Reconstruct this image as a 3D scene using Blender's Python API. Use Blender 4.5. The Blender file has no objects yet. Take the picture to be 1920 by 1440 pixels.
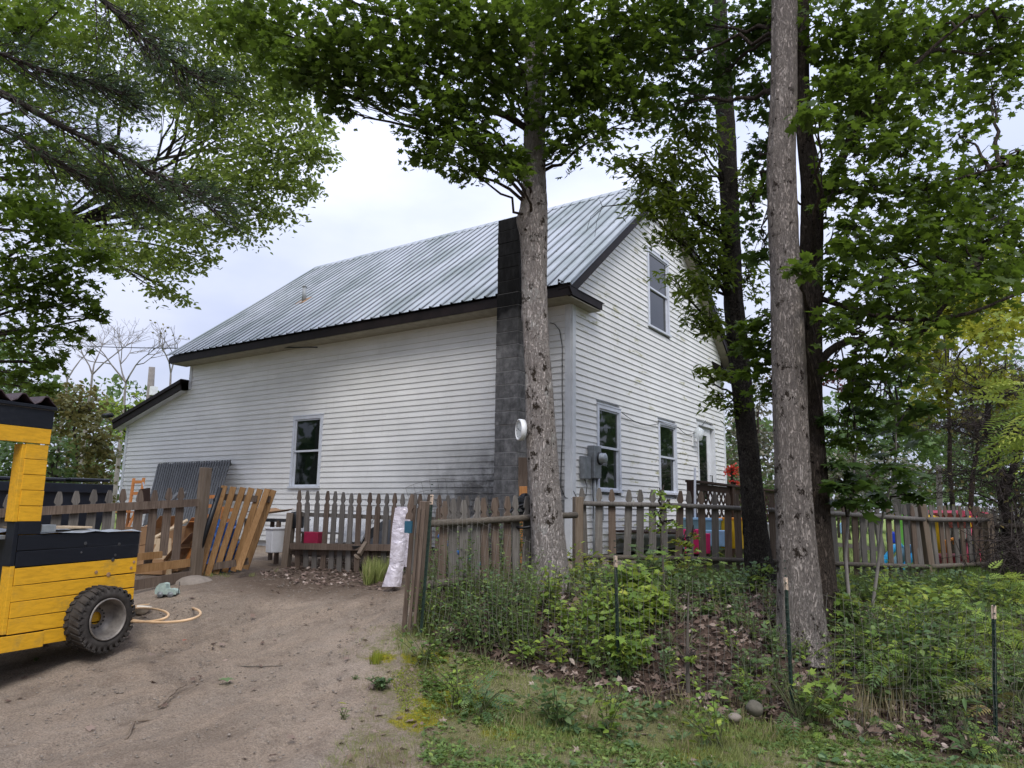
import bpy, math, random
import numpy as np
from math import radians, sin, cos, pi
random.seed(7); rng = np.random.default_rng(7)
S = bpy.context.scene
COL = S.collection

# ------------------------------------------------------------------ camera
FOC = 1362.69; YAW, PIT, ROL = -0.5919876, 0.1725451, 0.0146883
CAM = np.array([5.306, -9.502, 1.6])
_f = np.array([sin(YAW)*cos(PIT), cos(YAW)*cos(PIT), sin(PIT)])
_r = np.array([cos(YAW), -sin(YAW), 0.0]); _u = np.cross(_r, _f)
_r2 = _r*cos(ROL)+_u*sin(ROL); _u2 = -_r*sin(ROL)+_u*cos(ROL)
cam_d = bpy.data.cameras.new('camera'); cam = bpy.data.objects.new('camera', cam_d); COL.objects.link(cam)
cam_d.sensor_width = 36.0; cam_d.lens = FOC/1920*36; cam_d.clip_end = 2000; cam_d.clip_start = .05
from mathutils import Matrix, Vector
mw = Matrix.Identity(4)
for i in range(3):
    mw[i][0] = _r2[i]; mw[i][1] = _u2[i]; mw[i][2] = -_f[i]; mw[i][3] = CAM[i]
cam.matrix_world = mw; S.camera = cam

# ------------------------------------------------------------------ sky, sun, exposure
W = bpy.data.worlds.new("World"); S.world = W; W.use_nodes = True
SUN_EL, SUN_AZ = radians(50), radians(136)          # azimuth clockwise from +Y
def world():
    nt = W.node_tree; nt.nodes.clear(); L = nt.links.new
    N = nt.nodes.new
    out = N('ShaderNodeOutputWorld')
    sky = N('ShaderNodeTexSky'); sky.sky_type = 'NISHITA'; sky.sun_disc = False
    sky.sun_elevation = SUN_EL; sky.sun_rotation = SUN_AZ
    b1 = N('ShaderNodeBackground'); b1.inputs[1].default_value = .10; L(sky.outputs[0], b1.inputs[0])
    tc = N('ShaderNodeTexCoord'); sep = N('ShaderNodeSeparateXYZ'); L(tc.outputs['Generated'], sep.inputs[0])
    mp = N('ShaderNodeMapping'); mp.inputs['Scale'].default_value = (1.3, 1.3, 3.0); L(tc.outputs['Generated'], mp.inputs[0])
    no = N('ShaderNodeTexNoise'); no.inputs['Scale'].default_value = 2.2; no.inputs['Detail'].default_value = 5; no.inputs['Roughness'].default_value = .5
    L(mp.outputs[0], no.inputs['Vector'])
    cr = N('ShaderNodeValToRGB'); L(no.outputs[0], cr.inputs[0])
    cr.color_ramp.elements[0].position = .34; cr.color_ramp.elements[0].color = (.55, .605, .81, 1)
    cr.color_ramp.elements[1].position = .62; cr.color_ramp.elements[1].color = (.74, .775, .95, 1)
    mr = N('ShaderNodeMapRange'); L(sep.outputs[2], mr.inputs[0])     # overcast sky: brighter overhead
    mr.inputs[1].default_value = 0; mr.inputs[2].default_value = 1; mr.inputs[3].default_value = .47; mr.inputs[4].default_value = 1.34
    b2 = N('ShaderNodeBackground'); L(cr.outputs[0], b2.inputs[0]); L(mr.outputs[0], b2.inputs[1])
    mx = N('ShaderNodeMixShader'); mx.inputs[0].default_value = .92
    L(b1.outputs[0], mx.inputs[1]); L(b2.outputs[0], mx.inputs[2]); L(mx.outputs[0], out.inputs[0])
world()
sd = bpy.data.lights.new('sun', 'SUN'); sd.energy = 1.5; sd.angle = radians(25); sd.color = (1, .965, .91)
sun = bpy.data.objects.new('sun', sd); COL.objects.link(sun)
_sd = Vector((sin(SUN_AZ)*cos(SUN_EL), cos(SUN_AZ)*cos(SUN_EL), sin(SUN_EL)))
sun.rotation_euler = _sd.to_track_quat('Z', 'Y').to_euler()
S.view_settings.view_transform = 'Standard'; S.view_settings.look = 'None'
S.view_settings.exposure = 0.82; S.view_settings.gamma = 1.0; S.view_settings.use_curve_mapping = False
S.cycles.max_bounces = 7; S.cycles.diffuse_bounces = 3; S.cycles.transmission_bounces = 4; S.cycles.glossy_bounces = 3

# ------------------------------------------------------------------ surveying helpers
def P(px, py, x=None, y=None, z=None, dep=None):
    """surveyed point of the place: sight line of the photo met with a wall plane, a level or a distance"""
    a, b = (px-960)/FOC, (py-720)/FOC
    r = _r2*a - _u2*b + _f
    if dep is not None: t = dep
    elif x is not None: t = (x-CAM[0])/r[0]
    elif y is not None: t = (y-CAM[1])/r[1]
    else: t = (z-CAM[2])/r[2]
    return CAM + r*t
def proj(p):
    d = np.asarray(p, float)-CAM
    c = d@_f
    return 960+FOC*(d@_r2)/c, 720-FOC*(d@_u2)/c, c

# ground heights
_cp = [(0,1440,.0),(480,1440,.0),(960,1440,0),(1400,1440,0),(1900,1440,0),(0,1330,.04),(400,1330,.07),(800,1330,.08),
       (1160,1285,.2),(1485,1350,.09),(1865,1395,.03),(0,1240,.14),(190,1218,.27),(400,1200,.28),(600,1190,.33),(700,1200,.38),
       (795,1165,.49),(900,1240,.28),(1000,1250,.28),(1320,1300,.16),(1650,1340,.08),(1035,1115,.74),(1150,1095,.77),(1300,1095,.78),(1400,1090,.78),(1505,1205,.486),
       (1560,1100,.72),(1720,1110,.63),(1855,1105,.62),(300,1118,.55),(258,1115,.55),(360,1085,.68),(420,1120,.58),(540,1063,.72),(640,1073,.70),(745,1080,.69),
       (600,1120,.56),(1250,1200,.5),(1350,1180,.58),(1650,1220,.42),(1750,1200,.45),(1860,1230,.33),(1700,1300,.22),(900,1150,.62),(850,1100,.76)]
_cpts = [P(a, b, z=c) for a, b, c in _cp]
_cpts += [np.array(q) for q in [(0,0,.88),(-5,-.05,.86),(-10,-.1,.8),(-13,0,.75),(0,3,.88),(0,7,.88),(-4,-1,.78),(-7,-2,.74),(-6,-5,.6),(-9,-4,.68),
       (2,3,.85),(4,5,.72),(6,5,.65),(9,3,.5),(9,0,.35),(9,-4,.05),(7,-2.5,.28),(6,9,.75),(10,8,.6),(-4,-8,.2),(-8,-8,.4),(-12,-6,.65),(0,-9,-.02),(8,-8,0),(3,12,.8),
       (-1.5,-1,.82),(14,14,.6),(-16,-3,.7),(0,-13,0),(8,-13,0),(-8,-13,.1),(14,-6,0),(14,2,.3),(12,-13,0)]]
_cpts = np.array(_cpts)
def _tps():
    n = len(_cpts); d = np.linalg.norm(_cpts[:, None, :2]-_cpts[None, :, :2], axis=2)
    K = np.where(d > 0, d*d*np.log(d+1e-9), 0)+np.eye(n)*.12
    A = np.zeros((n+3, n+3)); A[:n, :n] = K; A[:n, n] = 1; A[:n, n+1:] = _cpts[:, :2]; A[n, :n] = 1; A[n+1:, :n] = _cpts[:, :2].T
    return np.linalg.solve(A, np.concatenate([_cpts[:, 2], np.zeros(3)]))
_w = _tps()
def H(x, y):
    x = np.atleast_1d(np.asarray(x, float)); y = np.atleast_1d(np.asarray(y, float)); sh = x.shape
    x = x.ravel(); y = y.ravel(); out = np.empty(len(x)); n = len(_cpts)
    for i in range(0, len(x), 20000):
        xs, ys = x[i:i+20000], y[i:i+20000]
        xc, yc = np.clip(xs, -16, 14), np.clip(ys, -13, 14)
        d = np.hypot(xc[:, None]-_cpts[None, :, 0], yc[:, None]-_cpts[None, :, 1])
        v = (d*d*np.log(d+1e-9))@_w[:n]+_w[n]+_w[n+1]*xc+_w[n+2]*yc
        e = np.hypot(xs-xc, ys-yc); k = np.clip(e/8, 0, 1); tgt = np.where(ys > -4, .7, .1)
        out[i:i+20000] = v*(1-k)+tgt*k
    return out.reshape(sh)
def h(x, y): return float(H(x, y)[0])
def wob(x, y, s=1.0, seed=0):
    o = np.zeros_like(np.asarray(x, float)); r = np.random.default_rng(seed)
    for k in range(10):
        a = r.uniform(0, 6.28); f = s*r.uniform(.6, 3.2); o = o+np.sin((x*cos(a)+y*sin(a))*f+r.uniform(0, 6.28))/(1+.5*k)
    return o/3.5

# ------------------------------------------------------------------ materials
MATS = {}
def new_mat(name):
    m = bpy.data.materials.new(name); m.use_nodes = True; nt = m.node_tree
    b = nt.nodes['Principled BSDF']; MATS[name] = m
    return m, nt, b
def col4(c): return (*c, 1)
def ramp(nt, fac, stops):
    r = nt.nodes.new('ShaderNodeValToRGB'); nt.links.new(fac, r.inputs[0]); e = r.color_ramp.elements
    e[0].position, e[0].color = stops[0][0], col4(stops[0][1]); e[1].position, e[1].color = stops[-1][0], col4(stops[-1][1])
    for p, c in stops[1:-1]:
        q = e.new(p); q.color = col4(c)
    return r.outputs[0]
def noise(nt, scale=5, detail=4, rough=.55, vec=(1, 1, 1), coord='Object', dist=0, loc=(0, 0, 0), rnd=False, src=None):
    tc = nt.nodes.new('ShaderNodeTexCoord'); mp = nt.nodes.new('ShaderNodeMapping'); mp.inputs['Scale'].default_value = vec; mp.inputs['Location'].default_value = loc
    nt.links.new(src if src is not None else tc.outputs[coord], mp.inputs[0])
    v = mp.outputs[0]
    if rnd:
        oi = nt.nodes.new('ShaderNodeObjectInfo'); ad = nt.nodes.new('ShaderNodeVectorMath'); ad.operation = 'ADD'
        mu = nt.nodes.new('ShaderNodeMath'); mu.operation = 'MULTIPLY'; mu.inputs[1].default_value = 37.0
        nt.links.new(oi.outputs['Random'], mu.inputs[0]); nt.links.new(v, ad.inputs[0]); nt.links.new(mu.outputs[0], ad.inputs[1]); v = ad.outputs[0]
    n = nt.nodes.new('ShaderNodeTexNoise'); n.inputs['Scale'].default_value = scale; n.inputs['Detail'].default_value = detail
    n.inputs['Roughness'].default_value = rough; n.inputs['Distortion'].default_value = dist
    nt.links.new(v, n.inputs['Vector']); return n.outputs[0]
def mixc(nt, fac, a, b, mode='MIX'):
    m = nt.nodes.new('ShaderNodeMix'); m.data_type = 'RGBA'; m.blend_type = mode
    for s, v in ((0, fac), (6, a), (7, b)):
        if isinstance(v, (int, float)): m.inputs[s].default_value = v
        elif isinstance(v, tuple): m.inputs[s].default_value = col4(v)
        else: nt.links.new(v, m.inputs[s])
    return m.outputs[2]
def math_n(nt, op, a, b=0.0, clamp=False):
    m = nt.nodes.new('ShaderNodeMath'); m.operation = op; m.use_clamp = clamp
    for s, v in ((0, a), (1, b)):
        if isinstance(v, (int, float)): m.inputs[s].default_value = v
        else: nt.links.new(v, m.inputs[s])
    return m.outputs[0]
def maprange(nt, v, a, b, c=0.0, d=1.0):
    m = nt.nodes.new('ShaderNodeMapRange'); nt.links.new(v, m.inputs[0])
    for i, q in enumerate((a, b, c, d)): m.inputs[i+1].default_value = q
    return m.outputs[0]
def bump(nt, b, hgt, strength=.4, dist=.01):
    n = nt.nodes.new('ShaderNodeBump'); n.inputs['Strength'].default_value = strength; n.inputs['Distance'].default_value = dist
    nt.links.new(hgt, n.inputs['Height']); nt.links.new(n.outputs[0], b.inputs['Normal'])
def objrand(nt): return nt.nodes.new('ShaderNodeObjectInfo').outputs['Random']
def simple(name, c, rough=.6, metal=0, var=.25, scale=8, bumpk=.1, spec=.4):
    m, nt, b = new_mat(name)
    n = noise(nt, scale, 5, .6)
    lo = tuple(x*(1-var) for x in c); hi = tuple(min(1, x*(1+var*.6)) for x in c)
    nt.links.new(ramp(nt, n, [(.3, lo), (.7, hi)]), b.inputs['Base Color'])
    b.inputs['Roughness'].default_value = rough; b.inputs['Metallic'].default_value = metal; b.inputs['Specular IOR Level'].default_value = spec
    if bumpk: bump(nt, b, noise(nt, scale*6, 4, .6), bumpk, .004)
    return m
def wood(name, lo, mid, hi, rough=.8, axis=2, grain=60, rnd=.35, knots=True):
    m, nt, b = new_mat(name)
    vec = [1, 1, 1]; vec[axis] = .05
    n1 = noise(nt, grain, 6, .65, tuple(vec), dist=.6, rnd=True)
    n2 = noise(nt, 3.5, 3, .5, tuple([1, 1, 1] if axis is None else [1 if i != axis else .35 for i in range(3)]), rnd=True)
    c = ramp(nt, n1, [(.28, lo), (.5, mid), (.74, hi)])
    c = mixc(nt, maprange(nt, n2, .35, .7, 0, .55), c, lo)
    r = objrand(nt)
    c = mixc(nt, maprange(nt, r, 0, 1, 0, rnd), c, tuple(x*.55 for x in lo) if rnd > .3 else lo)
    nt.links.new(c, b.inputs['Base Color']); b.inputs['Roughness'].default_value = rough; b.inputs['Specular IOR Level'].default_value = .25
    bump(nt, b, n1, .5, .004); return m
def paintwood(name, c, worn, rough=.55, axis=1):
    m, nt, b = new_mat(name)
    vec = [1, 1, 1]; vec[axis] = .06
    g = noise(nt, 45, 6, .65, tuple(vec), dist=.5, rnd=True)
    p = noise(nt, 2.6, 6, .7, (1, 1, 1), rnd=True)
    q = noise(nt, 14, 5, .75, (1, .5, 1))
    cc = ramp(nt, g, [(.25, tuple(x*.72 for x in c)), (.55, c), (.8, tuple(min(1, x*1.12) for x in c))])
    f = math_n(nt, 'MULTIPLY', maprange(nt, p, .52, .68), maprange(nt, q, .42, .62))
    cc = mixc(nt, math_n(nt, 'MULTIPLY', f, .75), cc, worn)
    nt.links.new(cc, b.inputs['Base Color']); b.inputs['Roughness'].default_value = rough; b.inputs['Specular IOR Level'].default_value = .35
    bump(nt, b, g, .35, .003); return m

def mk_materials():
    # siding: aged off-white clapboard, grime below, algae films
    m, nt, b = new_mat('siding')
    tc = nt.nodes.new('ShaderNodeTexCoord'); sp = nt.nodes.new('ShaderNodeSeparateXYZ'); nt.links.new(tc.outputs['Object'], sp.inputs[0])
    base = ramp(nt, noise(nt, 1.1, 4, .6, (1, 1, 1.5)), [(.3, (.65, .65, .635)), (.7, (.77, .77, .755))])
    base = mixc(nt, math_n(nt, 'MULTIPLY', objrand(nt), .16), base, (.42, .43, .40))
    streak = noise(nt, 9, 5, .7, (1, 1, .12))
    base = mixc(nt, maprange(nt, streak, .56, .78, 0, .18), base, (.36, .35, .31))
    # algae on the gable side
    al = noise(nt, 3.2, 6, .75, (.5, .7, 3.0)); al2 = noise(nt, .7, 2, .5)
    af = math_n(nt, 'MULTIPLY', maprange(nt, al, .55, .62), maprange(nt, al2, .47, .58))
    af = math_n(nt, 'MULTIPLY', af, maprange(nt, sp.outputs[0], -.05, .0))
    af = math_n(nt, 'MULTIPLY', af, .85)
    base = mixc(nt, af, base, (.30, .29, .12))
    # soot near the chimney foot
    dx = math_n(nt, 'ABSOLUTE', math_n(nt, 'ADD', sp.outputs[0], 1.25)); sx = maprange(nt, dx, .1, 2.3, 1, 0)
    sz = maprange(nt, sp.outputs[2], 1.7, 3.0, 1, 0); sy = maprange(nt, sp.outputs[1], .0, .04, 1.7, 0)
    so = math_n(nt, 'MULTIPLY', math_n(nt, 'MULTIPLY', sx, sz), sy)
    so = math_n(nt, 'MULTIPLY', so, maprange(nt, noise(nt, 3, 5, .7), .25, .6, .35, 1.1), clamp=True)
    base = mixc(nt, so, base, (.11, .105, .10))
    nt.links.new(base, b.inputs['Base Color']); b.inputs['Roughness'].default_value = .5; b.inputs['Specular IOR Level'].default_value = .35
    bump(nt, b, noise(nt, 60, 5, .7, (1, 1, 6)), .12, .002)
    simple('white_trim', (.62, .64, .66), .5, var=.14, scale=4, bumpk=.05)
    simple('vinyl_frame', (.58, .61, .67), .45, var=.12, scale=5, bumpk=.03)
    simple('soffit_tan', (.30, .28, .21), .7, var=.25)
    m, nt, b = new_mat('brown_trim')
    nt.links.new(ramp(nt, noise(nt, 6, 4, .6), [(.3, (.007, .005, .005)), (.7, (.018, .012, .012))]), b.inputs['Base Color']); b.inputs['Roughness'].default_value = .6; b.inputs['Specular IOR Level'].default_value = .2
    # roof: galvanised ribbed sheet, weather film
    m, nt, b = new_mat('roof_metal')
    c = ramp(nt, noise(nt, 1.2, 5, .6, (4, .5, .5), rnd=True), [(.3, (.35, .375, .38)), (.7, (.49, .51, .52))])
    gn = math_n(nt, 'MULTIPLY', maprange(nt, noise(nt, 1.0, 4, .6, (1, .6, .6)), .42, .62), .55)
    c = mixc(nt, gn, c, (.13, .175, .14))
    tc = nt.nodes.new('ShaderNodeTexCoord'); sp = nt.nodes.new('ShaderNodeSeparateXYZ'); nt.links.new(tc.outputs['Object'], sp.inputs[0])
    fr = math_n(nt, 'FRACT', math_n(nt, 'DIVIDE', math_n(nt, 'ADD', sp.outputs[0], 10.25+.2281*4), .228125))   # rib shadow painted as a dark line along the foot of every rib
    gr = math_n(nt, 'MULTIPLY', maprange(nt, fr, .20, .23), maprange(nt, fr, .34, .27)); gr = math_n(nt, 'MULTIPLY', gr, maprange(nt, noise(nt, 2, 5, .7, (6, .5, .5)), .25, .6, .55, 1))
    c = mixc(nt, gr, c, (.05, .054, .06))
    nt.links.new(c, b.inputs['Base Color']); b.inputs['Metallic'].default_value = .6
    nt.links.new(maprange(nt, noise(nt, 7, 4, .6, (4, .6, .6)), .3, .7, .34, .5), b.inputs['Roughness'])
    # chimney block
    m, nt, b = new_mat('concrete_block')
    tc = nt.nodes.new('ShaderNodeTexCoord'); sp = nt.nodes.new('ShaderNodeSeparateXYZ'); nt.links.new(tc.outputs['Object'], sp.inputs[0])
    c = ramp(nt, noise(nt, 7, 6, .7, rnd=True), [(.3, (.085, .083, .081)), (.5, (.165, .162, .158)), (.75, (.32, .31, .30))])
    so = maprange(nt, math_n(nt, 'ADD', sp.outputs[2], math_n(nt, 'MULTIPLY', noise(nt, 3, 4), .9)), 4.3, 5.1)
    c = mixc(nt, math_n(nt, 'MULTIPLY', so, .98), c, (.003, .003, .003))
    dr = maprange(nt, noise(nt, 12, 4, .7, (1, 1, .25)), .45, .7, 0, .5); c = mixc(nt, dr, c, (.03, .03, .03))
    nt.links.new(c, b.inputs['Base Color']); b.inputs['Roughness'].default_value = .95; b.inputs['Specular IOR Level'].default_value = .15
    bump(nt, b, noise(nt, 90, 5, .7), .5, .004)
    m, nt, b = new_mat('mortar'); tc = nt.nodes.new('ShaderNodeTexCoord'); sp = nt.nodes.new('ShaderNodeSeparateXYZ'); nt.links.new(tc.outputs['Object'], sp.inputs[0])
    nt.links.new(ramp(nt, maprange(nt, sp.outputs[2], 4.2, 5.1), [(0, (.26, .25, .24)), (1, (.01, .01, .01))]), b.inputs['Base Color']); b.inputs['Roughness'].default_value = .95
    # glass
    m, nt, b = new_mat('window_glass')
    b.inputs['Base Color'].default_value = (.004, .007, .006, 1); b.inputs['Roughness'].default_value = .03; b.inputs['Specular IOR Level'].default_value = .6
    bump(nt, b, noise(nt, 2.2, 2, .5), .06, .02)
    m, nt, b = new_mat('clear_glass'); b.inputs['Base Color'].default_value = (.75, .8, .82, 1); b.inputs['Roughness'].default_value = .08; b.inputs['Alpha'].default_value = .55; b.inputs['Specular IOR Level'].default_value = .9
    simple('gap_shade', (.01, .01, .01), .9, bumpk=0)
    # woods
    wood('grey_wood', (.085, .076, .068), (.175, .160, .143), (.275, .255, .232))
    wood('brown_wood', (.075, .052, .038), (.155, .115, .088), (.245, .19, .15))
    wood('post_wood', (.11, .08, .055), (.21, .165, .125), (.30, .25, .20))
    wood('rail_wood', (.06, .05, .04), (.125, .107, .085), (.20, .172, .14), axis=None if False else 1, rnd=.2)
    wood('slate_wood', (.07, .072, .078), (.13, .135, .14), (.2, .205, .21), rnd=.2)
    wood('tan_wood', (.17, .085, .03), (.29, .165, .07), (.38, .235, .11), rnd=.2)
    wood('orange_wood', (.33, .13, .035), (.47, .21, .07), (.58, .29, .11), rough=.5, rnd=.15)
    wood('deck_wood', (.022, .012, .009), (.048, .026, .018), (.075, .042, .028), rnd=.2)
    wood('pale_wood', (.45, .33, .2), (.6, .46, .3), (.72, .58, .42), rnd=.15)
    paintwood('yellow_paint', (.70, .37, .018), (.30, .21, .055))
    paintwood('black_paint', (.009, .011, .017), (.035, .037, .042), .42)
    simple('cardboard', (.38, .22, .11), .85, var=.3, scale=3)
    simple('chair_orange', (.50, .20, .06), .5, var=.2)
    simple('black_plastic', (.008, .009, .011), .4, bumpk=.05)
    simple('navy_plastic', (.010, .013, .022), .38, var=.4, scale=3, bumpk=.05)
    simple('galvanised', (.36, .39, .41), .45, metal=.55, var=.3, scale=10)
    simple('grey_metal', (.22, .235, .245), .5, metal=.3, var=.35, scale=12)
    simple('pvc_grey', (.30, .32, .33), .5)
    simple('blue_plastic', (.03, .14, .42), .3, var=.3); simple('slide_blue', (.02, .30, .62), .35, var=.15); simple('pale_blue', (.35, .58, .82), .35, var=.2)
    simple('royal_blue', (.015, .06, .55), .35); simple('toy_green', (.22, .62, .10), .35, var=.12); simple('toy_pink', (.62, .09, .16), .4, var=.1)
    simple('toy_yellow', (.9, .52, .02), .4, var=.1); simple('toy_red', (.16, .012, .022), .4, var=.2); simple('toy_orange', (.9, .3, .02), .4)
    simple('hot_pink', (.75, .03, .16), .45, var=.15); simple('white_plastic', (.72, .73, .74), .4, var=.12); simple('magenta_box', (.25, .008, .04), .6)
    simple('tub_clear', (.22, .36, .42), .25, var=.2); simple('seafoam', (.34, .42, .38), .5, var=.25, scale=30); simple('bone', (.62, .56, .46), .6, var=.15)
    simple('dark_sheet', (.045, .047, .05), .55, var=.4, scale=3); simple('foam_white', (.55, .55, .54), .7, var=.2)
    simple('hose_tan', (.62, .42, .24), .5, var=.15); simple('rubber', (.050, .045, .041), .88, var=.65, scale=7, bumpk=.35, spec=.2)
    simple('rust_tan', (.33, .2, .11), .8, var=.4, scale=10)
    simple('wheel_paint', (.21, .19, .17), .55, metal=.35, var=.45, scale=14)
    simple('post_green', (.018, .038, .028), .65, var=.4); simple('rusty_white', (.58, .46, .36), .7, var=.5, scale=60)
    simple('wire', (.22, .21, .19), .6, metal=.3); simple('cable_black', (.012, .012, .013), .5, bumpk=0)
    simple('stone', (.10, .09, .068), .9, var=.55, scale=9, bumpk=.4); simple('stone_pale', (.24, .205, .17), .9, var=.35, scale=7, bumpk=.4)
    simple('brown_roofing', (.055, .035, .038), .45, var=.35); simple('blue_paint', (.02, .09, .14), .5)
    simple('clock_face', (.62, .64, .62), .35, var=.1); simple('twig', (.10, .085, .07), .9, var=.4, scale=30); simple('bare_wood', (.22, .20, .185), .9, var=.3, scale=6)
    simple('dark_twig', (.035, .026, .022), .9, var=.4, scale=30); simple('green_stem', (.09, .10, .045), .8)
    m, nt, b = new_mat('pouch_plastic'); b.inputs['Base Color'].default_value = (.62, .58, .64, 1); b.inputs['Roughness'].default_value = .16; b.inputs['Specular IOR Level'].default_value = .8
    bump(nt, b, noise(nt, 9, 4, .6, dist=1.5), .9, .03)
    m, nt, b = new_mat('porcelain'); b.inputs['Base Color'].default_value = (.62, .6, .55, 1); b.inputs['Roughness'].default_value = .3
mk_materials()

def bark(name, lo, mid, hi, spot, spotk=.57, vs=.16, scale=55):
    m, nt, b = new_mat(name)
    n = noise(nt, scale, 8, .72, (1, 1, vs), dist=2.2); n2 = noise(nt, scale*.38, 6, .65, (1, 1, vs*1.6), dist=3.0)
    rg = maprange(nt, math_n(nt, 'ABSOLUTE', math_n(nt, 'SUBTRACT', n2, .5)), 0, .085, 0, 1)
    w = noise(nt, 4, 5, .65, (1, 1, .7))
    c = ramp(nt, n, [(.30, lo), (.48, mid), (.68, hi)])
    c = mixc(nt, maprange(nt, rg, 0, .6, .62, 0), c, tuple(x*.55 for x in lo))
    c = mixc(nt, maprange(nt, w, .42, .68, 0, .35), c, lo)
    li = noise(nt, 5.5, 7, .75, (1, 1, .6), loc=(3, 1, 2)); c = mixc(nt, maprange(nt, li, .56, .64, 0, .45), c, tuple(min(.7, x*1.35) for x in hi))
    s1 = noise(nt, 11, 7, .75, (1, 1, .8)); s2 = noise(nt, 2.4, 2, .5)
    f = math_n(nt, 'MULTIPLY', maprange(nt, s1, spotk, spotk+.03), maprange(nt, s2, .36, .46))
    c = mixc(nt, f, c, spot)
    nt.links.new(c, b.inputs['Base Color']); b.inputs['Roughness'].default_value = .95; b.inputs['Specular IOR Level'].default_value = .12
    bump(nt, b, math_n(nt, 'ADD', math_n(nt, 'ADD', math_n(nt, 'MULTIPLY', n, .5), rg), math_n(nt, 'MULTIPLY', f, .6)), 1.0, .014); return m
bark('bark_grey', (.28, .24, .215), (.46, .41, .38), (.58, .53, .49), (.055, .043, .032), .56)
bark('bark_ash', (.17, .145, .128), (.31, .27, .242), (.43, .385, .345), (.045, .034, .027), .578, vs=.14, scale=60)
bark('bark_dark', (.018, .015, .013), (.055, .047, .04), (.12, .105, .09), (.012, .009, .008), .60, vs=.5, scale=34)
bark('bark_shade', (.035, .027, .022), (.085, .067, .055), (.15, .122, .10), (.014, .010, .008), .59)

def leafmat(name, lo, mid, hi, trans, tk=.35, rough=.5, spec=.35):
    m, nt, b = new_mat(name)
    at = nt.nodes.new('ShaderNodeAttribute'); at.attribute_name = 'v'
    c = ramp(nt, at.outputs['Fac'], [(0, lo), (.55, mid), (.93, hi), (1, trans)])
    n = noise(nt, 1.3, 3, .6); c = mixc(nt, maprange(nt, n, .35, .65, .32, 0), c, lo)
    nt.links.new(c, b.inputs['Base Color']); b.inputs['Roughness'].default_value = rough; b.inputs['Specular IOR Level'].default_value = spec
    t = nt.nodes.new('ShaderNodeBsdfTranslucent'); nt.links.new(mixc(nt, .5, c, trans), t.inputs[0])
    mx = nt.nodes.new('ShaderNodeMixShader'); mx.inputs[0].default_value = tk
    nt.links.new(b.outputs[0], mx.inputs[1]); nt.links.new(t.outputs[0], mx.inputs[2])
    nt.links.new(mx.outputs[0], nt.nodes['Material Output'].inputs[0]); return m
leafmat('leaf_maple', (.030, .052, .008), (.056, .092, .014), (.10, .15, .026), (.20, .31, .028), .49)
leafmat('leaf_maple_dark', (.030, .058, .014), (.058, .105, .026), (.095, .14, .042), (.15, .25, .03), .42)
leafmat('leaf_ash', (.04, .065, .010), (.085, .125, .018), (.15, .20, .035), (.26, .35, .035), .48)
leafmat('leaf_poplar', (.085, .125, .028), (.17, .225, .06), (.31, .37, .13), (.36, .48, .06), .55, .35, .5)
leafmat('leaf_olive', (.075, .085, .030), (.17, .17, .06), (.29, .25, .10), (.38, .28, .08), .3)
leafmat('leaf_green_bush', (.045, .085, .025), (.10, .17, .055), (.18, .25, .09), (.22, .30, .07), .35)
leafmat('leaf_yellow', (.10, .15, .022), (.24, .31, .04), (.38, .42, .06), (.55, .46, .05), .45)
leafmat('leaf_lime', (.10, .18, .035), (.22, .34, .06), (.36, .47, .08), (.5, .52, .09), .42)
leafmat('leaf_weed', (.06, .11, .03), (.13, .21, .055), (.23, .33, .09), (.32, .42, .09), .4)
leafmat('leaf_bluegreen', (.055, .105, .045), (.11, .19, .08), (.19, .29, .12), (.26, .36, .11), .38)
leafmat('leaf_maroon', (.05, .012, .014), (.11, .025, .03), (.16, .05, .05), (.2, .05, .04), .3)
leafmat('leaf_red', (.35, .015, .01), (.55, .03, .02), (.7, .08, .04), (.8, .1, .03), .35)
leafmat('leaf_greytwig', (.09, .085, .068), (.18, .17, .12), (.30, .30, .20), (.2, .22, .08), .25)
leafmat('leaf_needle', (.03, .060, .020), (.06, .11, .036), (.11, .17, .06), (.05, .09, .04), .2)
leafmat('grass_blade', (.12, .16, .04), (.25, .31, .08), (.42, .45, .18), (.56, .50, .28), .4)
leafmat('grass_lush', (.06, .12, .025), (.13, .22, .045), (.22, .31, .07), (.34, .36, .12), .4)
leafmat('grass_dry', (.17, .14, .07), (.30, .25, .14), (.44, .37, .23), (.18, .24, .06), .3)
leafmat('leaf_litter', (.095, .062, .048), (.20, .142, .112), (.34, .265, .22), (.50, .42, .36), .12, .8, .2)

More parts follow.
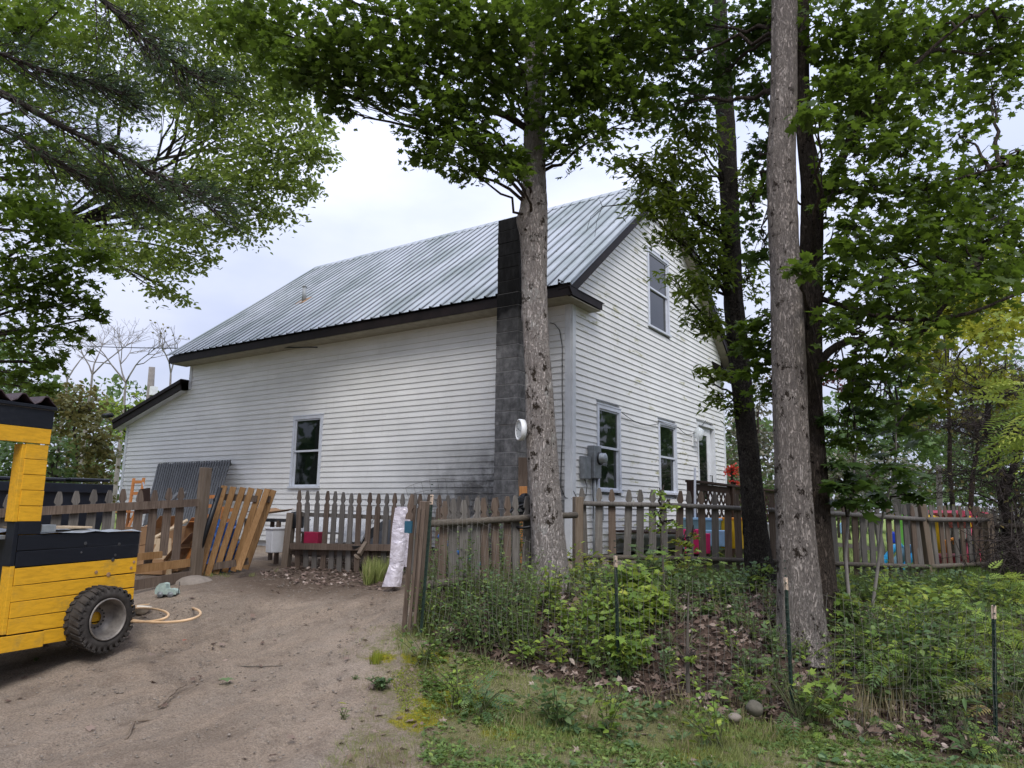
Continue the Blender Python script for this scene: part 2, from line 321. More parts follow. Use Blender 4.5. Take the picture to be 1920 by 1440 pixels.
def ground_mat():
    m, nt, b = new_mat('ground_soil')
    def attr(n):
        a = nt.nodes.new('ShaderNodeAttribute'); a.attribute_name = n; return a.outputs['Fac']
    fine = noise(nt, 70, 7, .75); med = noise(nt, 5, 6, .65); big = noise(nt, .8, 4, .6); mid2 = noise(nt, 16, 6, .7)
    track = noise(nt, 3.0, 5, .65, (1.0, .35, 1), dist=1.0)
    dirt = ramp(nt, big, [(.3, (.26, .205, .155)), (.5, (.355, .292, .228)), (.72, (.46, .385, .31))])
    dirt = mixc(nt, maprange(nt, track, .42, .6, 0, .55), dirt, (.50, .39, .29))
    dirt = mixc(nt, maprange(nt, med, .5, .66, 0, .55), dirt, (.22, .17, .13))
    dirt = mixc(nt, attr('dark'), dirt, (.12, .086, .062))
    dirt = mixc(nt, maprange(nt, mid2, .54, .72, 0, .5), dirt, (.56, .47, .38))
    dirt = mixc(nt, maprange(nt, fine, .35, .62, .75, 0), dirt, (.11, .08, .06))
    vo = nt.nodes.new('ShaderNodeTexVoronoi'); vo.inputs['Scale'].default_value = 55; tc = nt.nodes.new('ShaderNodeTexCoord'); nt.links.new(tc.outputs['Object'], vo.inputs['Vector'])
    peb = maprange(nt, vo.outputs['Distance'], .10, .2, 1, 0)
    dirt = mixc(nt, math_n(nt, 'MULTIPLY', peb, .55), dirt, (.40, .36, .33))
    gr = ramp(nt, noise(nt, 40, 6, .7), [(.3, (.11, .11, .05)), (.55, (.22, .205, .10)), (.75, (.34, .29, .18))])
    li = ramp(nt, noise(nt, 28, 6, .75), [(.3, (.04, .027, .02)), (.55, (.095, .065, .05)), (.78, (.19, .14, .115))])
    mo = ramp(nt, noise(nt, 22, 5, .7), [(.3, (.12, .12, .015)), (.55, (.28, .25, .02)), (.8, (.42, .29, .025))])
    jit = maprange(nt, noise(nt, 9, 6, .75), .3, .7, -.35, .35)
    def edge(a): return maprange(nt, math_n(nt, 'ADD', attr(a), jit), .38, .62)
    c = mixc(nt, edge('grass'), dirt, gr); c = mixc(nt, edge('litter'), c, li); c = mixc(nt, edge('moss'), c, mo)
    lawn = ramp(nt, noise(nt, 12, 5, .7), [(.3, (.12, .17, .04)), (.7, (.24, .29, .09))]); c = mixc(nt, edge('lawn'), c, lawn)
    nt.links.new(c, b.inputs['Base Color']); b.inputs['Roughness'].default_value = .97; b.inputs['Specular IOR Level'].default_value = .12
    hh = math_n(nt, 'ADD', math_n(nt, 'ADD', fine, math_n(nt, 'MULTIPLY', peb, .6)), math_n(nt, 'MULTIPLY', mid2, 1.5))
    bump(nt, b, hh, 1.0, .022); return m
ground_mat()

# ------------------------------------------------------------------ mesh building
def tag(o, label=None, cat=None, group=None, kind=None):
    if label: o['label'] = label
    if cat: o['category'] = cat
    if group: o['group'] = group
    if kind: o['kind'] = kind
    return o
def thing(name, label, cat, loc=(0, 0, 0), group=None):
    o = bpy.data.objects.new(name, None); COL.objects.link(o); o.location = [float(v) for v in loc]; o.empty_display_size = .1
    return tag(o, label, cat, group)
def root_loc(o):
    l = np.zeros(3)
    while o is not None: l += np.array(o.location); o = o.parent
    return l
def link(name, me, mat, parent=None, smooth=False):
    o = bpy.data.objects.new(name, me); COL.objects.link(o)
    if mat and not me.materials:
        for m in (mat if isinstance(mat, (list, tuple)) else [mat]): me.materials.append(MATS[m])
    if parent: o.parent = parent
    if smooth: me.shade_smooth()
    return o
class G:
    """collects vertices and faces; world coordinates in, one mesh object out"""
    def __init__(s): s.v = []; s.f = []; s.m = []; s.cm = 0
    def add(s, vs, fs):
        n = len(s.v); s.v += [tuple(map(float, q)) for q in vs]; s.f += [tuple(i+n for i in f) for f in fs]; s.m += [s.cm]*len(fs); return s
    def box(s, c, size, ax=None, bev=0):
        c = np.array(c, float); hx, hy, hz = [q/2 for q in size]
        ax = np.eye(3) if ax is None else np.array(ax, float)
        vs = [c+ax[0]*a*hx+ax[1]*b*hy+ax[2]*d*hz for a in (-1, 1) for b in (-1, 1) for d in (-1, 1)]
        return s.add(vs, [(0, 1, 3, 2), (4, 6, 7, 5), (0, 4, 5, 1), (2, 3, 7, 6), (0, 2, 6, 4), (1, 5, 7, 3)])
    def beam(s, a, b, w, t, up=(0, 0, 1)):
        a = np.array(a, float); b = np.array(b, float); d = b-a; L = np.linalg.norm(d); d /= L
        u = np.array(up, float); sx = np.cross(d, u)
        if np.linalg.norm(sx) < 1e-4: sx = np.cross(d, (1, 0, .01))
        sx /= np.linalg.norm(sx); u = np.cross(sx, d)
        return s.box((a+b)/2, (w, L, t), (sx, d, u))
    def prism(s, poly, o, ex, ey, ez, t):
        """poly in (ex,ey) at o, extruded t along ez"""
        o, ex, ey, ez = [np.array(q, float) for q in (o, ex, ey, ez)]; n = len(poly)
        vs = [o+ex*a+ey*b for a, b in poly]+[o+ex*a+ey*b+ez*t for a, b in poly]
        fs = [tuple(range(n)), tuple(range(2*n-1, n-1, -1))]+[(i, (i+1) % n, n+(i+1) % n, n+i) for i in range(n)]
        return s.add(vs, fs)
    def tube(s, pts, r, n=8, cap=True):
        pts = [np.array(p, float) for p in pts]; k = len(pts); r = [r]*k if np.isscalar(r) else list(r)
        vs = []; prev = None
        for i, p in enumerate(pts):
            d = pts[min(i+1, k-1)]-pts[max(i-1, 0)]; d /= (np.linalg.norm(d)+1e-9)
            if prev is None:
                a = np.array((0, 0, 1.)) if abs(d[2]) < .9 else np.array((1., 0, 0)); u = np.cross(d, a)
            else: u = prev-d*(prev@d)
            u /= (np.linalg.norm(u)+1e-9); prev = u; w = np.cross(d, u)
            vs += [p+(u*cos(2*pi*j/n)+w*sin(2*pi*j/n))*r[i] for j in range(n)]
        fs = [(i*n+j, i*n+(j+1) % n, (i+1)*n+(j+1) % n, (i+1)*n+j) for i in range(k-1) for j in range(n)]
        if cap: fs += [tuple(range(n-1, -1, -1)), tuple((k-1)*n+j for j in range(n))]
        return s.add(vs, fs)
    def lathe(s, prof, o, axis, n=24, cap=False):
        """prof: (radius, along) pairs"""
        o = np.array(o, float); axis = np.array(axis, float); axis /= np.linalg.norm(axis)
        u = np.cross(axis, (0, 0, 1.) if abs(axis[2]) < .9 else (1., 0, 0)); u /= np.linalg.norm(u); w = np.cross(axis, u)
        vs = [o+axis*b+(u*cos(2*pi*j/n)+w*sin(2*pi*j/n))*a for a, b in prof for j in range(n)]; k = len(prof)
        fs = [(i*n+j, i*n+(j+1) % n, (i+1)*n+(j+1) % n, (i+1)*n+j) for i in range(k-1) for j in range(n)]
        if cap: fs += [tuple(range(n-1, -1, -1)), tuple((k-1)*n+j for j in range(n))]
        return s.add(vs, fs)
    def ring(s, o, ax, ay, R, r, n=36, m=6, wobble=0):
        o, ax, ay = [np.array(q, float) for q in (o, ax, ay)]
        pts = [o+ax*R*cos(2*pi*i/n)+ay*R*sin(2*pi*i/n)+np.array((0, 0, wobble*sin(3*2*pi*i/n))) for i in range(n+1)]
        return s.tube(pts, r, m, False)
    def build(s, name, mat, parent=None, smooth=False, bevel=0):
        off = root_loc(parent) if parent else np.zeros(3)
        me = bpy.data.meshes.new(name); me.from_pydata([tuple(np.array(v)-off) for v in s.v], [], s.f); me.update()
        mats = mat if isinstance(mat, (list, tuple)) else [mat]
        for q in mats: me.materials.append(MATS[q])
        if len(mats) > 1: me.polygons.foreach_set('material_index', s.m)
        o = link(name, me, None, parent, smooth)
        if bevel:
            md = o.modifiers.new('bevel', 'BEVEL'); md.width = bevel; md.segments = 2; md.limit_method = 'ANGLE'
        return o
def npmesh(name, V, F, mat, parent=None, v=None, kind=None, smooth=False):
    """V (n,3), F (m,k) same-size faces, v per-face value"""
    off = root_loc(parent) if parent else np.zeros(3)
    me = bpy.data.meshes.new(name); n, (mf, k) = len(V), F.shape
    me.vertices.add(n); me.vertices.foreach_set('co', (V-off).astype(np.float32).ravel())
    me.loops.add(mf*k); me.loops.foreach_set('vertex_index', F.astype(np.int32).ravel())
    me.polygons.add(mf); me.polygons.foreach_set('loop_start', np.arange(0, mf*k, k, dtype=np.int32))
    me.update(calc_edges=True)
    if v is not None:
        a = me.attributes.new('v', 'FLOAT', 'FACE'); a.data.foreach_set('value', v.astype(np.float32))
    me.materials.append(MATS[mat]); o = bpy.data.objects.new(name, me); COL.objects.link(o)
    if parent: o.parent = parent
    if kind: o['kind'] = kind
    if smooth: me.shade_smooth()
    return o

# leaf templates: points (side, along), tri faces; third number = lift (fold)
def fan(half, c=(0, .02), fold=.12, stem=False):
    full = half+[(-x, y) for x, y in half[::-1][1:-1]]
    vs = [(c[0], c[1], 0)]+[(x, y, abs(x)*fold-.30*y*abs(y)-.35*x*x) for x, y in full]; n = len(full)
    return np.array(vs, float), np.array([(0, 1+i, 1+(i+1) % n) for i in range(n)])
T_MAPLE = fan(fold=.26, half=[(0, -.36), (.2, -.46), (.24, -.22), (.52, -.16), (.34, .04), (.56, .36), (.22, .24), (.15, .44), (0, .64)])
T_MAPLE_B = fan(fold=-.15, half=[(0, -.34), (.24, -.44), (.22, -.2), (.48, -.2), (.30, .02), (.60, .28), (.24, .2), (.18, .40), (.03, .56)])
T_MAPLE_S = fan(fold=.3, half=[(0, -.34), (.46, -.24), (.26, .02), (.54, .34), (.18, .25), (0, .6)])
def quadleaf(w=.5, l=1.0, fold=.15):
    vs = [(0, -.5*l, 0), (w*.42, -.18*l, fold*.4), (w*.36, .15*l, fold*.4), (0, .5*l, -.04), (-w*.36, .15*l, fold*.4), (-w*.42, -.18*l, fold*.4)]
    return np.array(vs, float), np.array([(0, 1, 2), (0, 2, 3), (0, 3, 4), (0, 4, 5)])
T_OVATE = quadleaf(.62); T_ELL = quadleaf(.42); T_NARROW = quadleaf(.26); T_ROUND = quadleaf(.9, .95)
T_DIA = (np.array([(0, -.5, 0), (.33, 0, .05), (0, .5, 0), (-.33, 0, .05)]), np.array([(0, 1, 2), (0, 2, 3)]))
def needle_t(k=14, spread=.5):
    r = np.random.default_rng(3); vs = []; fs = []
    for i in range(k):
        a = r.uniform(0, 6.28); s = r.uniform(.05, spread); d = np.array((cos(a)*s, 1, sin(a)*s)); d /= np.linalg.norm(d); d *= r.uniform(.7, 1)
        q = np.array((-sin(a), 0, cos(a)))*.012; n = len(vs)
        vs += [-q, q, d]; fs.append((n, n+1, n+2))
    return np.array(vs), np.array(fs)
T_NEEDLE = needle_t()
def blade_t():
    vs = [(-.03, 0, 0), (.03, 0, 0), (.02, .55, .06), (-.02, .55, .06), (0, 1, .25)]
    return np.array(vs, float), np.array([(0, 1, 2), (0, 2, 3), (3, 2, 4)])
T_BLADE = blade_t()
def frond_t(n=9, curve=.25, leaf=.23, w=.075):
    vs = []; fs = []
    for i in range(n):
        t = (i+1)/n; y = t; z = -curve*t*t; L = leaf*math.sin(pi*min(1, .25+t*.78))+.03
        for sgn in (-1, 1):
            k = len(vs); vs += [(0, y-w*.5, z), (sgn*L*.5, y+w*.2-w*.5, z+.01), (sgn*L, y+w*1.2, z-.03), (sgn*L*.4, y+w*.8, z+.01)]; fs += [(k, k+1, k+2), (k, k+2, k+3)]
    k = len(vs); vs += [(-.008, 0, 0), (.008, 0, 0), (.004, 1, -curve), ]; fs += [(k, k+1, k+2)]
    return np.array(vs, float), np.array(fs)
T_FROND = frond_t(); T_PINNATE = frond_t(6, .2, .3, .12)

def place(tmpl, pos, nrm, head, size):
    """template copies: nrm = leaf normal, head = direction of the tip"""
    tv, tf = tmpl; n = len(pos)
    z = nrm/np.linalg.norm(nrm, axis=1, keepdims=True)
    y = head-z*np.sum(head*z, 1, keepdims=True); y /= (np.linalg.norm(y, axis=1, keepdims=True)+1e-9); x = np.cross(y, z)
    s = np.broadcast_to(np.asarray(size, float), (n,))[:, None, None]
    V = pos[:, None, :]+s*(tv[None, :, 0:1]*x[:, None]+tv[None, :, 1:2]*y[:, None]+tv[None, :, 2:3]*z[:, None])
    F = (tf[None]+(np.arange(n)*len(tv))[:, None, None]).reshape(-1, 3)
    return V.reshape(-1, 3), F
class Leaves:
    def __init__(s): s.V = []; s.F = []; s.v = []; s.n = 0
    def add(s, tmpl, pos, nrm, head, size, v=None):
        if len(pos) == 0: return
        V, F = place(tmpl, pos, nrm, head, size)
        if v is None: v = rng.random(len(pos))
        s.V.append(V); s.F.append(F+s.n); s.v.append(np.repeat(v, len(tmpl[1]))); s.n += len(V)
    def build(s, name, mat, parent=None, kind=None):
        return npmesh(name, np.concatenate(s.V), np.concatenate(s.F), mat, parent, np.concatenate(s.v), kind)
def unit(n, k=3):
    a = rng.normal(size=(n, k)); return a/np.linalg.norm(a, axis=1, keepdims=True)
def in_ball(n):
    return unit(n)*rng.random((n, 1))**(1/3)
def sprays(L, tmpl, c, rad, nsp, per, sr, size, tilt=.55, droop=.25, flat=.18, out=None, sv=.25):
    """leafy twig sprays through an ellipsoid; each spray is a thin, drooping layer of leaves"""
    c = np.asarray(c, float); rad = np.asarray(rad, float)*np.ones(3)
    cen = c+in_ball(nsp)*rad
    res = cen
    p = np.repeat(cen, per, 0); m = len(p)
    a = rng.uniform(0, 2*pi, m); r = sr*np.sqrt(rng.random(m)); off = np.stack([np.cos(a)*r, np.sin(a)*r, np.zeros(m)], 1)
    base = np.repeat(rng.normal(0, .22, (nsp, 2)), per, 0)
    off[:, 2] = off[:, 0]*base[:, 0]+off[:, 1]*base[:, 1]-droop*r*r/sr+rng.normal(0, flat*sr, m)
    nrm = np.stack([rng.normal(0, tilt, m)+base[:, 0], rng.normal(0, tilt, m)+base[:, 1], np.ones(m)], 1)
    head = off+rng.normal(0, .35*sr, (m, 3)); head[:, 2] -= .3*sr
    sz = size*rng.uniform(.5, 1.25, m); vv = np.clip(rng.beta(2, 2.2, m)*(1-sv)+np.repeat(rng.random(nsp), per)*sv, 0, 1); q = p+off
    if tmpl is T_MAPLE: k = rng.random(m) < .5; L.add(T_MAPLE_B, q[~k], nrm[~k], head[~k], sz[~k], vv[~k]); L.add(tmpl, q[k], nrm[k], head[k], sz[k], vv[k])
    else: L.add(tmpl, q, nrm, head, sz, vv)
    return res
def curve(a, b, sag=0.0, n=8, jit=.0, up=0.0):
    a = np.array(a, float); b = np.array(b, float); t = np.linspace(0, 1, n)[:, None]
    p = a*(1-t)+b*t; p[:, 2] += (np.sin(pi*t[:, 0])*(sag))+up*t[:, 0]*(1-t[:, 0])
    if jit: p[1:-1] += rng.normal(0, jit, (n-2, 3))
    return p
def trunk_mesh(name, pts, radii, mat, parent, ridge=.04, lump=.05, n=40, seg=110, seed=1, flare=0.0, knots=()):
    pts = np.array(pts, float); k = len(pts); t = np.linspace(0, k-1, seg)
    c = np.stack([np.interp(t, range(k), pts[:, i]) for i in range(3)], 1)
    for _ in range(6): c[1:-1] = (c[:-2]+c[2:]+c[1:-1]*2)/4
    r = np.interp(t, range(k), radii); hgt = c[:, 2]-c[0, 2]
    if flare: r = r*(1+flare*np.exp(-hgt/.22))
    ang = np.linspace(0, 2*pi, n, endpoint=False); R = np.random.default_rng(seed)
    rr = r[:, None]*np.ones((1, n))
    for q in range(9):
        m = R.integers(5, 17); f = R.uniform(.3, 1.6); rr = rr+r[:, None]*ridge/3*np.sin(m*ang[None]+f*hgt[:, None]+R.uniform(0, 6)+.8*np.sin(hgt[:, None]*R.uniform(1, 4)+R.uniform(0, 6)))
    for q in range(5):
        m = R.integers(1, 4); f = R.uniform(.8, 3.5); rr = rr+r[:, None]*lump/2*np.sin(m*ang[None]+f*hgt[:, None]+R.uniform(0, 6))
    for (kh, ka, kr, ks) in knots:
        da = np.angle(np.exp(1j*(ang[None]-ka))); rr = rr+kr*np.exp(-((hgt[:, None]-kh)**2+(da*r[:, None])**2)/ks**2)
    rr = rr*(1+R.normal(0, ridge*.22, rr.shape))
    if flare:
        for q in range(3): rr = rr+r[:, None]*flare*.45*np.exp(-hgt[:, None]/.16)*np.maximum(0, np.cos((3+q)*ang[None]+R.uniform(0, 6)))
    V = np.stack([c[:, None, 0]+rr*np.cos(ang)[None], c[:, None, 1]+rr*np.sin(ang)[None], np.broadcast_to(c[:, None, 2], rr.shape)], 2).reshape(-1, 3)
    i = np.arange(seg-1)[:, None]*n; j = np.arange(n)[None]; j2 = (j+1) % n
    F = np.stack([i+j, i+j2, i+n+j2, i+n+j], 2).reshape(-1, 4)
    return npmesh(name, V, F, mat, parent, smooth=True)
def poly_mask(px, py, poly):
    px = np.asarray(px); inside = np.zeros(px.shape, bool); n = len(poly)
    for i in range(n):
        x1, y1 = poly[i]; x2, y2 = poly[(i+1) % n]
        c = ((y1 > py) != (y2 > py)) & (px < (x2-x1)*(py-y1)/(y2-y1+1e-12)+x1); inside ^= c
    return inside

# ------------------------------------------------------------------ ground
def axis_coords(lo, hi, a, b, step, grow=1.16):
    c = list(np.arange(a, b+step/2, step)); s = step; q = a
    left = []
    while q > lo: s *= grow; q -= s; left.append(q)
    s = step; q = b; right = []
    while q < hi: s *= grow; q += s; right.append(q)
    return np.array(left[::-1]+c+right)
def ground():
    xs = axis_coords(-420, 420, -6.5, 8.0, .055); ys = axis_coords(-120, 420, -6.5, 4.0, .055)
    X, Y = np.meshgrid(xs, ys, indexing='ij'); Z = H(X, Y)
    near = np.clip(1-np.maximum(0, np.hypot(X-2, Y+3)-9)/6, 0, 1)
    Z = Z+near*(.018*wob(X, Y, 4, 1)+.007*wob(X, Y, 12, 2)+.0035*wob(X, Y, 30, 3))
    for k0, am in ((-1.15, .035), (.35, .028)):                      # two shallow wheel ruts up the drive
        cx = 1.2+k0-.42*(Y+7)-.05*(Y+7)**2+.08*np.sin(Y*1.7); Z = Z-am*near*np.exp(-((X-cx)/.16)**2)*(Y < -3)*(Y > -9)+am*.5*near*np.exp(-((np.abs(X-cx)-.26)/.08)**2)*(Y < -3)*(Y > -9)
    px, py, dp = proj(np.stack([X.ravel(), Y.ravel(), Z.ravel()], 1)); ok = dp > 1
    jx = px+14*wob(X.ravel(), Y.ravel(), 6, 5); jy = py+8*wob(X.ravel(), Y.ravel(), 5, 6)
    lit = poly_mask(jx, jy, [(775, 1185), (790, 1095), (1060, 1105), (1300, 1085), (1560, 1095), (2300, 1090), (2400, 1530), (1870, 1432), (1480, 1375), (1150, 1300), (960, 1255)])
    gra = poly_mask(jx, jy, [(2600, 1900), (560, 1900), (590, 1430), (690, 1300), (670, 1215), (740, 1150), (775, 1185), (960, 1255), (1150, 1300), (1480, 1375), (1870, 1432), (2600, 1560)])
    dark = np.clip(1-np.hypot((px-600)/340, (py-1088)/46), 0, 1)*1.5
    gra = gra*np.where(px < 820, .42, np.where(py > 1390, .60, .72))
    moss = np.zeros(len(px))
    for a, b, c, d in [(800, 1235, 50, 18), (850, 1318, 85, 26), (780, 1352, 55, 22), (950, 1372, 55, 22), (1300, 1420, 60, 22), (715, 1232, 30, 12)]: moss = np.maximum(moss, 1.35-np.hypot((px-a)/c, (py-b)/d))
    xf, yf = X.ravel(), Y.ravel()
    yard = ((xf > .9) & (yf > (xf-.93)*1.1-1.3)) | (yf > 9)
    road = ((yf < 9) & (xf < -6)) & ~(yf > 8)
    lawn = (yard & (yf > -1.4)).astype(float); lawn[(xf < -13) | ((yf > 4) & (xf < 0))] = 1
    lit = lit & ok & ~yard; gra = gra*(ok & ~yard)
    lawn2 = np.where(~ok & (xf > 4), 0, 0)
    me = bpy.data.meshes.new('ground'); nx, ny = len(xs), len(ys)
    V = np.stack([xf, yf, Z.ravel()], 1); i = np.arange(nx-1)[:, None]*ny; j = np.arange(ny-1)[None]
    F = np.stack([i+j, i+ny+j, i+ny+j+1, i+j+1], 2).reshape(-1, 4)
    me.vertices.add(len(V)); me.vertices.foreach_set('co', V.astype(np.float32).ravel()); me.loops.add(len(F)*4); me.loops.foreach_set('vertex_index', F.astype(np.int32).ravel())
    me.polygons.add(len(F)); me.polygons.foreach_set('loop_start', np.arange(0, len(F)*4, 4, dtype=np.int32)); me.update(calc_edges=True); me.shade_smooth()
    def sm(a):
        a = np.clip(a.astype(float), 0, 1).reshape(nx, ny)
        for _ in range(3): b = a.copy(); b[1:-1, 1:-1] = (a[1:-1, 1:-1]*2+a[:-2, 1:-1]+a[2:, 1:-1]+a[1:-1, :-2]+a[1:-1, 2:])/6; a = b
        return a.ravel()
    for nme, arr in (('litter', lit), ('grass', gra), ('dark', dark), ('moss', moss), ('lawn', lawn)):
        at = me.attributes.new(nme, 'FLOAT', 'POINT'); at.data.foreach_set('value', sm(arr).astype(np.float32))
    me.materials.append(MATS['ground_soil']); o = bpy.data.objects.new('ground', me); COL.objects.link(o); o['kind'] = 'structure'
ground()

# ------------------------------------------------------------------ the house
EXP = .1016
WIN_L = (-6.27, -5.42, 1.97, 3.37)                  # on the long wall: x0,x1,z0,z1
WIN_G = [(.80, 1.66, 1.92, 3.31), (3.30, 4.20, 1.95, 3.31), (2.93, 3.98, 5.06, 6.62)]
DOOR = (5.40, 6.52, 1.35, 3.52)
def RR_(i, k): return sin(i*12.9+k*78.2)
def house():
    hs = thing('wooden_house', 'white clapboard house with a ribbed metal roof and a blackened block chimney', 'house', (0, 0, 0))
    def sub(iv, a, b):
        out = []
        for x0, x1 in iv:
            if b <= x0 or a >= x1: out.append((x0, x1))
            else:
                if a > x0: out.append((x0, a))
                if b < x1: out.append((b, x1))
        return out
    # backing walls
    ROOFZ = lambda y: 4.93+.806*(min(y, 7.3-y)+.42)
    g = G(); g.prism([(-12.44, .2), (-.06, .2), (-.06, 4.80), (-9.98, 4.80), (-9.98, 4.22), (-12.44, 3.64)], (0, .06, 0), (1, 0, 0), (0, 0, 1), (0, 1, 0), .1)
    lw = g.build('long_wall', 'white_trim', hs)
    g = G(); g.prism([(.06, .2), (7.3, .2), (7.3, 4.85), (3.65, 7.84), (.06, 4.95)], (-.06, 0, 0), (0, 1, 0), (0, 0, 1), (-1, 0, 0), .1)
    gw = g.build('gable_wall', 'white_trim', hs)
    g = G(); g.box((-6, 7.25, 2.5), (12, .1, 4.6)); g.box((-12.4, 3.6, 1.9), (.1, 7.2, 3.4)); g.prism([(0, .2), (7.3, .2), (7.3, 4.85), (3.65, 7.84), (0, 4.85)], (-9.95, 0, 0), (0, 1, 0), (0, 0, 1), (1, 0, 0), .1)
    g.build('rear_wall', 'white_trim', hs)
    g = G(); g.box((-6, .12, .6), (12.3, .1, 1.0)); g.box((-.1, 3.6, .6), (.1, 7.2, 1.0)); g.build('foundation', 'dark_sheet', hs)
    R = random.Random(5)
    # siding courses: long wall
    def board(plane, a, b, z, top, parent):
        o1, o2 = .018, .002
        g = G(); q = z+R.uniform(-.0015, .0015); tl = a; tr = b
        if plane == 'y': pts = lambda u, d, w: (u, -d, w)
        else: pts = lambda u, d, w: (d, u, w)
        (la, lb), (ta, tb) = (a, b), top
        vs = [pts(la, o1, q), pts(lb, o1, q), pts(tb, o2, z+EXP+.006), pts(ta, o2, z+EXP+.006), pts(la, -.05, q), pts(lb, -.05, q), pts(tb, -.05, z+EXP+.006), pts(ta, -.05, z+EXP+.006)]
        g.add(vs, [(0, 1, 2, 3), (5, 4, 7, 6), (4, 5, 1, 0), (3, 2, 6, 7), (4, 0, 3, 7), (1, 5, 6, 2)])
        g.build('siding_board', 'siding', parent)
    z = .95; k = 0
    while z < 4.78:
        x0 = -12.36 if z < 3.64 else max(-12.36, -12.44+(z+.06-3.64)/.235)
        if z > 4.13: x0 = -9.88
        zt = min(EXP, 4.80-z)
        cuts = sorted(R.uniform(x0+1, -.6) for _ in range(3))
        segs = [x0]+[c for i, c in enumerate(cuts) if i == 0 or c-cuts[i-1] > 1.2]+[-.10]
        for a, b in zip(segs[:-1], segs[1:]):
            iv = [(a+.001, b-.001)]
            if z+EXP > WIN_L[2] and z < WIN_L[3]-.02: iv = sub(iv, WIN_L[0], WIN_L[1])
            for u, w in iv:
                if w-u > .04: board('y', u, w, z, (u, w), lw)
        z += EXP; k += 1
    z = .95
    while z < 7.7:
        s = .806
        yl = .10 if z < 4.80 else max(.10, (z-4.93)/s-.42+.22); yr = 7.22 if z < 4.80 else 7.3-yl
        z2 = z+EXP; yl2 = .10 if z2 < 4.83 else max(.1, (z2-4.93)/s-.42+.22); yr2 = 7.22 if z2 < 4.83 else 7.3-yl2
        cuts = sorted(R.uniform(yl+.6, yr-.6) for _ in range(2)) if yr-yl > 2.4 else []
        segs = [yl]+[c for i, c in enumerate(cuts) if i == 0 or c-cuts[i-1] > .9]+[yr]
        for i, (a, b) in enumerate(zip(segs[:-1], segs[1:])):
            iv = [(a+.001, b-.001)]
            for w in WIN_G+[DOOR]:
                if z+EXP > w[2] and z < w[3]-.02: iv = sub(iv, w[0], w[1])
            for u, w in iv:
                if w-u > .04: board('x', u, w, z, (yl2 if u < yl+.01 else u, yr2 if w > yr-.01 else w), gw)
        z += EXP
    # corner boards
    for (x, y, z0, z1, dx, dy) in ((-.05, -.012, .93, 4.80, .10, .024), (.012, .05, .93, 4.80, .024, .10), (.012, 7.25, .93, 4.85, .024, .10), (-12.40, -.012, .93, 3.62, .10, .026), (-9.93, -.012, 4.22, 4.80, .10, .026)):
        g = G(); g.box((x, y, (z0+z1)/2), (dx, dy, z1-z0)); g.build('corner_board', 'white_trim', hs)
    # eave: fascia, soffit, frieze
    for ys, sg in ((-.40, 1), (7.70, -1)):
        g = G(); g.beam((-10.22, ys, 4.845), (.21, ys, 4.845), .022, .145); g.build('fascia', 'brown_trim', hs)
        g = G(); g.box((-5.0, ys+sg*.20, 4.755+.012), (10.3, .38, .015)); g.build('soffit', 'soffit_tan', hs)
    g = G()
    for i in range(8): g.tube([(-9.7+i*1.33+.3*sin(i*3), -.418, 4.91), (-9.66+i*1.33+.3*sin(i*3), -.422, 4.91)], .028, 8)
    # roof panels, one sheet each, ribs every nine inches
    s = .806; ln = math.hypot(1, s); nrm = np.array((0, -s, 1))/ln
    xw = .9125; x0 = -10.25
    for side in (0, 1):
        for i in range(12):
            xa = x0+i*xw; xb = min(xa+xw, .26)
            if xa > .2: break
            prof = []
            q = xa
            while q < xb-.01:
                prof += [(q, 0), (q+.016, .030), (q+.042, .030), (q+.056, 0), (q+.10, 0), (q+.108, .006), (q+.118, 0), (q+.162, 0), (q+.17, .006), (q+.18, 0)]; q += xw/4
            prof.append((xb, 0)); prof = [(min(u, xb), w) for u, w in prof]
            g = G(); yA, zA = (-.42, 4.935); vs = []; nr = nrm if side == 0 else nrm*np.array((1, -1, 1))
            sag = .03*sin(i*.9)
            for (yy, t) in ((-.43, 0), (1.6, .5), (3.62, 1)):
                zz = 4.935+s*(yy+.42); Yw = yy if side == 0 else 7.3-yy
                for u, w in prof: vs.append(np.array((u, Yw, zz))+nr*(w+.03-.018*sin(pi*t)*(1 if i % 2 else .6)))
            m = len(prof); fs = [(r*m+c, r*m+c+1, (r+1)*m+c+1, (r+1)*m+c) for r in range(2) for c in range(m-1)]
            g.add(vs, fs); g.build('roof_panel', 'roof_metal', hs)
    g = G(); k = 0
    for yy in (.1, .95, 1.8, 2.65, 3.4):
        for i in range(45):
            xx = x0+.228125*i+.075; zz = 4.935+s*(yy+.42)+.038; g.box((xx, yy+RR_(i, k)*.02, zz), (.016, .016, .016)); k += 1
    g.build('roof_screws', 'grey_metal', hs)['kind'] = 'stuff'
    g = G()
    for sg in (0, 1):
        f = (lambda y: y) if sg == 0 else (lambda y: 7.3-y)
        p = [(-10.2, f(-.40), 4.93), (.2, f(-.40), 4.93), (.2, f(3.65), 8.205), (-10.2, f(3.65), 8.205)]
        q = [(a, b, c-.05) for a, b, c in p]; g.add(p+q, [(0, 1, 2, 3), (7, 6, 5, 4), (0, 4, 5, 1), (1, 5, 6, 2), (2, 6, 7, 3), (3, 7, 4, 0)])
    g.build('roof_deck', 'brown_trim', hs)
    g = G()
    for f, sg in ((lambda y: y, 1), (lambda y: 7.3-y, -1)):
        p = [(-10.27, f(3.50), 8.155), (.28, f(3.50), 8.155), (.28, f(3.65), 8.285), (-10.27, f(3.65), 8.285)]; q = [(a, b, c-.012) for a, b, c in p]
        g.add(p+q, [(0, 1, 2, 3), (7, 6, 5, 4), (0, 4, 5, 1), (1, 5, 6, 2), (3, 7, 4, 0)])
    g.build('ridge_cap', 'roof_metal', hs)
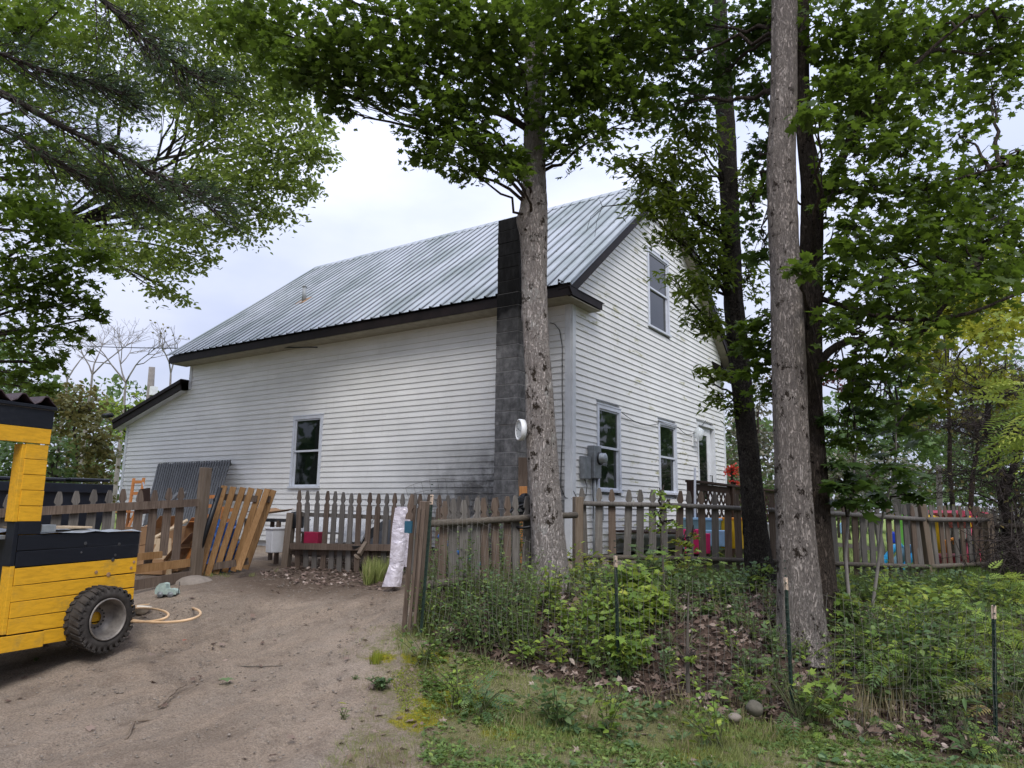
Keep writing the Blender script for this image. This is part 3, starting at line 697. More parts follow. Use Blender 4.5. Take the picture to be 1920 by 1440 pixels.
    # rake boards and returns on the gable
    for f in (lambda y: y, lambda y: 7.3-y):
        g = G(); a = np.array((.215, f(-.42), 4.83)); b = np.array((.215, f(3.65), 8.11)); g.beam(a, b, .03, .145); g.build('rake_board', 'brown_trim', hs)
        g = G(); a = np.array((.238, f(-.44), 4.925)); b = np.array((.238, f(3.65), 8.215)); g.beam(a, b, .018, .035); g.build('drip_edge', 'galvanised', hs)
        g = G(); g.beam((.105, f(-.38), 4.80), (.105, f(3.65), 8.05), .2, .02); g.build('rake_soffit', 'soffit_tan', hs)
        # cornice return: box with sloped hood
        g = G(); ya, yb = sorted((f(-.40), f(.62)))
        g.box((.11, (ya+yb)/2, 4.84), (.22, yb-ya, .115)); g.build('return_box', 'brown_trim', hs)
        g = G(); e = f(.62)
        ya, yb = f(-.42), f(.78)
        g.add([(.235, ya, 4.90), (.235, yb-.1*(1 if yb < 3 else -1), 4.90), (.0, ya, 5.05), (.0, yb, 5.05), (.0, ya, 4.88), (.0, yb-.1*(1 if yb < 3 else -1), 4.88)], [(0, 1, 3, 2), (0, 4, 5, 1), (0, 2, 4), (1, 5, 3)]); g.build('return_hood', 'brown_trim', hs)
        g = G(); g.box((.105, (f(-.38)+f(.60))/2, 4.757), (.2, .96, .012)); g.build('return_soffit', 'soffit_tan', hs)
    # windows
    def window(plane, u0, u1, z0, z1, label=None, sky=False):
        if plane == 'y': c = lambda u, d, z: (u, -d, z); ax = np.array([(1, 0, 0), (0, -1, 0), (0, 0, 1)])
        else: c = lambda u, d, z: (d, u, z); ax = np.array([(0, 1, 0), (1, 0, 0), (0, 0, 1)])
        fw = .062
        def bx(g, ua, ub, za, zb, da, db): g.box(c((ua+ub)/2, (da+db)/2, (za+zb)/2), (ub-ua, db-da, zb-za), ax)
        g = G(); bx(g, u0, u0+fw, z0+.03, z1, -.03, .034); bx(g, u1-fw, u1, z0+.03, z1, -.03, .034); bx(g, u0+fw, u1-fw, z1-fw, z1, -.03, .034)
        bx(g, u0-.01, u1+.01, z1-.001, z1+.018, -.03, .042)
        w = g.build('window', 'vinyl_frame', hs)
        if label: w['label'] = label
        g = G(); bx(g, u0-.02, u1+.02, z0-.005, z0+.032, -.03, .055); g.build('sill', 'vinyl_frame', w)
        zm = (z0+z1)/2+.01
        g = G()  # upper sash sits outside the lower one
        for (za, zb, da) in ((zm-.015, z1-fw, .0), (z0+.032, zm+.015, -.022)):
            bx(g, u0+fw, u0+fw+.034, za, zb, da-.012, da+.012); bx(g, u1-fw-.034, u1-fw, za, zb, da-.012, da+.012)
            bx(g, u0+fw, u1-fw, za, za+.036, da-.0121, da+.0121); bx(g, u0+fw, u1-fw, zb-.03, zb, da-.0121, da+.0121)
        g.build('sash', 'vinyl_frame', w)
        for (za, zb, da) in ((zm+.02, z1-fw-.03, -.004), (z0+.066, zm-.014, -.026)):
            g = G(); q = R.uniform(-.004, .004)
            a = [c(u0+fw+.034, da+q, za), c(u1-fw-.034, da-q, za), c(u1-fw-.034, da-q*.5, zb), c(u0+fw+.034, da+q, zb)]; g.add(a, [(0, 1, 2, 3)]); g.build('pane', 'window_glass', w)
    window('y', *WIN_L); 
    for i, w in enumerate(WIN_G): window('x', *w, label='upstairs gable window reflecting the sky' if i == 2 else None)
    # door in the gable
    y0, y1, z0, z1 = DOOR
    g = G()
    for ya, yb, za, zb in ((y0, y0+.06, z0, z1), (y1-.06, y1, z0, z1), (y0+.06, y1-.06, z1-.06, z1)): g.box((0.0, (ya+yb)/2, (za+zb)/2), (.07, yb-ya, zb-za))
    g.box((-.07, y1-.065, (z0+z1)/2-.03), (.16, .012, z1-z0-.08)); g.box((-.07, (y0+y1)/2, z1-.066), (.16, y1-y0-.14, .012))
    d = g.build('door', 'white_trim', hs)
    g = G(); a, b = y0+.07, y1-.15
    for ya, yb, za, zb in ((a, a+.12, z0, z1-.08), (b-.2, b, z0, z1-.08), (a+.12, b-.2, z1-.24, z1-.08), (a+.12, b-.2, z0, z0+.55)): g.box((-.05, (ya+yb)/2, (za+zb)/2), (.04, yb-ya, zb-za))
    g.build('door_leaf', 'white_plastic', d)
    g = G(); g.add([(-.045, a+.12, z0+.55), (-.045, b-.2, z0+.55), (-.045, b-.2, z1-.24), (-.045, a+.12, z1-.24)], [(0, 1, 2, 3)]); g.build('pane', 'window_glass', d)
    g = G(); g.tube([(-.03, b-.07, 2.2), (.015, b-.07, 2.2), (.015, b-.07, 2.42), (-.03, b-.07, 2.42)], .012, 8); g.build('handle', 'black_plastic', d)
    # lean-to roof at the back end
    g = G(); a0, a1 = (-9.99, 4.44), (-12.78, 3.66)
    p = [(a0[0], -.22, a0[1]), (a1[0], -.22, a1[1]), (a1[0], 7.5, a1[1]), (a0[0], 7.5, a0[1])]; q = [(x, y, zz-.03) for x, y, zz in p]
    g.add(p+q, [(0, 1, 2, 3), (7, 6, 5, 4), (0, 4, 5, 1), (1, 5, 6, 2), (2, 6, 7, 3), (3, 7, 4, 0)]); g.build('lean_to_roof', 'brown_trim', hs)
    g = G(); g.beam((-10.0, -.195, 4.29), (-12.75, -.195, 3.52), .03, .2); g.build('lean_to_fascia', 'brown_trim', hs)
    g = G(); g.beam((-10.0, -.225, 4.375), (-12.76, -.225, 3.605), .025, .07); g.build('lean_to_trim', 'brown_trim', hs)
    g = G(); g.add([(-10, -.18, 4.18), (-12.7, -.18, 3.44), (-12.7, .0, 3.44), (-10, .0, 4.18)], [(0, 1, 2, 3)]); g.add([(-12.7, -.18, 3.42), (-12.45, -.18, 3.50), (-12.45, 0, 3.50), (-12.7, 0, 3.42)], [(0, 1, 2, 3)]); g.build('lean_to_soffit', 'white_trim', hs)
    # chimney of hollow blocks
    g = G(); g.box((-.75, -.35, 3.4), (.388, .588, 5.2)); ch = g.build('chimney', 'mortar', hs)
    z = .82; k = 0
    while z < 5.95:
        j = R.uniform(-.004, .004)
        g = G(); g.box((-.75+j, -.35+R.uniform(-.004, .004), z+.0985), (.40, .60, .194)); o = g.build('concrete_block', 'concrete_block', ch, bevel=.006); z += .2032; k += 1
    # plumbing vent on the roof
    a = P(568, 590, y=1.2); zz = 4.965+s*(1.2+.42); g = G(); g.tube([(a[0], 1.2, zz-.05), (a[0], 1.2, zz+.33)], .05, 12); g.tube([(a[0], 1.2, zz+.33), (a[0], 1.2, zz+.36)], .06, 12); v = g.build('vent_pipe', 'pvc_grey', hs, True)
    g = G(); g.box((a[0], 1.2, zz+.01), (.3, .3, .02), ((1, 0, 0), (0, 1/ln, s/ln), (0, -s/ln, 1/ln))); g.build('flashing', 'rust_tan', v)
    return hs
house()

# ------------------------------------------------------------------ things on the walls
def wall_things():
    m = thing('electric_meter', 'grey electric meter box with a round glass meter by the first gable window', 'electric meter', (0, .45, 2.3))
    g = G(); g.box((.075, .60, 2.36), (.12, .24, .50)); g.build('meter_box', 'grey_metal', m, bevel=.008)
    g = G(); g.lathe([(.085, .135), (.085, .15), (.08, .15), (.08, .23), (.06, .245), (0, .248)], (0, .66, 2.42), (1, 0, 0), 24); g.build('meter_glass', 'galvanised', m, True)
    g = G(); g.lathe([(.1, .13), (.1, .155), (.082, .157)], (0, .66, 2.42), (1, 0, 0), 24); g.build('collar', 'black_plastic', m, True)
    g = G(); g.box((.055, .33, 2.26), (.09, .22, .34)); g.build('breaker_box', 'grey_metal', m, bevel=.008)
    g = G(); g.tube([(.07, .60, 2.11), (.07, .60, .85)], .024, 10); g.tube([(.05, .72, 2.11), (.05, .72, 1.0)], .035, 10); g.build('conduit', 'pvc_grey', m, True)
    g = G(); g.box((.06, .80, 1.62), (.08, .12, .3)); g.build('junction_box', 'grey_metal', m, bevel=.01)
    g = G(); g.tube([(.03, .36, 2.09), (.05, .40, 1.98), (.05, .36, 1.84), (.04, .25, 1.78), (.03, .12, 1.80), (.025, .02, 1.9)], .006, 6); g.tube([(.06, .56, 2.1), (.08, .53, 1.9), (.07, .57, 1.7), (.07, .55, 1.5)], .006, 6); g.build('loose_cable', 'cable_black', m, True)
    g = G(); pts = [(-.36, -.03, 4.50), (-.28, -.032, 4.47), (-.19, -.033, 4.36), (-.14, -.035, 4.1), (-.14, -.035, 3.4), (-.125, -.035, 2.9), (-.15, -.034, 2.4), (-.16, -.034, 1.95), (-.08, -.036, 1.80), (.04, .02, 1.78)]
    tag(g.tube(pts, .006, 6).build('wall_cable', 'cable_black', None, True), 'thin black cable looping down the wall beside the house corner', 'cable')
    g = G(); q = []
    for a, b, sag in (((.045, 1.68, 3.26), (.045, 3.25, 3.24), .10), ((.045, 3.25, 3.30), (.05, 4.25, 3.28), .02), ((.045, 4.25, 3.28), (.06, 5.22, 3.28), .10), ((.06, 5.22, 3.32), (.05, 5.9, 3.6), .03)):
        for t in np.linspace(0, 1, 9): q.append((a[0]*(1-t)+b[0]*t, a[1]*(1-t)+b[1]*t, a[2]*(1-t)+b[2]*t-sag*sin(pi*t)))
    tag(g.tube(q, .006, 5).build('light_cable', 'cable_black', None, True), 'drooping black cable strung over the two ground floor gable windows', 'cable')
    l = thing('wall_lamp', 'lantern lamp with a clear glass shade on the gable beside the door', 'wall lamp', (0, 5.16, 3.2))
    g = G(); g.box((.02, 5.16, 3.12), (.03, .13, .30)); g.build('back_plate', 'white_plastic', l, bevel=.01)
    g = G(); g.tube([(.03, 5.16, 3.10), (.10, 5.16, 3.06), (.15, 5.16, 3.12)], .014, 8); g.build('arm', 'white_plastic', l, True)
    g = G(); g.lathe([(.04, -.01), (.055, 0), (.085, .1), (.095, .2), (.06, .24), (.03, .25), (0, .28)], (.15, 5.16, 3.10), (0, 0, 1), 16); g.build('glass_shade', 'clear_glass', l, True)
    g = G(); g.lathe([(0, 0), (.03, .03), (.035, .07), (0, .12)], (.15, 5.16, 3.14), (0, 0, 1), 12); g.build('bulb', 'white_plastic', l, True)
    # thermometer dial on the front tree is added with the tree
    a, b = P(60, 642, dep=30), np.array((-5.1, -.42, 4.80)); b2 = P(595, 651, y=-.43)
    g = G(); t = np.linspace(0, 1, 30); pts = [a*(1-k)+b2*k-np.array((0, 0, .9*sin(pi*k)*.12)) for k in t]
    tag(g.tube(pts, .014, 5).build('service_wire', 'cable_black', None, True), 'thin service wire running through the sky to the eave', 'wire')
    a = P(60, 757, dep=24); b2 = P(214, 779, y=-.1)
    w = thing('phone_wire', 'sagging phone wire reaching the corner of the lean-to roof', 'wire', a)
    G().tube([a*(1-k)+b2*k-np.array((0, 0, .15*sin(pi*k))) for k in t], .014, 5).build('wire', 'cable_black', w, True)
    c = P(204, 779, y=-.2); G().tube([c-np.array((.25, 0, 0)), c+np.array((.12, 0, 0))], .06, 8).build('insulator', 'black_plastic', w, True)
wall_things()

# ------------------------------------------------------------------ fences
def picket_poly(w, hgt, kind=0):
    n = w*.5; nk = n*.50; hd = n*.88
    if kind == 2: return [(-n, 0), (n, 0), (n, hgt-.02), (n*.9, hgt), (-n*.9, hgt)]
    half = [(n, 0), (n, hgt-.215), (n*.92, hgt-.195), (nk*1.15, hgt-.175), (nk, hgt-.160), (nk*1.1, hgt-.148), (hd, hgt-.128), (hd*.98, hgt-.105), (n*.62, hgt-.045), (n*.36, hgt-.004), (n*.28, hgt)]
    return half+[(-x, z) for x, z in half[::-1]]
PICK = {}
def picket_mesh(w, hgt, kind=0, t=.019):
    key = (round(w, 3), round(hgt, 2), kind)
    if key not in PICK:
        g = G(); g.prism(picket_poly(w, hgt, kind), (0, -t/2, 0), (1, 0, 0), (0, 0, 1), (0, 1, 0), t)
        me = bpy.data.meshes.new('picket'); me.from_pydata(g.v, [], g.f); me.update(); PICK[key] = me
    return PICK[key]
def add_picket(root, base, yaw, lean=0, pitch=0, w=.089, hgt=1.12, kind=0, mat='grey_wood'):
    src = picket_mesh(w, hgt, kind); key = (src.name, mat)
    if key not in PICK: m2 = src.copy(); m2.materials.append(MATS[mat]); PICK[key] = m2
    o = bpy.data.objects.new('picket', PICK[key]); COL.objects.link(o); o.parent = root
    o.location = [float(q) for q in np.array(base)-root_loc(root)]; o.rotation_euler = (pitch, lean, yaw); return o
RF = random.Random(11)
def rail(root, a, b, w=.04, t=.085, mat='rail_wood', rnd=False, name='rail'):
    g = G()
    if rnd: g.tube(curve(a, b, 0, 7, .004), [w, w*1.03, w*.97, w, w*1.04, w*.98, w], 10)
    else: g.beam(a, b, w, t)
    return g.build(name, mat, root, rnd)
def post(root, x, y, z0, z1, s=.1, mat='post_wood', lean=(0, 0), yaw=0):
    g = G(); c, sn = cos(yaw), sin(yaw); g.beam((x, y, z0), (x+lean[0], y+lean[1], z1), s, s, up=(-sn, c, 0)); return g.build('post', mat, root, bevel=.006)
def fence_right():
    # two sections, split where the dark trunk stands; gothic pickets behind round rails
    pts = [(.93, -1.49, .74, 1.89), (1.75, -.90, .76, 1.89), (2.57, -.05, .76, 1.86), (3.30, .75, .70, 1.82), (4.36, 2.30, .62, 1.75), (5.06, 3.72, .62, 1.76)]
    A = np.array(pts); seg = np.hypot(np.diff(A[:, 0]), np.diff(A[:, 1])); L = np.concatenate([[0], np.cumsum(seg)])
    at = lambda d: np.array([np.interp(d, L, A[:, i]) for i in range(4)])
    def sec(d0, d1, label, sp, rr, missing=()):
        p0 = at(d0); f = thing('picket_fence', label, 'fence', (p0[0], p0[1], p0[2]))
        d = d0+.09; k = 0
        while d < d1-.05:
            p = at(d); q = at(d+.05); yaw = math.atan2(q[1]-p[1], q[0]-p[0]); n = np.array((-(q[1]-p[1]), q[0]-p[0])); n /= np.linalg.norm(n)
            if k not in missing:
                zt = p[3]+RF.uniform(-.012, .015); zb = max(h(p[0], p[1])+.02, zt-1.16); lean = RF.gauss(0, .018)
                add_picket(f, (p[0]+n[0]*.03, p[1]+n[1]*.03, zt-round((zt-zb)/.06)*.06), yaw, lean, RF.gauss(0, .01), hgt=round((zt-zb)/.06)*.06, mat='grey_wood' if RF.random() < .72 else 'brown_wood')
            d += sp+RF.uniform(-.012, .012); k += 1
        for off in (.19, .83):
            m = 3; ds = np.linspace(d0, d1, m)
            a, b = at(d0), at(d1); mid = at((d0+d1)/2)
            g = G(); pp = [np.array((q[0]-.0, q[1], q[3]-off)) for q in (a, mid, b)]
            nn = np.array((b[1]-a[1], -(b[0]-a[0]), 0)); nn /= np.linalg.norm(nn); pp = [q+nn*.028 for q in pp]
            g.tube([pp[0], (pp[0]+pp[1])/2, pp[1], (pp[1]+pp[2])/2, pp[2]], [rr, rr*1.05, rr*.96, rr*1.02, rr], 10); g.build('rail', 'grey_wood' if off < .5 else 'rail_wood', f, True)
        return f, at
    f, _ = sec(0, L[2]+.16, 'weathered picket fence between the big front tree and the dark leaning trunk', .163, .030)
    q = at(.02); post(f, q[0], q[1]-.06, h(q[0], q[1])-.1, 1.78, .105, 'post_wood', (.0, .01), .9)
    q = at(L[2]+.05); 
    f, _ = sec(L[2]+.30, L[4]-.05, 'grey picket fence right of the twin trunks with the blue slide behind it', .160, .030)
    q = at(L[4]-.10); post(f, q[0]-.04, q[1], h(q[0], q[1])-.1, 1.78, .10, 'grey_wood', (-.05, .02), .9)
    f, _ = sec(L[4]+.02, L[5], 'far right picket fence section ending at the square corner post', .170, .034)
    q = at(L[4]+.06); post(f, q[0], q[1], h(q[0], q[1])-.1, 1.77, .10, 'post_wood', (-.07, -.03), .9)
    q = at(L[5]); post(f, q[0], q[1], h(q[0], q[1])-.1, 1.66, .13, 'post_wood', (0, 0), .9)
    # side run leading away from the corner post, and the far run at the back of the yard
    f = thing('picket_fence', 'picket fence run leading away from the corner post at the right edge', 'fence', (5.1, 3.8, .6))
    a, b = np.array((5.12, 3.85)), np.array((7.6, 6.6)); Ls = np.linalg.norm(b-a); k = 0.05
    while k < Ls:
        p = a+(b-a)*k/Ls; add_picket(f, (p[0], p[1], 1.72-1.08), math.atan2(b[1]-a[1], b[0]-a[0]), RF.gauss(0, .015), hgt=1.08); k += .15
    for zz in (1.50, .88): rail(f, (5.18, 3.82, zz-.02), (7.66, 6.55, zz), .042, rnd=True)
    f = thing('picket_fence', 'distant picket fence closing the back of the yard', 'fence', (3, 13, .7))
    a, b = P(1700, 1050, dep=15.5), P(1990, 1050, dep=19); k = 0; Ls = np.hypot(*(b-a)[:2])
    while k < Ls:
        p = a+(b-a)*k/Ls; add_picket(f, (p[0], p[1], .72), math.atan2(b[1]-a[1], b[0]-a[0]), RF.gauss(0, .012), hgt=1.14); k += .15
    for zz in (1.0, 1.58): rail(f, (a[0], a[1]-.05, zz), (b[0], b[1]-.05, zz), .03, .08)
    q = P(1690, 1050, dep=15.2); post(f, q[0], q[1], .6, 2.25, .16, 'grey_wood')
fence_right()

def fence_middle():
    f = thing('picket_fence', 'sagging picket fence left of the big front tree with its rail on the near side', 'fence', (.45, -3.7, .8))
    a, b = np.array((.50, -3.84, 1.46)), np.array((1.10, -1.85, 1.56)); yaw = math.atan2(b[1]-a[1], b[0]-a[0])
    cols = [832, 853, 874, 895, 916, 936, 955, 972]
    xs = [P(c, 1000, dep=1) for c in cols]
    for i, c in enumerate(cols+[990, 1004]):
        # where the sight line of the photo meets the fence plane
        r = P(c, 1000, dep=1)-CAM; n = np.array((b[1]-a[1], -(b[0]-a[0]), 0)); t = ((a-CAM)@n)/(r@n); p = CAM+r*t; s = (p-a)@(b-a)/((b-a)@(b-a))
        zt = a[2]+(b[2]-a[2])*s+.235; zb = h(p[0], p[1])
        add_picket(f, (p[0]-.02, p[1], zt-1.08+RF.uniform(-.02, .02)), yaw, RF.gauss(.02, .03), -.05, hgt=1.08, w=.095, mat='brown_wood' if i in (0, 4, 5, 6) else 'grey_wood')
    rail(f, a, b, .037, rnd=True); rail(f, (a[0], a[1], .86), (a[0]+.2, a[1]+.6, .90), .042, rnd=True)
    p0 = P(803, 1100, dep=7.25); g = G(); g.beam((.47, -3.92, .62), (.53, -3.92, 1.68), .075, .07); g.build('post', 'brown_wood', f, bevel=.006)
    # gate leaf standing open, seen edge on, with a short blue-daubed batten
    gt = thing('garden_gate', 'open gate leaf seen edge on with a patch of blue paint', 'gate', (.2, -4.1, .6))
    A, B = P(771, 1130, dep=7.3), P(783, 945, dep=7.35)
    for i, (x0, x1) in enumerate(((757, 776), (768, 787), (778, 796))):
        a = P(x0, 1185-i*8, dep=6.9-.12*i); b = P(x1, 955-(0 if i else 8), dep=7.05-.12*i)
        g = G(); d = (b-a)/np.linalg.norm(b-a)
        w = .042 if i == 0 else .024
        g.beam(a, b, w, .02 if i == 0 else .035, up=(.5, -.85, 0)); g.build('slat', 'brown_wood', gt)
    a = P(768, 950, dep=6.95); add_picket(gt, (a[0], a[1], a[2]-.12), .25, .1, 0, hgt=.24, w=.075, mat='brown_wood')
    a = P(766, 988, dep=6.85); g = G(); g.box(a, (.075, .03, .11), ((.9, .3, 0), (-.3, .9, 0), (0, 0, 1))); g.build('blue_batten', 'blue_paint', gt)
fence_middle()

def fence_house():
    f = thing('picket_fence', 'long picket fence in front of the window with piled boards behind it', 'fence', (-3.7, -2.05, .7))
    a, b = np.array((-3.62, -2.06)), np.array((-.30, -1.50)); Ls = np.linalg.norm(b-a); yaw = math.atan2(b[1]-a[1], b[0]-a[0]); n = 0; k = .12
    cols = [549, 564, 580, 597, 613, 629, 645, 661, 678, 696, 713, 731, 749, 767]
    while k < Ls+.6:
        p = a+(b-a)*k/Ls; zt = 1.85-.02*k+RF.uniform(-.012, .012)
        add_picket(f, (p[0], p[1], zt-1.16), yaw, RF.gauss(-.012, .02)+(.05 if n in (9, 15) else 0), RF.gauss(0, .02), hgt=1.16, w=.085, mat='grey_wood' if RF.random() < .62 else 'brown_wood'); k += .148+RF.uniform(-.010, .010); n += 1
    for zz in (1.50, .92): g = G(); g.beam((a[0], a[1]+.045, zz), (b[0]+.5, b[1]+.125, zz-.05), .035, .06); g.build('rail', 'rail_wood' if zz < 1.2 else 'grey_wood', f)
    g = G(); g.beam((-3.70, -2.10, .60), (-3.66, -2.08, 1.52), .15, .10); g.build('post', 'post_wood', f, bevel=.006)
fence_house()

def fence_left():
    f = thing('picket_fence', 'picket fence behind the yellow wooden truck, running up to a tall rough post', 'fence', (-3.45, -4.5, .6))
    a, b = np.array((-3.78, -6.6, 1.45)), np.array((-3.42, -3.80, 1.645)); yaw = math.atan2(b[1]-a[1], b[0]-a[0])
    n = np.array((b[1]-a[1], -(b[0]-a[0]), 0))
    for i, c in enumerate([-60, -25, 10, 45, 104, 138, 170, 201, 230, 259, 286, 313, 337]):
        r = P(c, 1000, dep=1)-CAM; t = ((a-CAM)@n)/(r@n); p = CAM+r*t; s = (p[1]-a[1])/(b[1]-a[1])
        zt = a[2]+(b[2]-a[2])*s+.20; hg = 1.02 if i < 9 else (.84 if i in (9, 11) else .96)
        add_picket(f, (p[0]-.04, p[1], zt-hg+RF.uniform(-.02, .02)), yaw, RF.gauss(0, .015), 0, hgt=hg, w=.098, mat='grey_wood' if i < 8 else 'brown_wood')
    rail(f, a, b, .04, .095, 'brown_wood')
    rail(f, (-3.50, -4.62, .83), (-3.42, -3.85, .885), .03, .10, 'tan_wood', name='cross_board'); rail(f, (-3.46, -4.75, .97), (-3.45, -4.22, 1.0), .03, .085, 'tan_wood', name='cross_board')
    rail(f, (-3.50, -5.1, .60), (-3.40, -3.85, .72), .03, .12, 'brown_wood', name='cross_board')
    tp = thing('fence_post', 'tall rough square post set in concrete at the left fence end', 'post', (-3.42, -3.75, .6))
    g = G(); g.beam((-3.42, -3.76, .55), (-3.40, -3.75, 2.10), .125, .10, up=(1, .1, 0)); g.build('timber', 'post_wood', tp, bevel=.008)
    g = G(); r = np.random.default_rng(2); pr = [(.24, 0), (.22, .05), (.15, .09), (.05, .11), (0, .11)]; g.lathe(pr, (-3.33, -3.82, .62), (0, 0, 1), 14); g.build('footing', 'stone_pale', tp, True)
fence_left()

def wire_fence():
    f = thing('wire_fence', 'sagging wire garden fence on white-tipped green steel posts along the foot of the bank', 'wire fence', (3, -4, .2))
    P3 = [(P(790, 1165, dep=6.72), P(810, 928, dep=6.85)), (P(1161, 1287, dep=6.05), P(1154, 1043, dep=6.1)), (P(1487, 1352, dep=5.5), P(1473, 1084, dep=5.55)), (P(1865, 1398, dep=5.15), P(1863, 1136, dep=5.2))]
    for k, (a, b) in enumerate(P3):
        a = a-np.array((0, 0, .1)); d = b-a; L = np.linalg.norm(d); d /= L
        g = G(); g.beam(a, b, .028, .005, up=(.4, -.9, 0)); g.beam(a, b, .005, .028, up=(.4, -.9, 0))
        for i in range(int(L/.055)): g.box(a+d*(.2+i*.055)+np.array((.004, -.016, 0)), (.012, .012, .008))
        p = g.build('steel_post', 'post_green', f)
        g = G(); g.beam(b-d*.09, b+d*.002, .0315, .008, up=(.4, -.9, 0)); g.beam(b-d*.09, b+d*.002, .008, .031, up=(.4, -.9, 0)); g.build('white_tip', 'rusty_white', p)
    # mesh of the wire: woven panel, one piece
    g = G(); tops = [p[1] for p in P3]; bots = [p[0] for p in P3]
    tops.append(tops[-1]+(tops[-1]-tops[-2])*1.0); bots.append(bots[-1]+(bots[-1]-bots[-2])*1.0)
    def wv(p, q, r):
        d = q-p; L = np.linalg.norm(d)
        if L < 1e-4: return
        d /= L; s = np.cross(d, (.4, -.9, .1)); s /= np.linalg.norm(s); u = np.cross(s, d); n = len(g.v)
        g.v += [tuple(x) for x in (p+s*r, p-s*r*.5+u*r*.87, p-s*r*.5-u*r*.87, q+s*r, q-s*r*.5+u*r*.87, q-s*r*.5-u*r*.87)]
        for i in range(3): g.f.append((n+i, n+(i+1) % 3, n+3+(i+1) % 3, n+3+i)); g.m.append(0)
    for i in range(len(tops)-1):
        a0, a1, b0, b1 = bots[i], bots[i+1], tops[i], tops[i+1]; n = int(np.linalg.norm(a1-a0)/.052); rows = 11
        def pt(u, v):
            p = (a0*(1-u)+a1*u)*(1-v)+(b0*(1-u)+b1*u)*v; sg = sin(pi*u); e = .10*sg*v
            return p+np.array((.03*sin(u*9+i*2)*sin(v*3), .04*sin(u*7+v*4+i), -e+.012*sin(u*31+v*5)))
        for k in range(n+1):
            u = k/n; 
            for v0 in (0, .25, .5, .75): wv(pt(u+.004*sin(v0*9+k), v0), pt(u+.004*sin(v0*9+2.2+k), v0+.25), .0013)
        for j in range(rows+1):
            v = j/rows
            for k in range(0, n, 2): wv(pt(k/n, v*.97+.0), pt(min(1, (k+2)/n), v*.97), .0018 if j in (0, rows) else .0013)
    o = g.build('wire_mesh', 'wire', f); o['kind'] = 'stuff'
wire_fence()

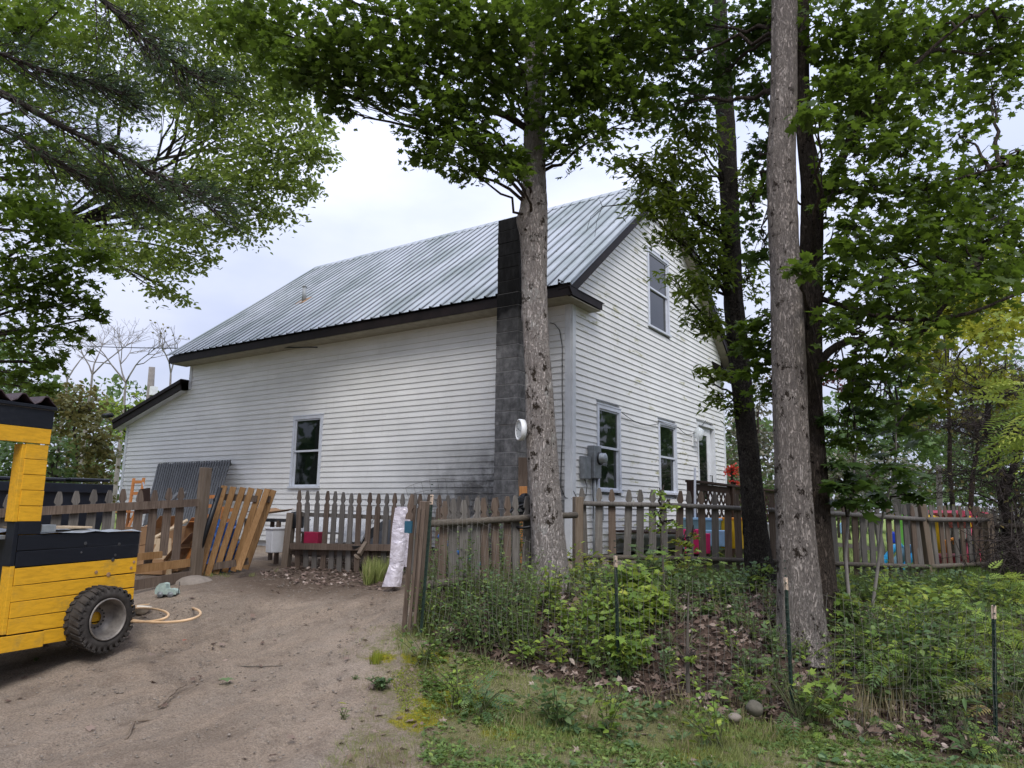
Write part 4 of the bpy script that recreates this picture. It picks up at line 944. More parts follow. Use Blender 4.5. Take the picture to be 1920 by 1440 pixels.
# ------------------------------------------------------------------ home-made wooden truck
def truck():
    a = radians(-10.5); e1 = np.array((sin(a), cos(a), 0)); e2 = np.array((cos(a), -sin(a), 0)); O = np.array((-1.794, -5.469, 0)); ez = np.array((0, 0, 1.))
    q = lambda s, off, z: O+e1*s+e2*off+ez*z
    AX = (e1, e2, ez); RT = random.Random(3)
    t = thing('wooden_truck', 'home-made yellow and black plank truck with a knobbly flat tyre', 'play truck', q(-1.2, -.5, .3))
    def bx(name, mat, s0, s1, o0, o1, z0, z1, par=t, bev=.003, tilt=0):
        g = G(); g.beam(q(s0, (o0+o1)/2, (z0+z1)/2-tilt), q(s1, (o0+o1)/2, (z0+z1)/2+tilt), abs(o1-o0), z1-z0); return g.build(name, mat, par, bevel=bev)
    rows = [.405, .535, .668, .802, .937, 1.085]
    for i in range(5):
        j = RT.uniform(-.004, .004)
        if i == 0:
            bx('plank', 'yellow_paint', -.86, -.0+j, -.022, 0, rows[0]+.01, rows[1]-.006, tilt=.0); bx('plank', 'yellow_paint', -2.9, -.862, -.018, .006, rows[0]-.008, rows[1]-.012)
        else: bx('plank', 'yellow_paint', -1.175+j, .0+j*.5, -.022, RT.uniform(-.003, .003), rows[i]+.004, rows[i+1]-.004, tilt=.004*i)
    bx('plank', 'black_paint', -1.18, .0, -.022, .001, 1.088, 1.214, tilt=.012); bx('plank', 'black_paint', -1.18, .003, -.022, .0, 1.216, 1.342, tilt=.006)
    bx('plank', 'black_paint', -1.19, -1.0, -.022, .001, 1.344, 1.45)
    # cab post: short boards nailed on a square post, with the reveal beside it
    z = 1.452
    for i in range(5):
        w = .131; bx('plank', 'yellow_paint', -1.205-.003*i, -1.008-.003*i, -.022, RT.uniform(-.001, .003), z, z+w-.004); z += w
    bx('jamb', 'yellow_paint', -1.245, -1.207, -.11, -.004, 1.45, 2.10); bx('jamb', 'yellow_paint', -1.215, -1.178, -.11, -.004, .54, 1.085); bx('jamb', 'black_paint', -1.222, -1.184, -.11, -.004, 1.086, 1.449)
    bx('inner_post', 'yellow_paint', -1.2, -1.02, -.12, -.03, 1.3, 2.1)
    bx('header_board', 'yellow_paint', -2.9, -1.018, -.022, .008, 2.112, 2.243); bx('header_board', 'black_paint', -2.9, -1.012, -.022, .010, 2.246, 2.405)
    bx('roof_board', 'black_paint', -2.95, -1.0, -1.2, .03, 2.412, 2.44)
    for k in range(7):
        g = G(); s0 = -1.10-.20*k; pr = [(-.105, 0), (-.05, .035), (-.015, .085), (.012, .087), (.055, .04), (.10, .0), (.055, .028), (.012, .075), (-.015, .073), (-.05, .023)]
        g.prism(pr, q(s0, .02, 2.442), e1, ez, -e2, 1.2); g.build('roofing_ridge', 'brown_roofing', t)
    bx('backing', 'black_plastic', -1.16, -.01, -.034, -.0225, .42, 1.32, bev=0)  # black sheet added behind the planks, stands in for shade in their seams
    # nose: front, top sheet, bulkhead
    bx('front_panel', 'black_paint', -.024, 0, -1.15, -.024, .42, 1.335); bx('bulkhead', 'black_paint', -1.18, -1.15, -1.12, -.12, .42, 1.30); bx('far_side', 'yellow_paint', -1.18, 0, -1.17, -1.15, .42, 1.335)
    g = G(); vs = []; n = 8; r = np.random.default_rng(4)
    for i in range(n+1):
        for j in range(n+1): vs.append(q(-1.0+1.02*i/n, .012-1.17*j/n, 1.352+.008*r.normal()))
    g.add(vs, [(i*(n+1)+j, i*(n+1)+j+1, (i+1)*(n+1)+j+1, (i+1)*(n+1)+j) for i in range(n) for j in range(n)]); g.build('hood_sheet', 'galvanised', t)
    bx('hood_board', 'pale_wood', -.85, -.25, -.75, -.35, 1.372, 1.39); bx('hood_block', 'galvanised', -.98, -.85, -.12, -.02, 1.36, 1.42)
    bx('cab_floor', 'black_paint', -2.9, -1.18, -1.12, -.03, .47, .50); bx('seat_box', 'black_paint', -2.6, -1.95, -1.05, -.06, .50, .95)
    bx('dashboard', 'galvanised', -1.42, -1.2, -.6, -.14, 1.30, 1.335)
    bx('rear_post', 'yellow_paint', -2.9, -2.72, -.12, 0, .54, 2.1)
    for s0 in (-2.9, -1.2): bx('far_post', 'yellow_paint', s0, s0+.17, -1.15, -1.05, .5, 2.24)
    # knots and screw heads as round pieces in the paint
    for s0, z0, rr in ((-.035, 1.055, .014), (-.06, 1.0, .014), (-.30, .955, .022), (-.43, .985, .016), (-.57, 1.25, .016), (-.22, 1.23, .016), (-.6, 1.17, .010), (-.25, 1.13, .014), (-.27, 1.09, .018)):
        g = G(); g.lathe([(rr, 0), (rr, .002), (rr*.7, .003), (0, .003)], q(s0, .002, z0), e2, 12); g.build('knot', 'rust_tan' if z0 < 1.08 else 'dark_sheet', t)
    # wheels
    def wheel(s0, off, sg):
        c = q(s0, off, .578)
        g = G(); prof = [(.186, .135), (.20, .148), (.235, .152), (.268, .138), (.284, .115), (.290, .07), (.291, 0), (.290, -.05), (.282, -.09), (.26, -.11), (.2, -.105), (.186, -.09)]
        pr = [(.186+(a_-.186)*.90, (b_-.01)*sg) for a_, b_ in prof]; g.lathe(pr, c, e2, 64)
        w = g.build('wheel', 'rubber', t, True)
        g = G()
        for i in range(28):
            th = 2*pi*i/28; u = e1*cos(th)+ez*sin(th); tg = -e1*sin(th)+ez*cos(th)
            for (o0, o1, sk, ln) in ((.02, .135, .02, .034), (-.10, -.0, -.02, .034)):
                oo = (o0+o1)/2*sg; cc = c+u*.280+e2*oo+tg*(.5*2*pi*.29/28 if o0 < 0 else 0)
                g.box(cc, (ln, (o1-o0), .017), (tg+e2*sk*8*.02, e2+tg*sk*14, u))
            g.box(c+u*.256+e2*.136*sg, (.026, .008, .042), (tg, e2, u))
        g.build('tread', 'rubber', w)
        g = G(); pr = [(.186, .135), (.180, .146), (.172, .142), (.168, .12), (.158, .09), (.155, .03), (.148, .02), (.146, -.005), (.118, -.012), (.112, -.03), (.075, -.034), (.068, -.026), (.056, -.026)]
        g.lathe([(a_, b_*sg) for a_, b_ in pr], c, e2, 48); g.build('rim', 'wheel_paint', w, True)
        g = G()
        for i in range(16):
            th = 2*pi*i/16; u = e1*cos(th)+ez*sin(th); g.lathe([(.0075, 0), (.0075, .004), (0, .005)], c+u*.086-e2*.0275*sg, e2*sg, 8)
        g.build('bolt_ring', 'black_plastic', w)
    wheel(-.405, .055, 1); wheel(-2.25, .055, 1); wheel(-.405, -1.2, -1); wheel(-2.25, -1.2, -1)
truck()

# ------------------------------------------------------------------ clutter on the left
def slab(g, a, b, c, t):
    """plate with corner a and edge ends b, c"""
    a, b, c = [np.array(v, float) for v in (a, b, c)]; n = np.cross(b-a, c-a); n /= np.linalg.norm(n); n *= t
    g.add([a, b, b+c-a, c, a+n, b+n, b+c-a+n, c+n], [(0, 1, 2, 3), (7, 6, 5, 4), (0, 4, 5, 1), (1, 5, 6, 2), (2, 6, 7, 3), (3, 7, 4, 0)])
def box_open(root, c, sz, yaw, mat='cardboard', flaps=True):
    x = np.array((cos(yaw), sin(yaw), 0)); y = np.array((-sin(yaw), cos(yaw), 0)); z = np.array((0, 0, 1.)); c = np.array(c, float); w, d, hh = sz
    g = G()
    for s, ax, ot, L, M in ((1, x, y, w, d), (-1, x, y, w, d), (1, y, x, d, w), (-1, y, x, d, w)): g.box(c+ax*s*L/2+z*hh/2, (.006, M, hh), (ax, ot, z))
    g.box(c+z*.004, (w, d, .006), (x, y, z)); g.build('carton', mat, root)
    if flaps:
        for s, ax, ot, L, M, an in ((1, x, y, w, d, .9), (-1, x, y, w, d, -.2), (1, y, x, d, w, .4)):
            e = c+ax*s*L/2+z*hh; dr = ax*s*cos(an)+z*sin(an); g = G(); slab(g, e-ot*M/2, e+ot*M/2, e-ot*M/2+dr*L*.45, .005); g.build('flap', mat, root)
def left_clutter():
    # dumpster
    a, b = P(-60, 905, dep=12.6), P(209, 891, dep=14.2); z1 = 2.13
    e1 = b-a; e1[2] = 0; L = np.linalg.norm(e1); e1 /= L; e2 = np.array((-e1[1], e1[0], 0)); ez = np.array((0, 0, 1.))
    t = thing('dumpster', 'big dark navy dumpster behind the left picket fence', 'dumpster', (a[0], a[1], .7))
    g = G(); B = lambda s, d, z: np.array((a[0], a[1], 0))+e1*s+e2*d+ez*z
    vs = [B(.06, .0, .8), B(L-.14, 0, .8), B(L-.14, 1.4, .8), B(.06, 1.4, .8), B(-.02, -.05, 1.98), B(L, -.05, 1.98), B(L, 1.5, 1.98), B(-.02, 1.5, 1.98)]
    g.add(vs, [(0, 1, 2, 3), (4, 7, 6, 5), (0, 4, 5, 1), (1, 5, 6, 2), (2, 6, 7, 3), (3, 7, 4, 0)]); g.build('bin_body', 'navy_plastic', t, bevel=.01)
    g = G(); g.box(B(L/2, -.06, 1.90), (L+.06, .08, .17), (e1, e2, ez)); g.box(B(L+.01, .7, 1.92), (.06, 1.5, .12), (e1, e2, ez)); g.build('rim_band', 'navy_plastic', t, bevel=.01)
    for k in range(3):
        g = G(); g.box(B(L*(k+.5)/3, .72, 2.05+.01*k), (L/3-.04, 1.55, .045), (e1, e2, ez)); g.box(B(L*(k+.5)/3, -.07, 2.04+.01*k), (L/3-.08, .05, .05), (e1, e2, ez)); g.build('lid', 'navy_plastic', t, bevel=.012)
    # weathered crib-like panel leaning on the wall
    t = thing('slatted_panel', 'weathered slate-grey panel of many thin slats leaning against the wall', 'panel', P(350, 945, y=-.6))
    TL, TR = P(298, 870, y=-.12), P(431, 864, y=-.12); BL, BR = P(270, 985, y=-.9), P(398, 975, y=-.9); n = 30
    for i in range(n):
        k = i/(n-1); bt = BL*(1-k)+BR*k; tp = TL*(1-k)+TR*k; tp = tp+(tp-bt)*RF.uniform(-.004, .012); g = G(); g.beam(bt, tp, .052, .018, up=(0, -1, .5)); g.build('slat', 'slate_wood', t)
    for k in (.12, .5, .97):
        g = G(); p, q = BL*(1-k)+TL*k, BR*(1-k)+TR*k; o = np.array((0, .035, -.02)); g.beam(p+o, q+o, .03, .09, up=(0, -.5, 1)); g.build('batten', 'slate_wood', t)
    # brown slatted panels leaning beside the tall post
    def slats(cols, label, mat):
        t = thing('slatted_panel', label, 'panel', P(cols[0][0], cols[0][1], dep=9.5))
        m = len(cols)-1
        for i, (bx_, by_, tx, ty) in enumerate(cols):
            bt = P(bx_, by_, dep=9.45+.35*i/m); tp = P(tx, ty, dep=9.95+.1*i/m); g = G(); g.beam(bt, tp, .082, .02, up=(.5, -.8, .2)); g.build('slat', mat, t)
        for k in (.10, .88):
            p, q = [P(c[0]*(1-k)+c[2]*k, c[1]*(1-k)+c[3]*k, dep=9.5+.5*k+.06) for c in (cols[0], cols[-1])]; g = G(); g.beam(p, q, .03, .09, up=(0, 0, 1)); g.build('batten', 'brown_wood', t)
    slats([(373, 1083, 421, 911), (389, 1080, 438, 913), (404, 1076, 456, 914), (421, 1073, 472, 915), (437, 1071, 488, 917)], 'tan slatted panel leaning right beside the tall fence post', 'tan_wood')
    slats([(447, 1069, 502, 917), (460, 1067, 513, 919)], 'darker slatted panel edge at the right end of the tan panel', 'tan_wood')
    g = G(); g.tube([P(363, 1070, dep=9.35), P(413, 914, dep=9.6)], .033, 12); g.tube([P(404, 940, dep=9.56), P(406, 935, dep=9.57)], .037, 12)
    tag(g.build('black_pipe', 'black_plastic', None, True), 'black plastic pipe leaning along the left edge of the tan slatted panel', 'pipe')
    # plastic bag
    g = G(); r = np.random.default_rng(8); c = P(414, 1030, dep=10.1); n = 18; vs = []
    for i in range(n):
        for j in range(n):
            th = pi*i/(n-1); ph = 2*pi*j/n; k = 1+.16*r.normal(); vs.append(c+np.array((.30*sin(th)*cos(ph), .22*sin(th)*sin(ph), .34*cos(th)))*k)
    g.add(vs, [(i*n+j, i*n+(j+1) % n, (i+1)*n+(j+1) % n, (i+1)*n+j) for i in range(n-1) for j in range(n)])
    tag(g.build('plastic_bag', 'blue_plastic', None), 'crumpled translucent blue bag behind the tan slatted panel', 'bag')
    # folding chairs, ladder backs
    def chair(label, a, b, w, lean, seat=True):
        t = thing('wooden_chair', label, 'chair', a)
        a, b = np.array(a), np.array(b); d = b-a
        for k in (0, 1): g = G(); g.beam(a+w*k, b+w*k, .05, .028, up=(0, -1, .3)); g.build('side_rail', 'chair_orange', t)
        for k in (.25, .5, .72, .93): g = G(); g.beam(a+d*k, a+d*k+w, .02, .05); g.build('rung', 'chair_orange', t)
        if seat:
            for k in range(4): p = a+d*.38+np.array((.25, -.75, 0))*(.05+.09*k); g = G(); g.beam(p, p+w, .07, .018); g.build('seat_slat', 'chair_orange', t)
        for k in (0, 1): g = G(); p = a+d*.6+w*k; g.beam(p, p+np.array((.28, -.42, -.75)), .045, .025, up=(0, -1, .3)); g.build('leg', 'chair_orange', t)
    chair('orange wooden chair with its ladder back upright, left of the grey panel', P(236, 1000, dep=12.0), P(251, 897, dep=12.3), P(265, 1000, dep=11.9)-P(246, 1000, dep=12.0), 0)
    chair('orange folding chair leaning between the tall post and the black pipe', P(376, 1010, dep=10.6), P(389, 926, dep=10.8), P(398, 1010, dep=10.5)-P(376, 1010, dep=10.6), 0)
    chair('orange folding chair lying low behind the tan slatted panel', P(402, 1045, dep=10.5), P(420, 950, dep=10.7), P(424, 1045, dep=10.4)-P(402, 1045, dep=10.5), 0, False)
    for i, (px, py, dp, sz, yw, lb) in enumerate([(272, 1030, 10.8, (.5, .4, .42), .3, 'open tan carton at the left end of the pile behind the fence'), (312, 1055, 10.2, (.45, .4, .36), .7, 'open carton with a raised flap beside the tall post'),
                                                 (345, 1040, 10.6, (.4, .35, .5), .1, 'tallest brown carton just left of the tall post'), (296, 1085, 10.0, (.4, .5, .2), .5, 'flattened low carton at the foot of the fence')]):
        p = P(px, py, dep=dp); p[2] = max(h(p[0], p[1]), p[2]-.1); t = thing('cardboard_box', lb, 'cardboard box', p); box_open(t, p, sz, yw)
    g = G(); g.beam(P(282, 1012, dep=10.1), P(352, 975, dep=10.3), .09, .02, up=(0, -.6, 1)); tag(g.build('pale_board', 'pale_wood', None), 'pale pine board lying slanted over the cartons', 'board')
    g = G(); slab(g, P(288, 1080, dep=9.9), P(322, 1080, dep=9.8), P(288, 1010, dep=10.1), .015); tag(g.build('plywood_sheet', 'pale_wood', None), 'upright pale plywood sheet seen between the fence pickets', 'plywood')
    g = G(); slab(g, P(262, 965, dep=11.5), P(282, 962, dep=11.4), P(262, 918, dep=11.6), .02); tag(g.build('dark_board', 'deck_wood', None), 'dark brown board standing behind the orange chair', 'board')
    g = G(); g.tube([P(268, 905, dep=11.9), P(277, 940, dep=11.6)], .012, 6); tag(g.build('metal_bar', 'galvanised', None), 'thin bright metal bar leaning beside the orange chair', 'bar')
    for k, (x, y, dx, dy, lb) in enumerate([(325, 935, 14, -10, 'left grey stick jutting over the fence rail'), (340, 934, 12, -10, 'right grey stick jutting over the fence rail')]):
        g = G(); g.beam(P(x-6, y+6, dep=10.4), P(x+dx-4, y+dy, dep=10.6), .05, .05); tag(g.build('wood_offcut', 'slate_wood', None, bevel=.008), lb, 'wood offcut')
left_clutter()

def middle_clutter():
    # things between the long fence and the wall
    t = thing('low_table', 'dark low table with cardboard on it beside the fence post end', 'table', P(512, 1040, dep=11.5))
    p = P(510, 975, dep=11.6); g = G(); g.box((p[0]+.1, p[1], p[2]), (.9, .6, .04), ((1, .1, 0), (-.1, 1, 0), (0, 0, 1))); g.build('table_top', 'dark_sheet', t)
    for dx in (-.3, .48):
        for dy in (-.25, .25): g = G(); g.beam((p[0]+dx, p[1]+dy, p[2]), (p[0]+dx, p[1]+dy, .75), .05, .05, up=(1, 0, 0)); g.build('leg', 'brown_wood', t)
    p2 = P(512, 962, dep=11.4); g = G(); n = 10; vs = [(p2[0]-.35+.075*i, p2[1]-.25+.05*j, p2[2]+.03*sin(i*.9)+.02*j*.3) for i in range(n) for j in range(n)]
    g.add(vs, [(i*n+j, i*n+j+1, (i+1)*n+j+1, (i+1)*n+j) for i in range(n-1) for j in range(n-1)]); tag(g.build('cardboard_sheet', 'cardboard', None), 'curled cardboard sheet lying on the low dark table', 'cardboard')
    t = thing('plastic_crate', 'off-white plastic tub standing right of the slatted panels', 'tub', P(514, 1035, dep=10.9))
    c = P(514, 1036, dep=10.9); g = G()
    vs = []; 
    for z, k in ((0, .85), (.34, 1.0)): vs += [c+np.array((a*.08*k, b*.12*k, z)) for a, b in ((-1, -1), (1, -1), (1, 1), (-1, 1))]
    g.add(vs, [(3, 2, 1, 0), (0, 1, 5, 4), (1, 2, 6, 5), (2, 3, 7, 6), (3, 0, 4, 7)]); g.build('tub_body', 'white_plastic', t, bevel=.01)
    g = G(); g.box(c+np.array((0, 0, .355)), (.19, .27, .03)); g.build('lid', 'white_plastic', t, bevel=.008)
    def sheet(name, mat, lb, cat, c1, c2, c3, t=.03):
        g = G(); slab(g, c1, c2, c3, t); return tag(g.build(name, mat, None), lb, cat)
    sheet('foam_panel', 'foam_white', 'white panel lying level behind the left half of the long fence', 'panel', P(560, 1000, dep=11.2), P(690, 1003, dep=10.9), P(575, 965, dep=11.9))
    sheet('foam_panel', 'foam_white', 'grey-white panel leaning at a steep slant behind the long fence', 'panel', P(628, 1018, dep=10.8), P(662, 960, dep=11.2), P(676, 1015, dep=10.6))
    g = G(); a, b, c, d = P(655, 1018, dep=10.9), P(742, 960, dep=11.0), P(745, 1022, dep=10.3), P(660, 1024, dep=10.3)
    g.add([a, b, c, d, a+(0, .1, -.1), b+(0, .1, -.02), c+(0, .1, -.1), d+(0, .1, -.1)], [(0, 1, 2, 3), (7, 6, 5, 4), (0, 4, 5, 1), (1, 5, 6, 2), (2, 6, 7, 3), (3, 7, 4, 0)])
    tag(g.build('roofing_sheet', 'dark_sheet', None), 'large dark grey sheet sloping down behind the long fence', 'sheet')
    p = P(590, 1008, dep=10.8); g = G(); g.box(p, (.26, .2, .17), ((.95, .2, 0), (-.2, .95, 0), (0, 0, 1))); tag(g.build('magenta_box', 'magenta_box', None, bevel=.01), 'small magenta box on the white panel behind the fence', 'box')
    p = P(556, 990, dep=11); g = G(); g.lathe([(.1, 0), (.11, .04), (.11, .2), (.09, .24), (0, .25)], p, (0, 0, 1), 16); tag(g.build('black_bucket', 'black_plastic', None, True), 'black bucket at the left end of the white panel', 'bucket')
    for i, (y0, lb) in enumerate(((1031, 'lower of two long planks lying behind the long fence'), (1021, 'upper of two long planks lying behind the long fence'))):
        g = G(); g.beam(P(545, y0+3, dep=10.9-.1*i), P(742, y0+6, dep=10.2-.1*i), .04, .09); tag(g.build('long_plank', 'brown_wood', None), lb, 'plank')
    g = G(); g.beam(P(673, 1040, dep=9.9), P(686, 1018, dep=10.1), .05, .05); g.lathe([(.0, 0), (.05, .01), (.055, .03), (.03, .05)], P(672, 1042, dep=9.88), (-.5, -.3, -.7), 12)
    tag(g.build('wood_peg', 'post_wood', None), 'short round-ended stick poking out between two pickets', 'stick')
    # near-black strip standing in for the shaded gap below the siding
    g = G(); g.box((-2.2, -.02, .955), (2.4, .03, .07)); tag(g.build('gap_shade_strip', 'gap_shade', None), 'dark strip painted as the shaded gap below the lowest clapboards left of the chimney', 'gap')
    # arched piece of wire netting behind the fence, against the wall
    g = G(); 
    def arch(u, v):
        x = -2.75+u*2.1; z = 1.45+.78*v*math.sin(min(1, .35+u*.9)*pi*.62)*(1-.45*u); return np.array((x, -.32-.25*v*(1-u), z))
    for i in range(15): g.tube([arch(i/14, v) for v in np.linspace(0, 1, 6)], .0035, 4, False)
    for j in range(5): g.tube([arch(u, j/4) for u in np.linspace(0, 1, 12)], .0035, 4, False)
    tag(g.build('wire_netting', 'wire', None), 'arched piece of rusty garden netting propped against the sooty wall', 'wire netting')
    # hanging clear pocket organiser
    t = thing('pocket_organiser', 'clear plastic pocket organiser hanging down the fence end to the ground', 'organiser', P(748, 1098, dep=8.6))
    ys = [952, 990, 1018, 1058, 1100]; xl = [741, 735, 733, 730, 716]; xr = [768, 762, 760, 757, 752]
    g = G(); p = [P(742, 950, dep=8.95), P(770, 950, dep=8.85), P(758, 1062, dep=8.75), P(736, 1062, dep=8.85)]; slab(g, p[0]+(0, .02, 0), p[1]+(0, .02, 0), p[3]+(0, .02, 0), .004); g.build('backing', 'pouch_plastic', t)
    for i in range(4):
        g = G(); n = 8; r = np.random.default_rng(20+i); vs = []
        for a in range(n+1):
            for b in range(n+1):
                u, v = a/n, b/n; x = (xl[i]*(1-v)+xl[i+1]*v)*(1-u)+(xr[i]*(1-v)+xr[i+1]*v)*u; y = ys[i]*(1-v)+ys[i+1]*v
                vs.append(P(x, y, dep=8.85-.09*i-(.10 if i == 3 else .06)*sin(pi*u)*(.3+.7*v)+.006*r.normal()))
        g.add(vs, [(a*(n+1)+b, a*(n+1)+b+1, (a+1)*(n+1)+b+1, (a+1)*(n+1)+b) for a in range(n) for b in range(n)]); g.build('pocket', 'pouch_plastic', t, True)
    # timbers, ring and bucket near the chimney foot
    g = G(); g.beam(P(979, 1060, dep=9.6), P(981, 858, dep=9.9), .13, .05, up=(.5, -.8, 0)); tag(g.build('timber_upright', 'brown_wood', None, bevel=.004), 'brown upright timber standing in front of the chimney', 'timber')
    g = G(); g.beam(P(983, 1075, dep=9.2), P(981, 912, dep=9.45), .10, .04, up=(.5, -.8, 0)); tag(g.build('timber_upright', 'orange_wood', None, bevel=.004), 'fresh orange timber just in front of the brown upright', 'timber')
    c = P(990, 966, dep=8.2); g = G(); g.ring(c, (.9, .2, -.12), (.1, .8, .55), .24, .016, 36, 8); tag(g.build('rubber_hoop', 'black_plastic', None, True), 'black rubber hoop hung on the fence behind the big front tree', 'hoop')
    g = G(); r = np.random.default_rng(6); c = P(986, 950, dep=8.6); n = 12; vs = [c+np.array((.16*sin(pi*i/(n-1))*cos(2*pi*j/n), .14*sin(pi*i/(n-1))*sin(2*pi*j/n), .13*cos(pi*i/(n-1))))*(1+.15*r.normal()) for i in range(n) for j in range(n)]
    g.add(vs, [(i*n+j, i*n+(j+1) % n, (i+1)*n+(j+1) % n, (i+1)*n+j) for i in range(n-1) for j in range(n)]); tag(g.build('black_bag', 'black_plastic', None), 'bunched black bag stuffed beside the front tree', 'bag')
    g = G(); g.tube([P(822, 1003, dep=9.0), P(850, 1030, dep=9.0), P(905, 1062, dep=9.0)], .03, 8); g.tube([P(905, 1062, dep=9.0), P(912, 1098, dep=8.9)], .03, 8)
    tag(g.build('blue_frame', 'blue_plastic', None, True), 'blue tube frame lying behind the sagging middle fence', 'frame')
middle_clutter()

# ------------------------------------------------------------------ yard: toys, hose, sticks
def yard_things():
    z0 = lambda x, y: h(x, y)
    t = thing('toy_truck', 'small dusty pale green toy truck on the dirt by the tall post', 'toy truck', P(315, 1114, dep=8.4))
    c = P(313, 1117, dep=8.45); c[2] = h(c[0], c[1])+.036; u = P(335, 1117, dep=8.45)-P(313, 1117, dep=8.45); u[2] = 0; u /= np.linalg.norm(u); w = np.array((-u[1], u[0], 0)); ez = np.array((0, 0, 1.))
    g = G(); pr = [(-.112, .008), (-.12, .04), (-.105, .085), (-.075, .115), (-.035, .125), (-.008, .118), (.0, .07), (.012, .052), (.05, .06), (.095, .055), (.118, .035), (.12, .008), (.10, .008), (.09, .03), (.06, .04), (.03, .03), (.02, .008), (-.02, .008), (-.03, .03), (-.06, .04), (-.09, .03), (-.10, .008)]; g.prism(pr, c-w*.05, u, ez, w, .10); g.build('toy_body', 'seafoam', t, bevel=.008)
    for s in (-.060, .060):
        for k in (-1, 1): g = G(); g.lathe([(.0, .010), (.016, .010), (.018, .004), (.028, .006), (.034, .0), (.034, -.022)], c+u*s+w*.050*k, w*k, 18); g.build('wheel', 'grey_metal', t, True)
    g = G(); g.tube([c+u*.12+w*.02, c+u*.125+w*.02+ez*.14], .004, 5); g.build('mast', 'dark_sheet', t)
    t = P(265, 1122, dep=7.9); b = thing('white_bowl', 'off-white plastic bowl behind the front tyre', 'bowl', t); c = np.array(t); c[2] = h(c[0], c[1])
    g = G(); g.lathe([(0, .006), (.05, .004), (.075, .03), (.105, .075), (.108, .078), (.10, .076), (.07, .032), (.05, .012), (0, .012)], c, (.05, .05, 1), 28); g.build('bowl', 'bone', b, True)
    for (cx, cy, rx, ry, lb) in ((300, 1150, 76, 17, 'larger tan hoop lying on the dirt beside the tyre'), (262, 1153, 54, 13, 'smaller tan hoop lying inside the larger one')):
        pts = []
        for i in range(49):
            an = 2*pi*i/48; x, y = cx+rx*cos(an), cy+ry*sin(an); p = P(x, y, z=.5); 
            for _ in range(6): p = P(x, y, z=h(p[0], p[1])+.012)
            pts.append(p)
        tag(G().tube(pts, .011, 8, False).build('plastic_hoop', 'hose_tan', None, True), lb, 'hoop')
    def ground_line(px, r, name, mat, lb, cat):
        pts = []
        for x, y in px:
            p = P(x, y, z=.4)
            for _ in range(8): p = P(x, y, z=h(p[0], p[1])+r*.6)
            pts.append(p)
        q = []
        for i in range(len(pts)-1):
            for k in range(4): q.append(pts[i]+(pts[i+1]-pts[i])*k/4+rng.normal(0, .006, 3)*(1, 1, .3))
        q.append(pts[-1]); n = len(q); tag(G().tube(q, [r*(1-.6*i/n) for i in range(n)], 7).build(name, mat, None, True), lb, cat)
    ground_line([(346, 1123), (400, 1129), (450, 1127), (520, 1122), (560, 1110), (587, 1107)], .011, 'dry_branch', 'post_wood', 'long thin dry branch lying across the back of the dirt yard', 'branch')
    ground_line([(400, 1329), (440, 1328), (462, 1322), (475, 1326)], .008, 'dry_twig', 'post_wood', 'thin dry twig on the bare dirt at the bottom centre-left', 'twig')
    ground_line([(300, 1325), (325, 1300), (335, 1290), (350, 1284)], .012, 'tree_root', 'post_wood', 'bare root breaking the surface of the dirt at the lower left', 'root')
    ground_line([(404, 1252), (440, 1249), (490, 1250), (530, 1248)], .006, 'dry_twig', 'twig', 'long straight twig in the middle of the dirt', 'twig')
    ground_line([(640, 1108), (665, 1110), (690, 1107)], .006, 'dry_twig', 'post_wood', 'short twig on the dirt before the pocket organiser', 'twig')
    ground_line([(705, 1125), (720, 1116), (740, 1115)], .007, 'dry_twig', 'twig', 'bent twig beside the open gate leaf', 'twig')
    ground_line([(240, 1385), (252, 1352), (285, 1350), (330, 1346)], .010, 'tree_root', 'post_wood', 'forked root in the dirt near the bottom edge', 'root')
    # stones on the bank
    for i, (x, y, rx, lb, mt) in enumerate([(1415, 1328, .055, 'mossy egg-shaped stone at the foot of the bank', 'stone'), (1378, 1345, .05, 'flat pale stone left of the egg-shaped one', 'stone_pale'), (1893, 1300, .25, 'large pale boulder at the right edge behind the last post', 'stone_pale'), (1622, 1258, .17, 'grey boulder half hidden in the bank plants', 'stone')]):
        p = P(x, y, z=.2)
        for _ in range(8): p = P(x, y, z=h(p[0], p[1])+rx*.25)
        r = np.random.default_rng(30+i); n, m = 16, 24; dirs = r.normal(size=(9, 3)); ph = r.uniform(0, 6, 9); vs = []
        for a in range(n):
            for b in range(m):
                d = np.array((sin(pi*a/(n-1))*cos(2*pi*b/m), sin(pi*a/(n-1))*sin(2*pi*b/m), cos(pi*a/(n-1)))); k = 1+.06*sum(sin(2.2*dirs[q]@d+ph[q]) for q in range(9))/2
                vs.append(p+d*rx*k*np.array((1.0, .9, .85 if i == 0 else .62)))
        g = G(); g.add(vs, [(a*m+b, a*m+(b+1) % m, (a+1)*m+(b+1) % m, (a+1)*m+b) for a in range(n-1) for b in range(m)]); tag(g.build('bank_stone', mt, None, True), lb, 'stone')
yard_things()

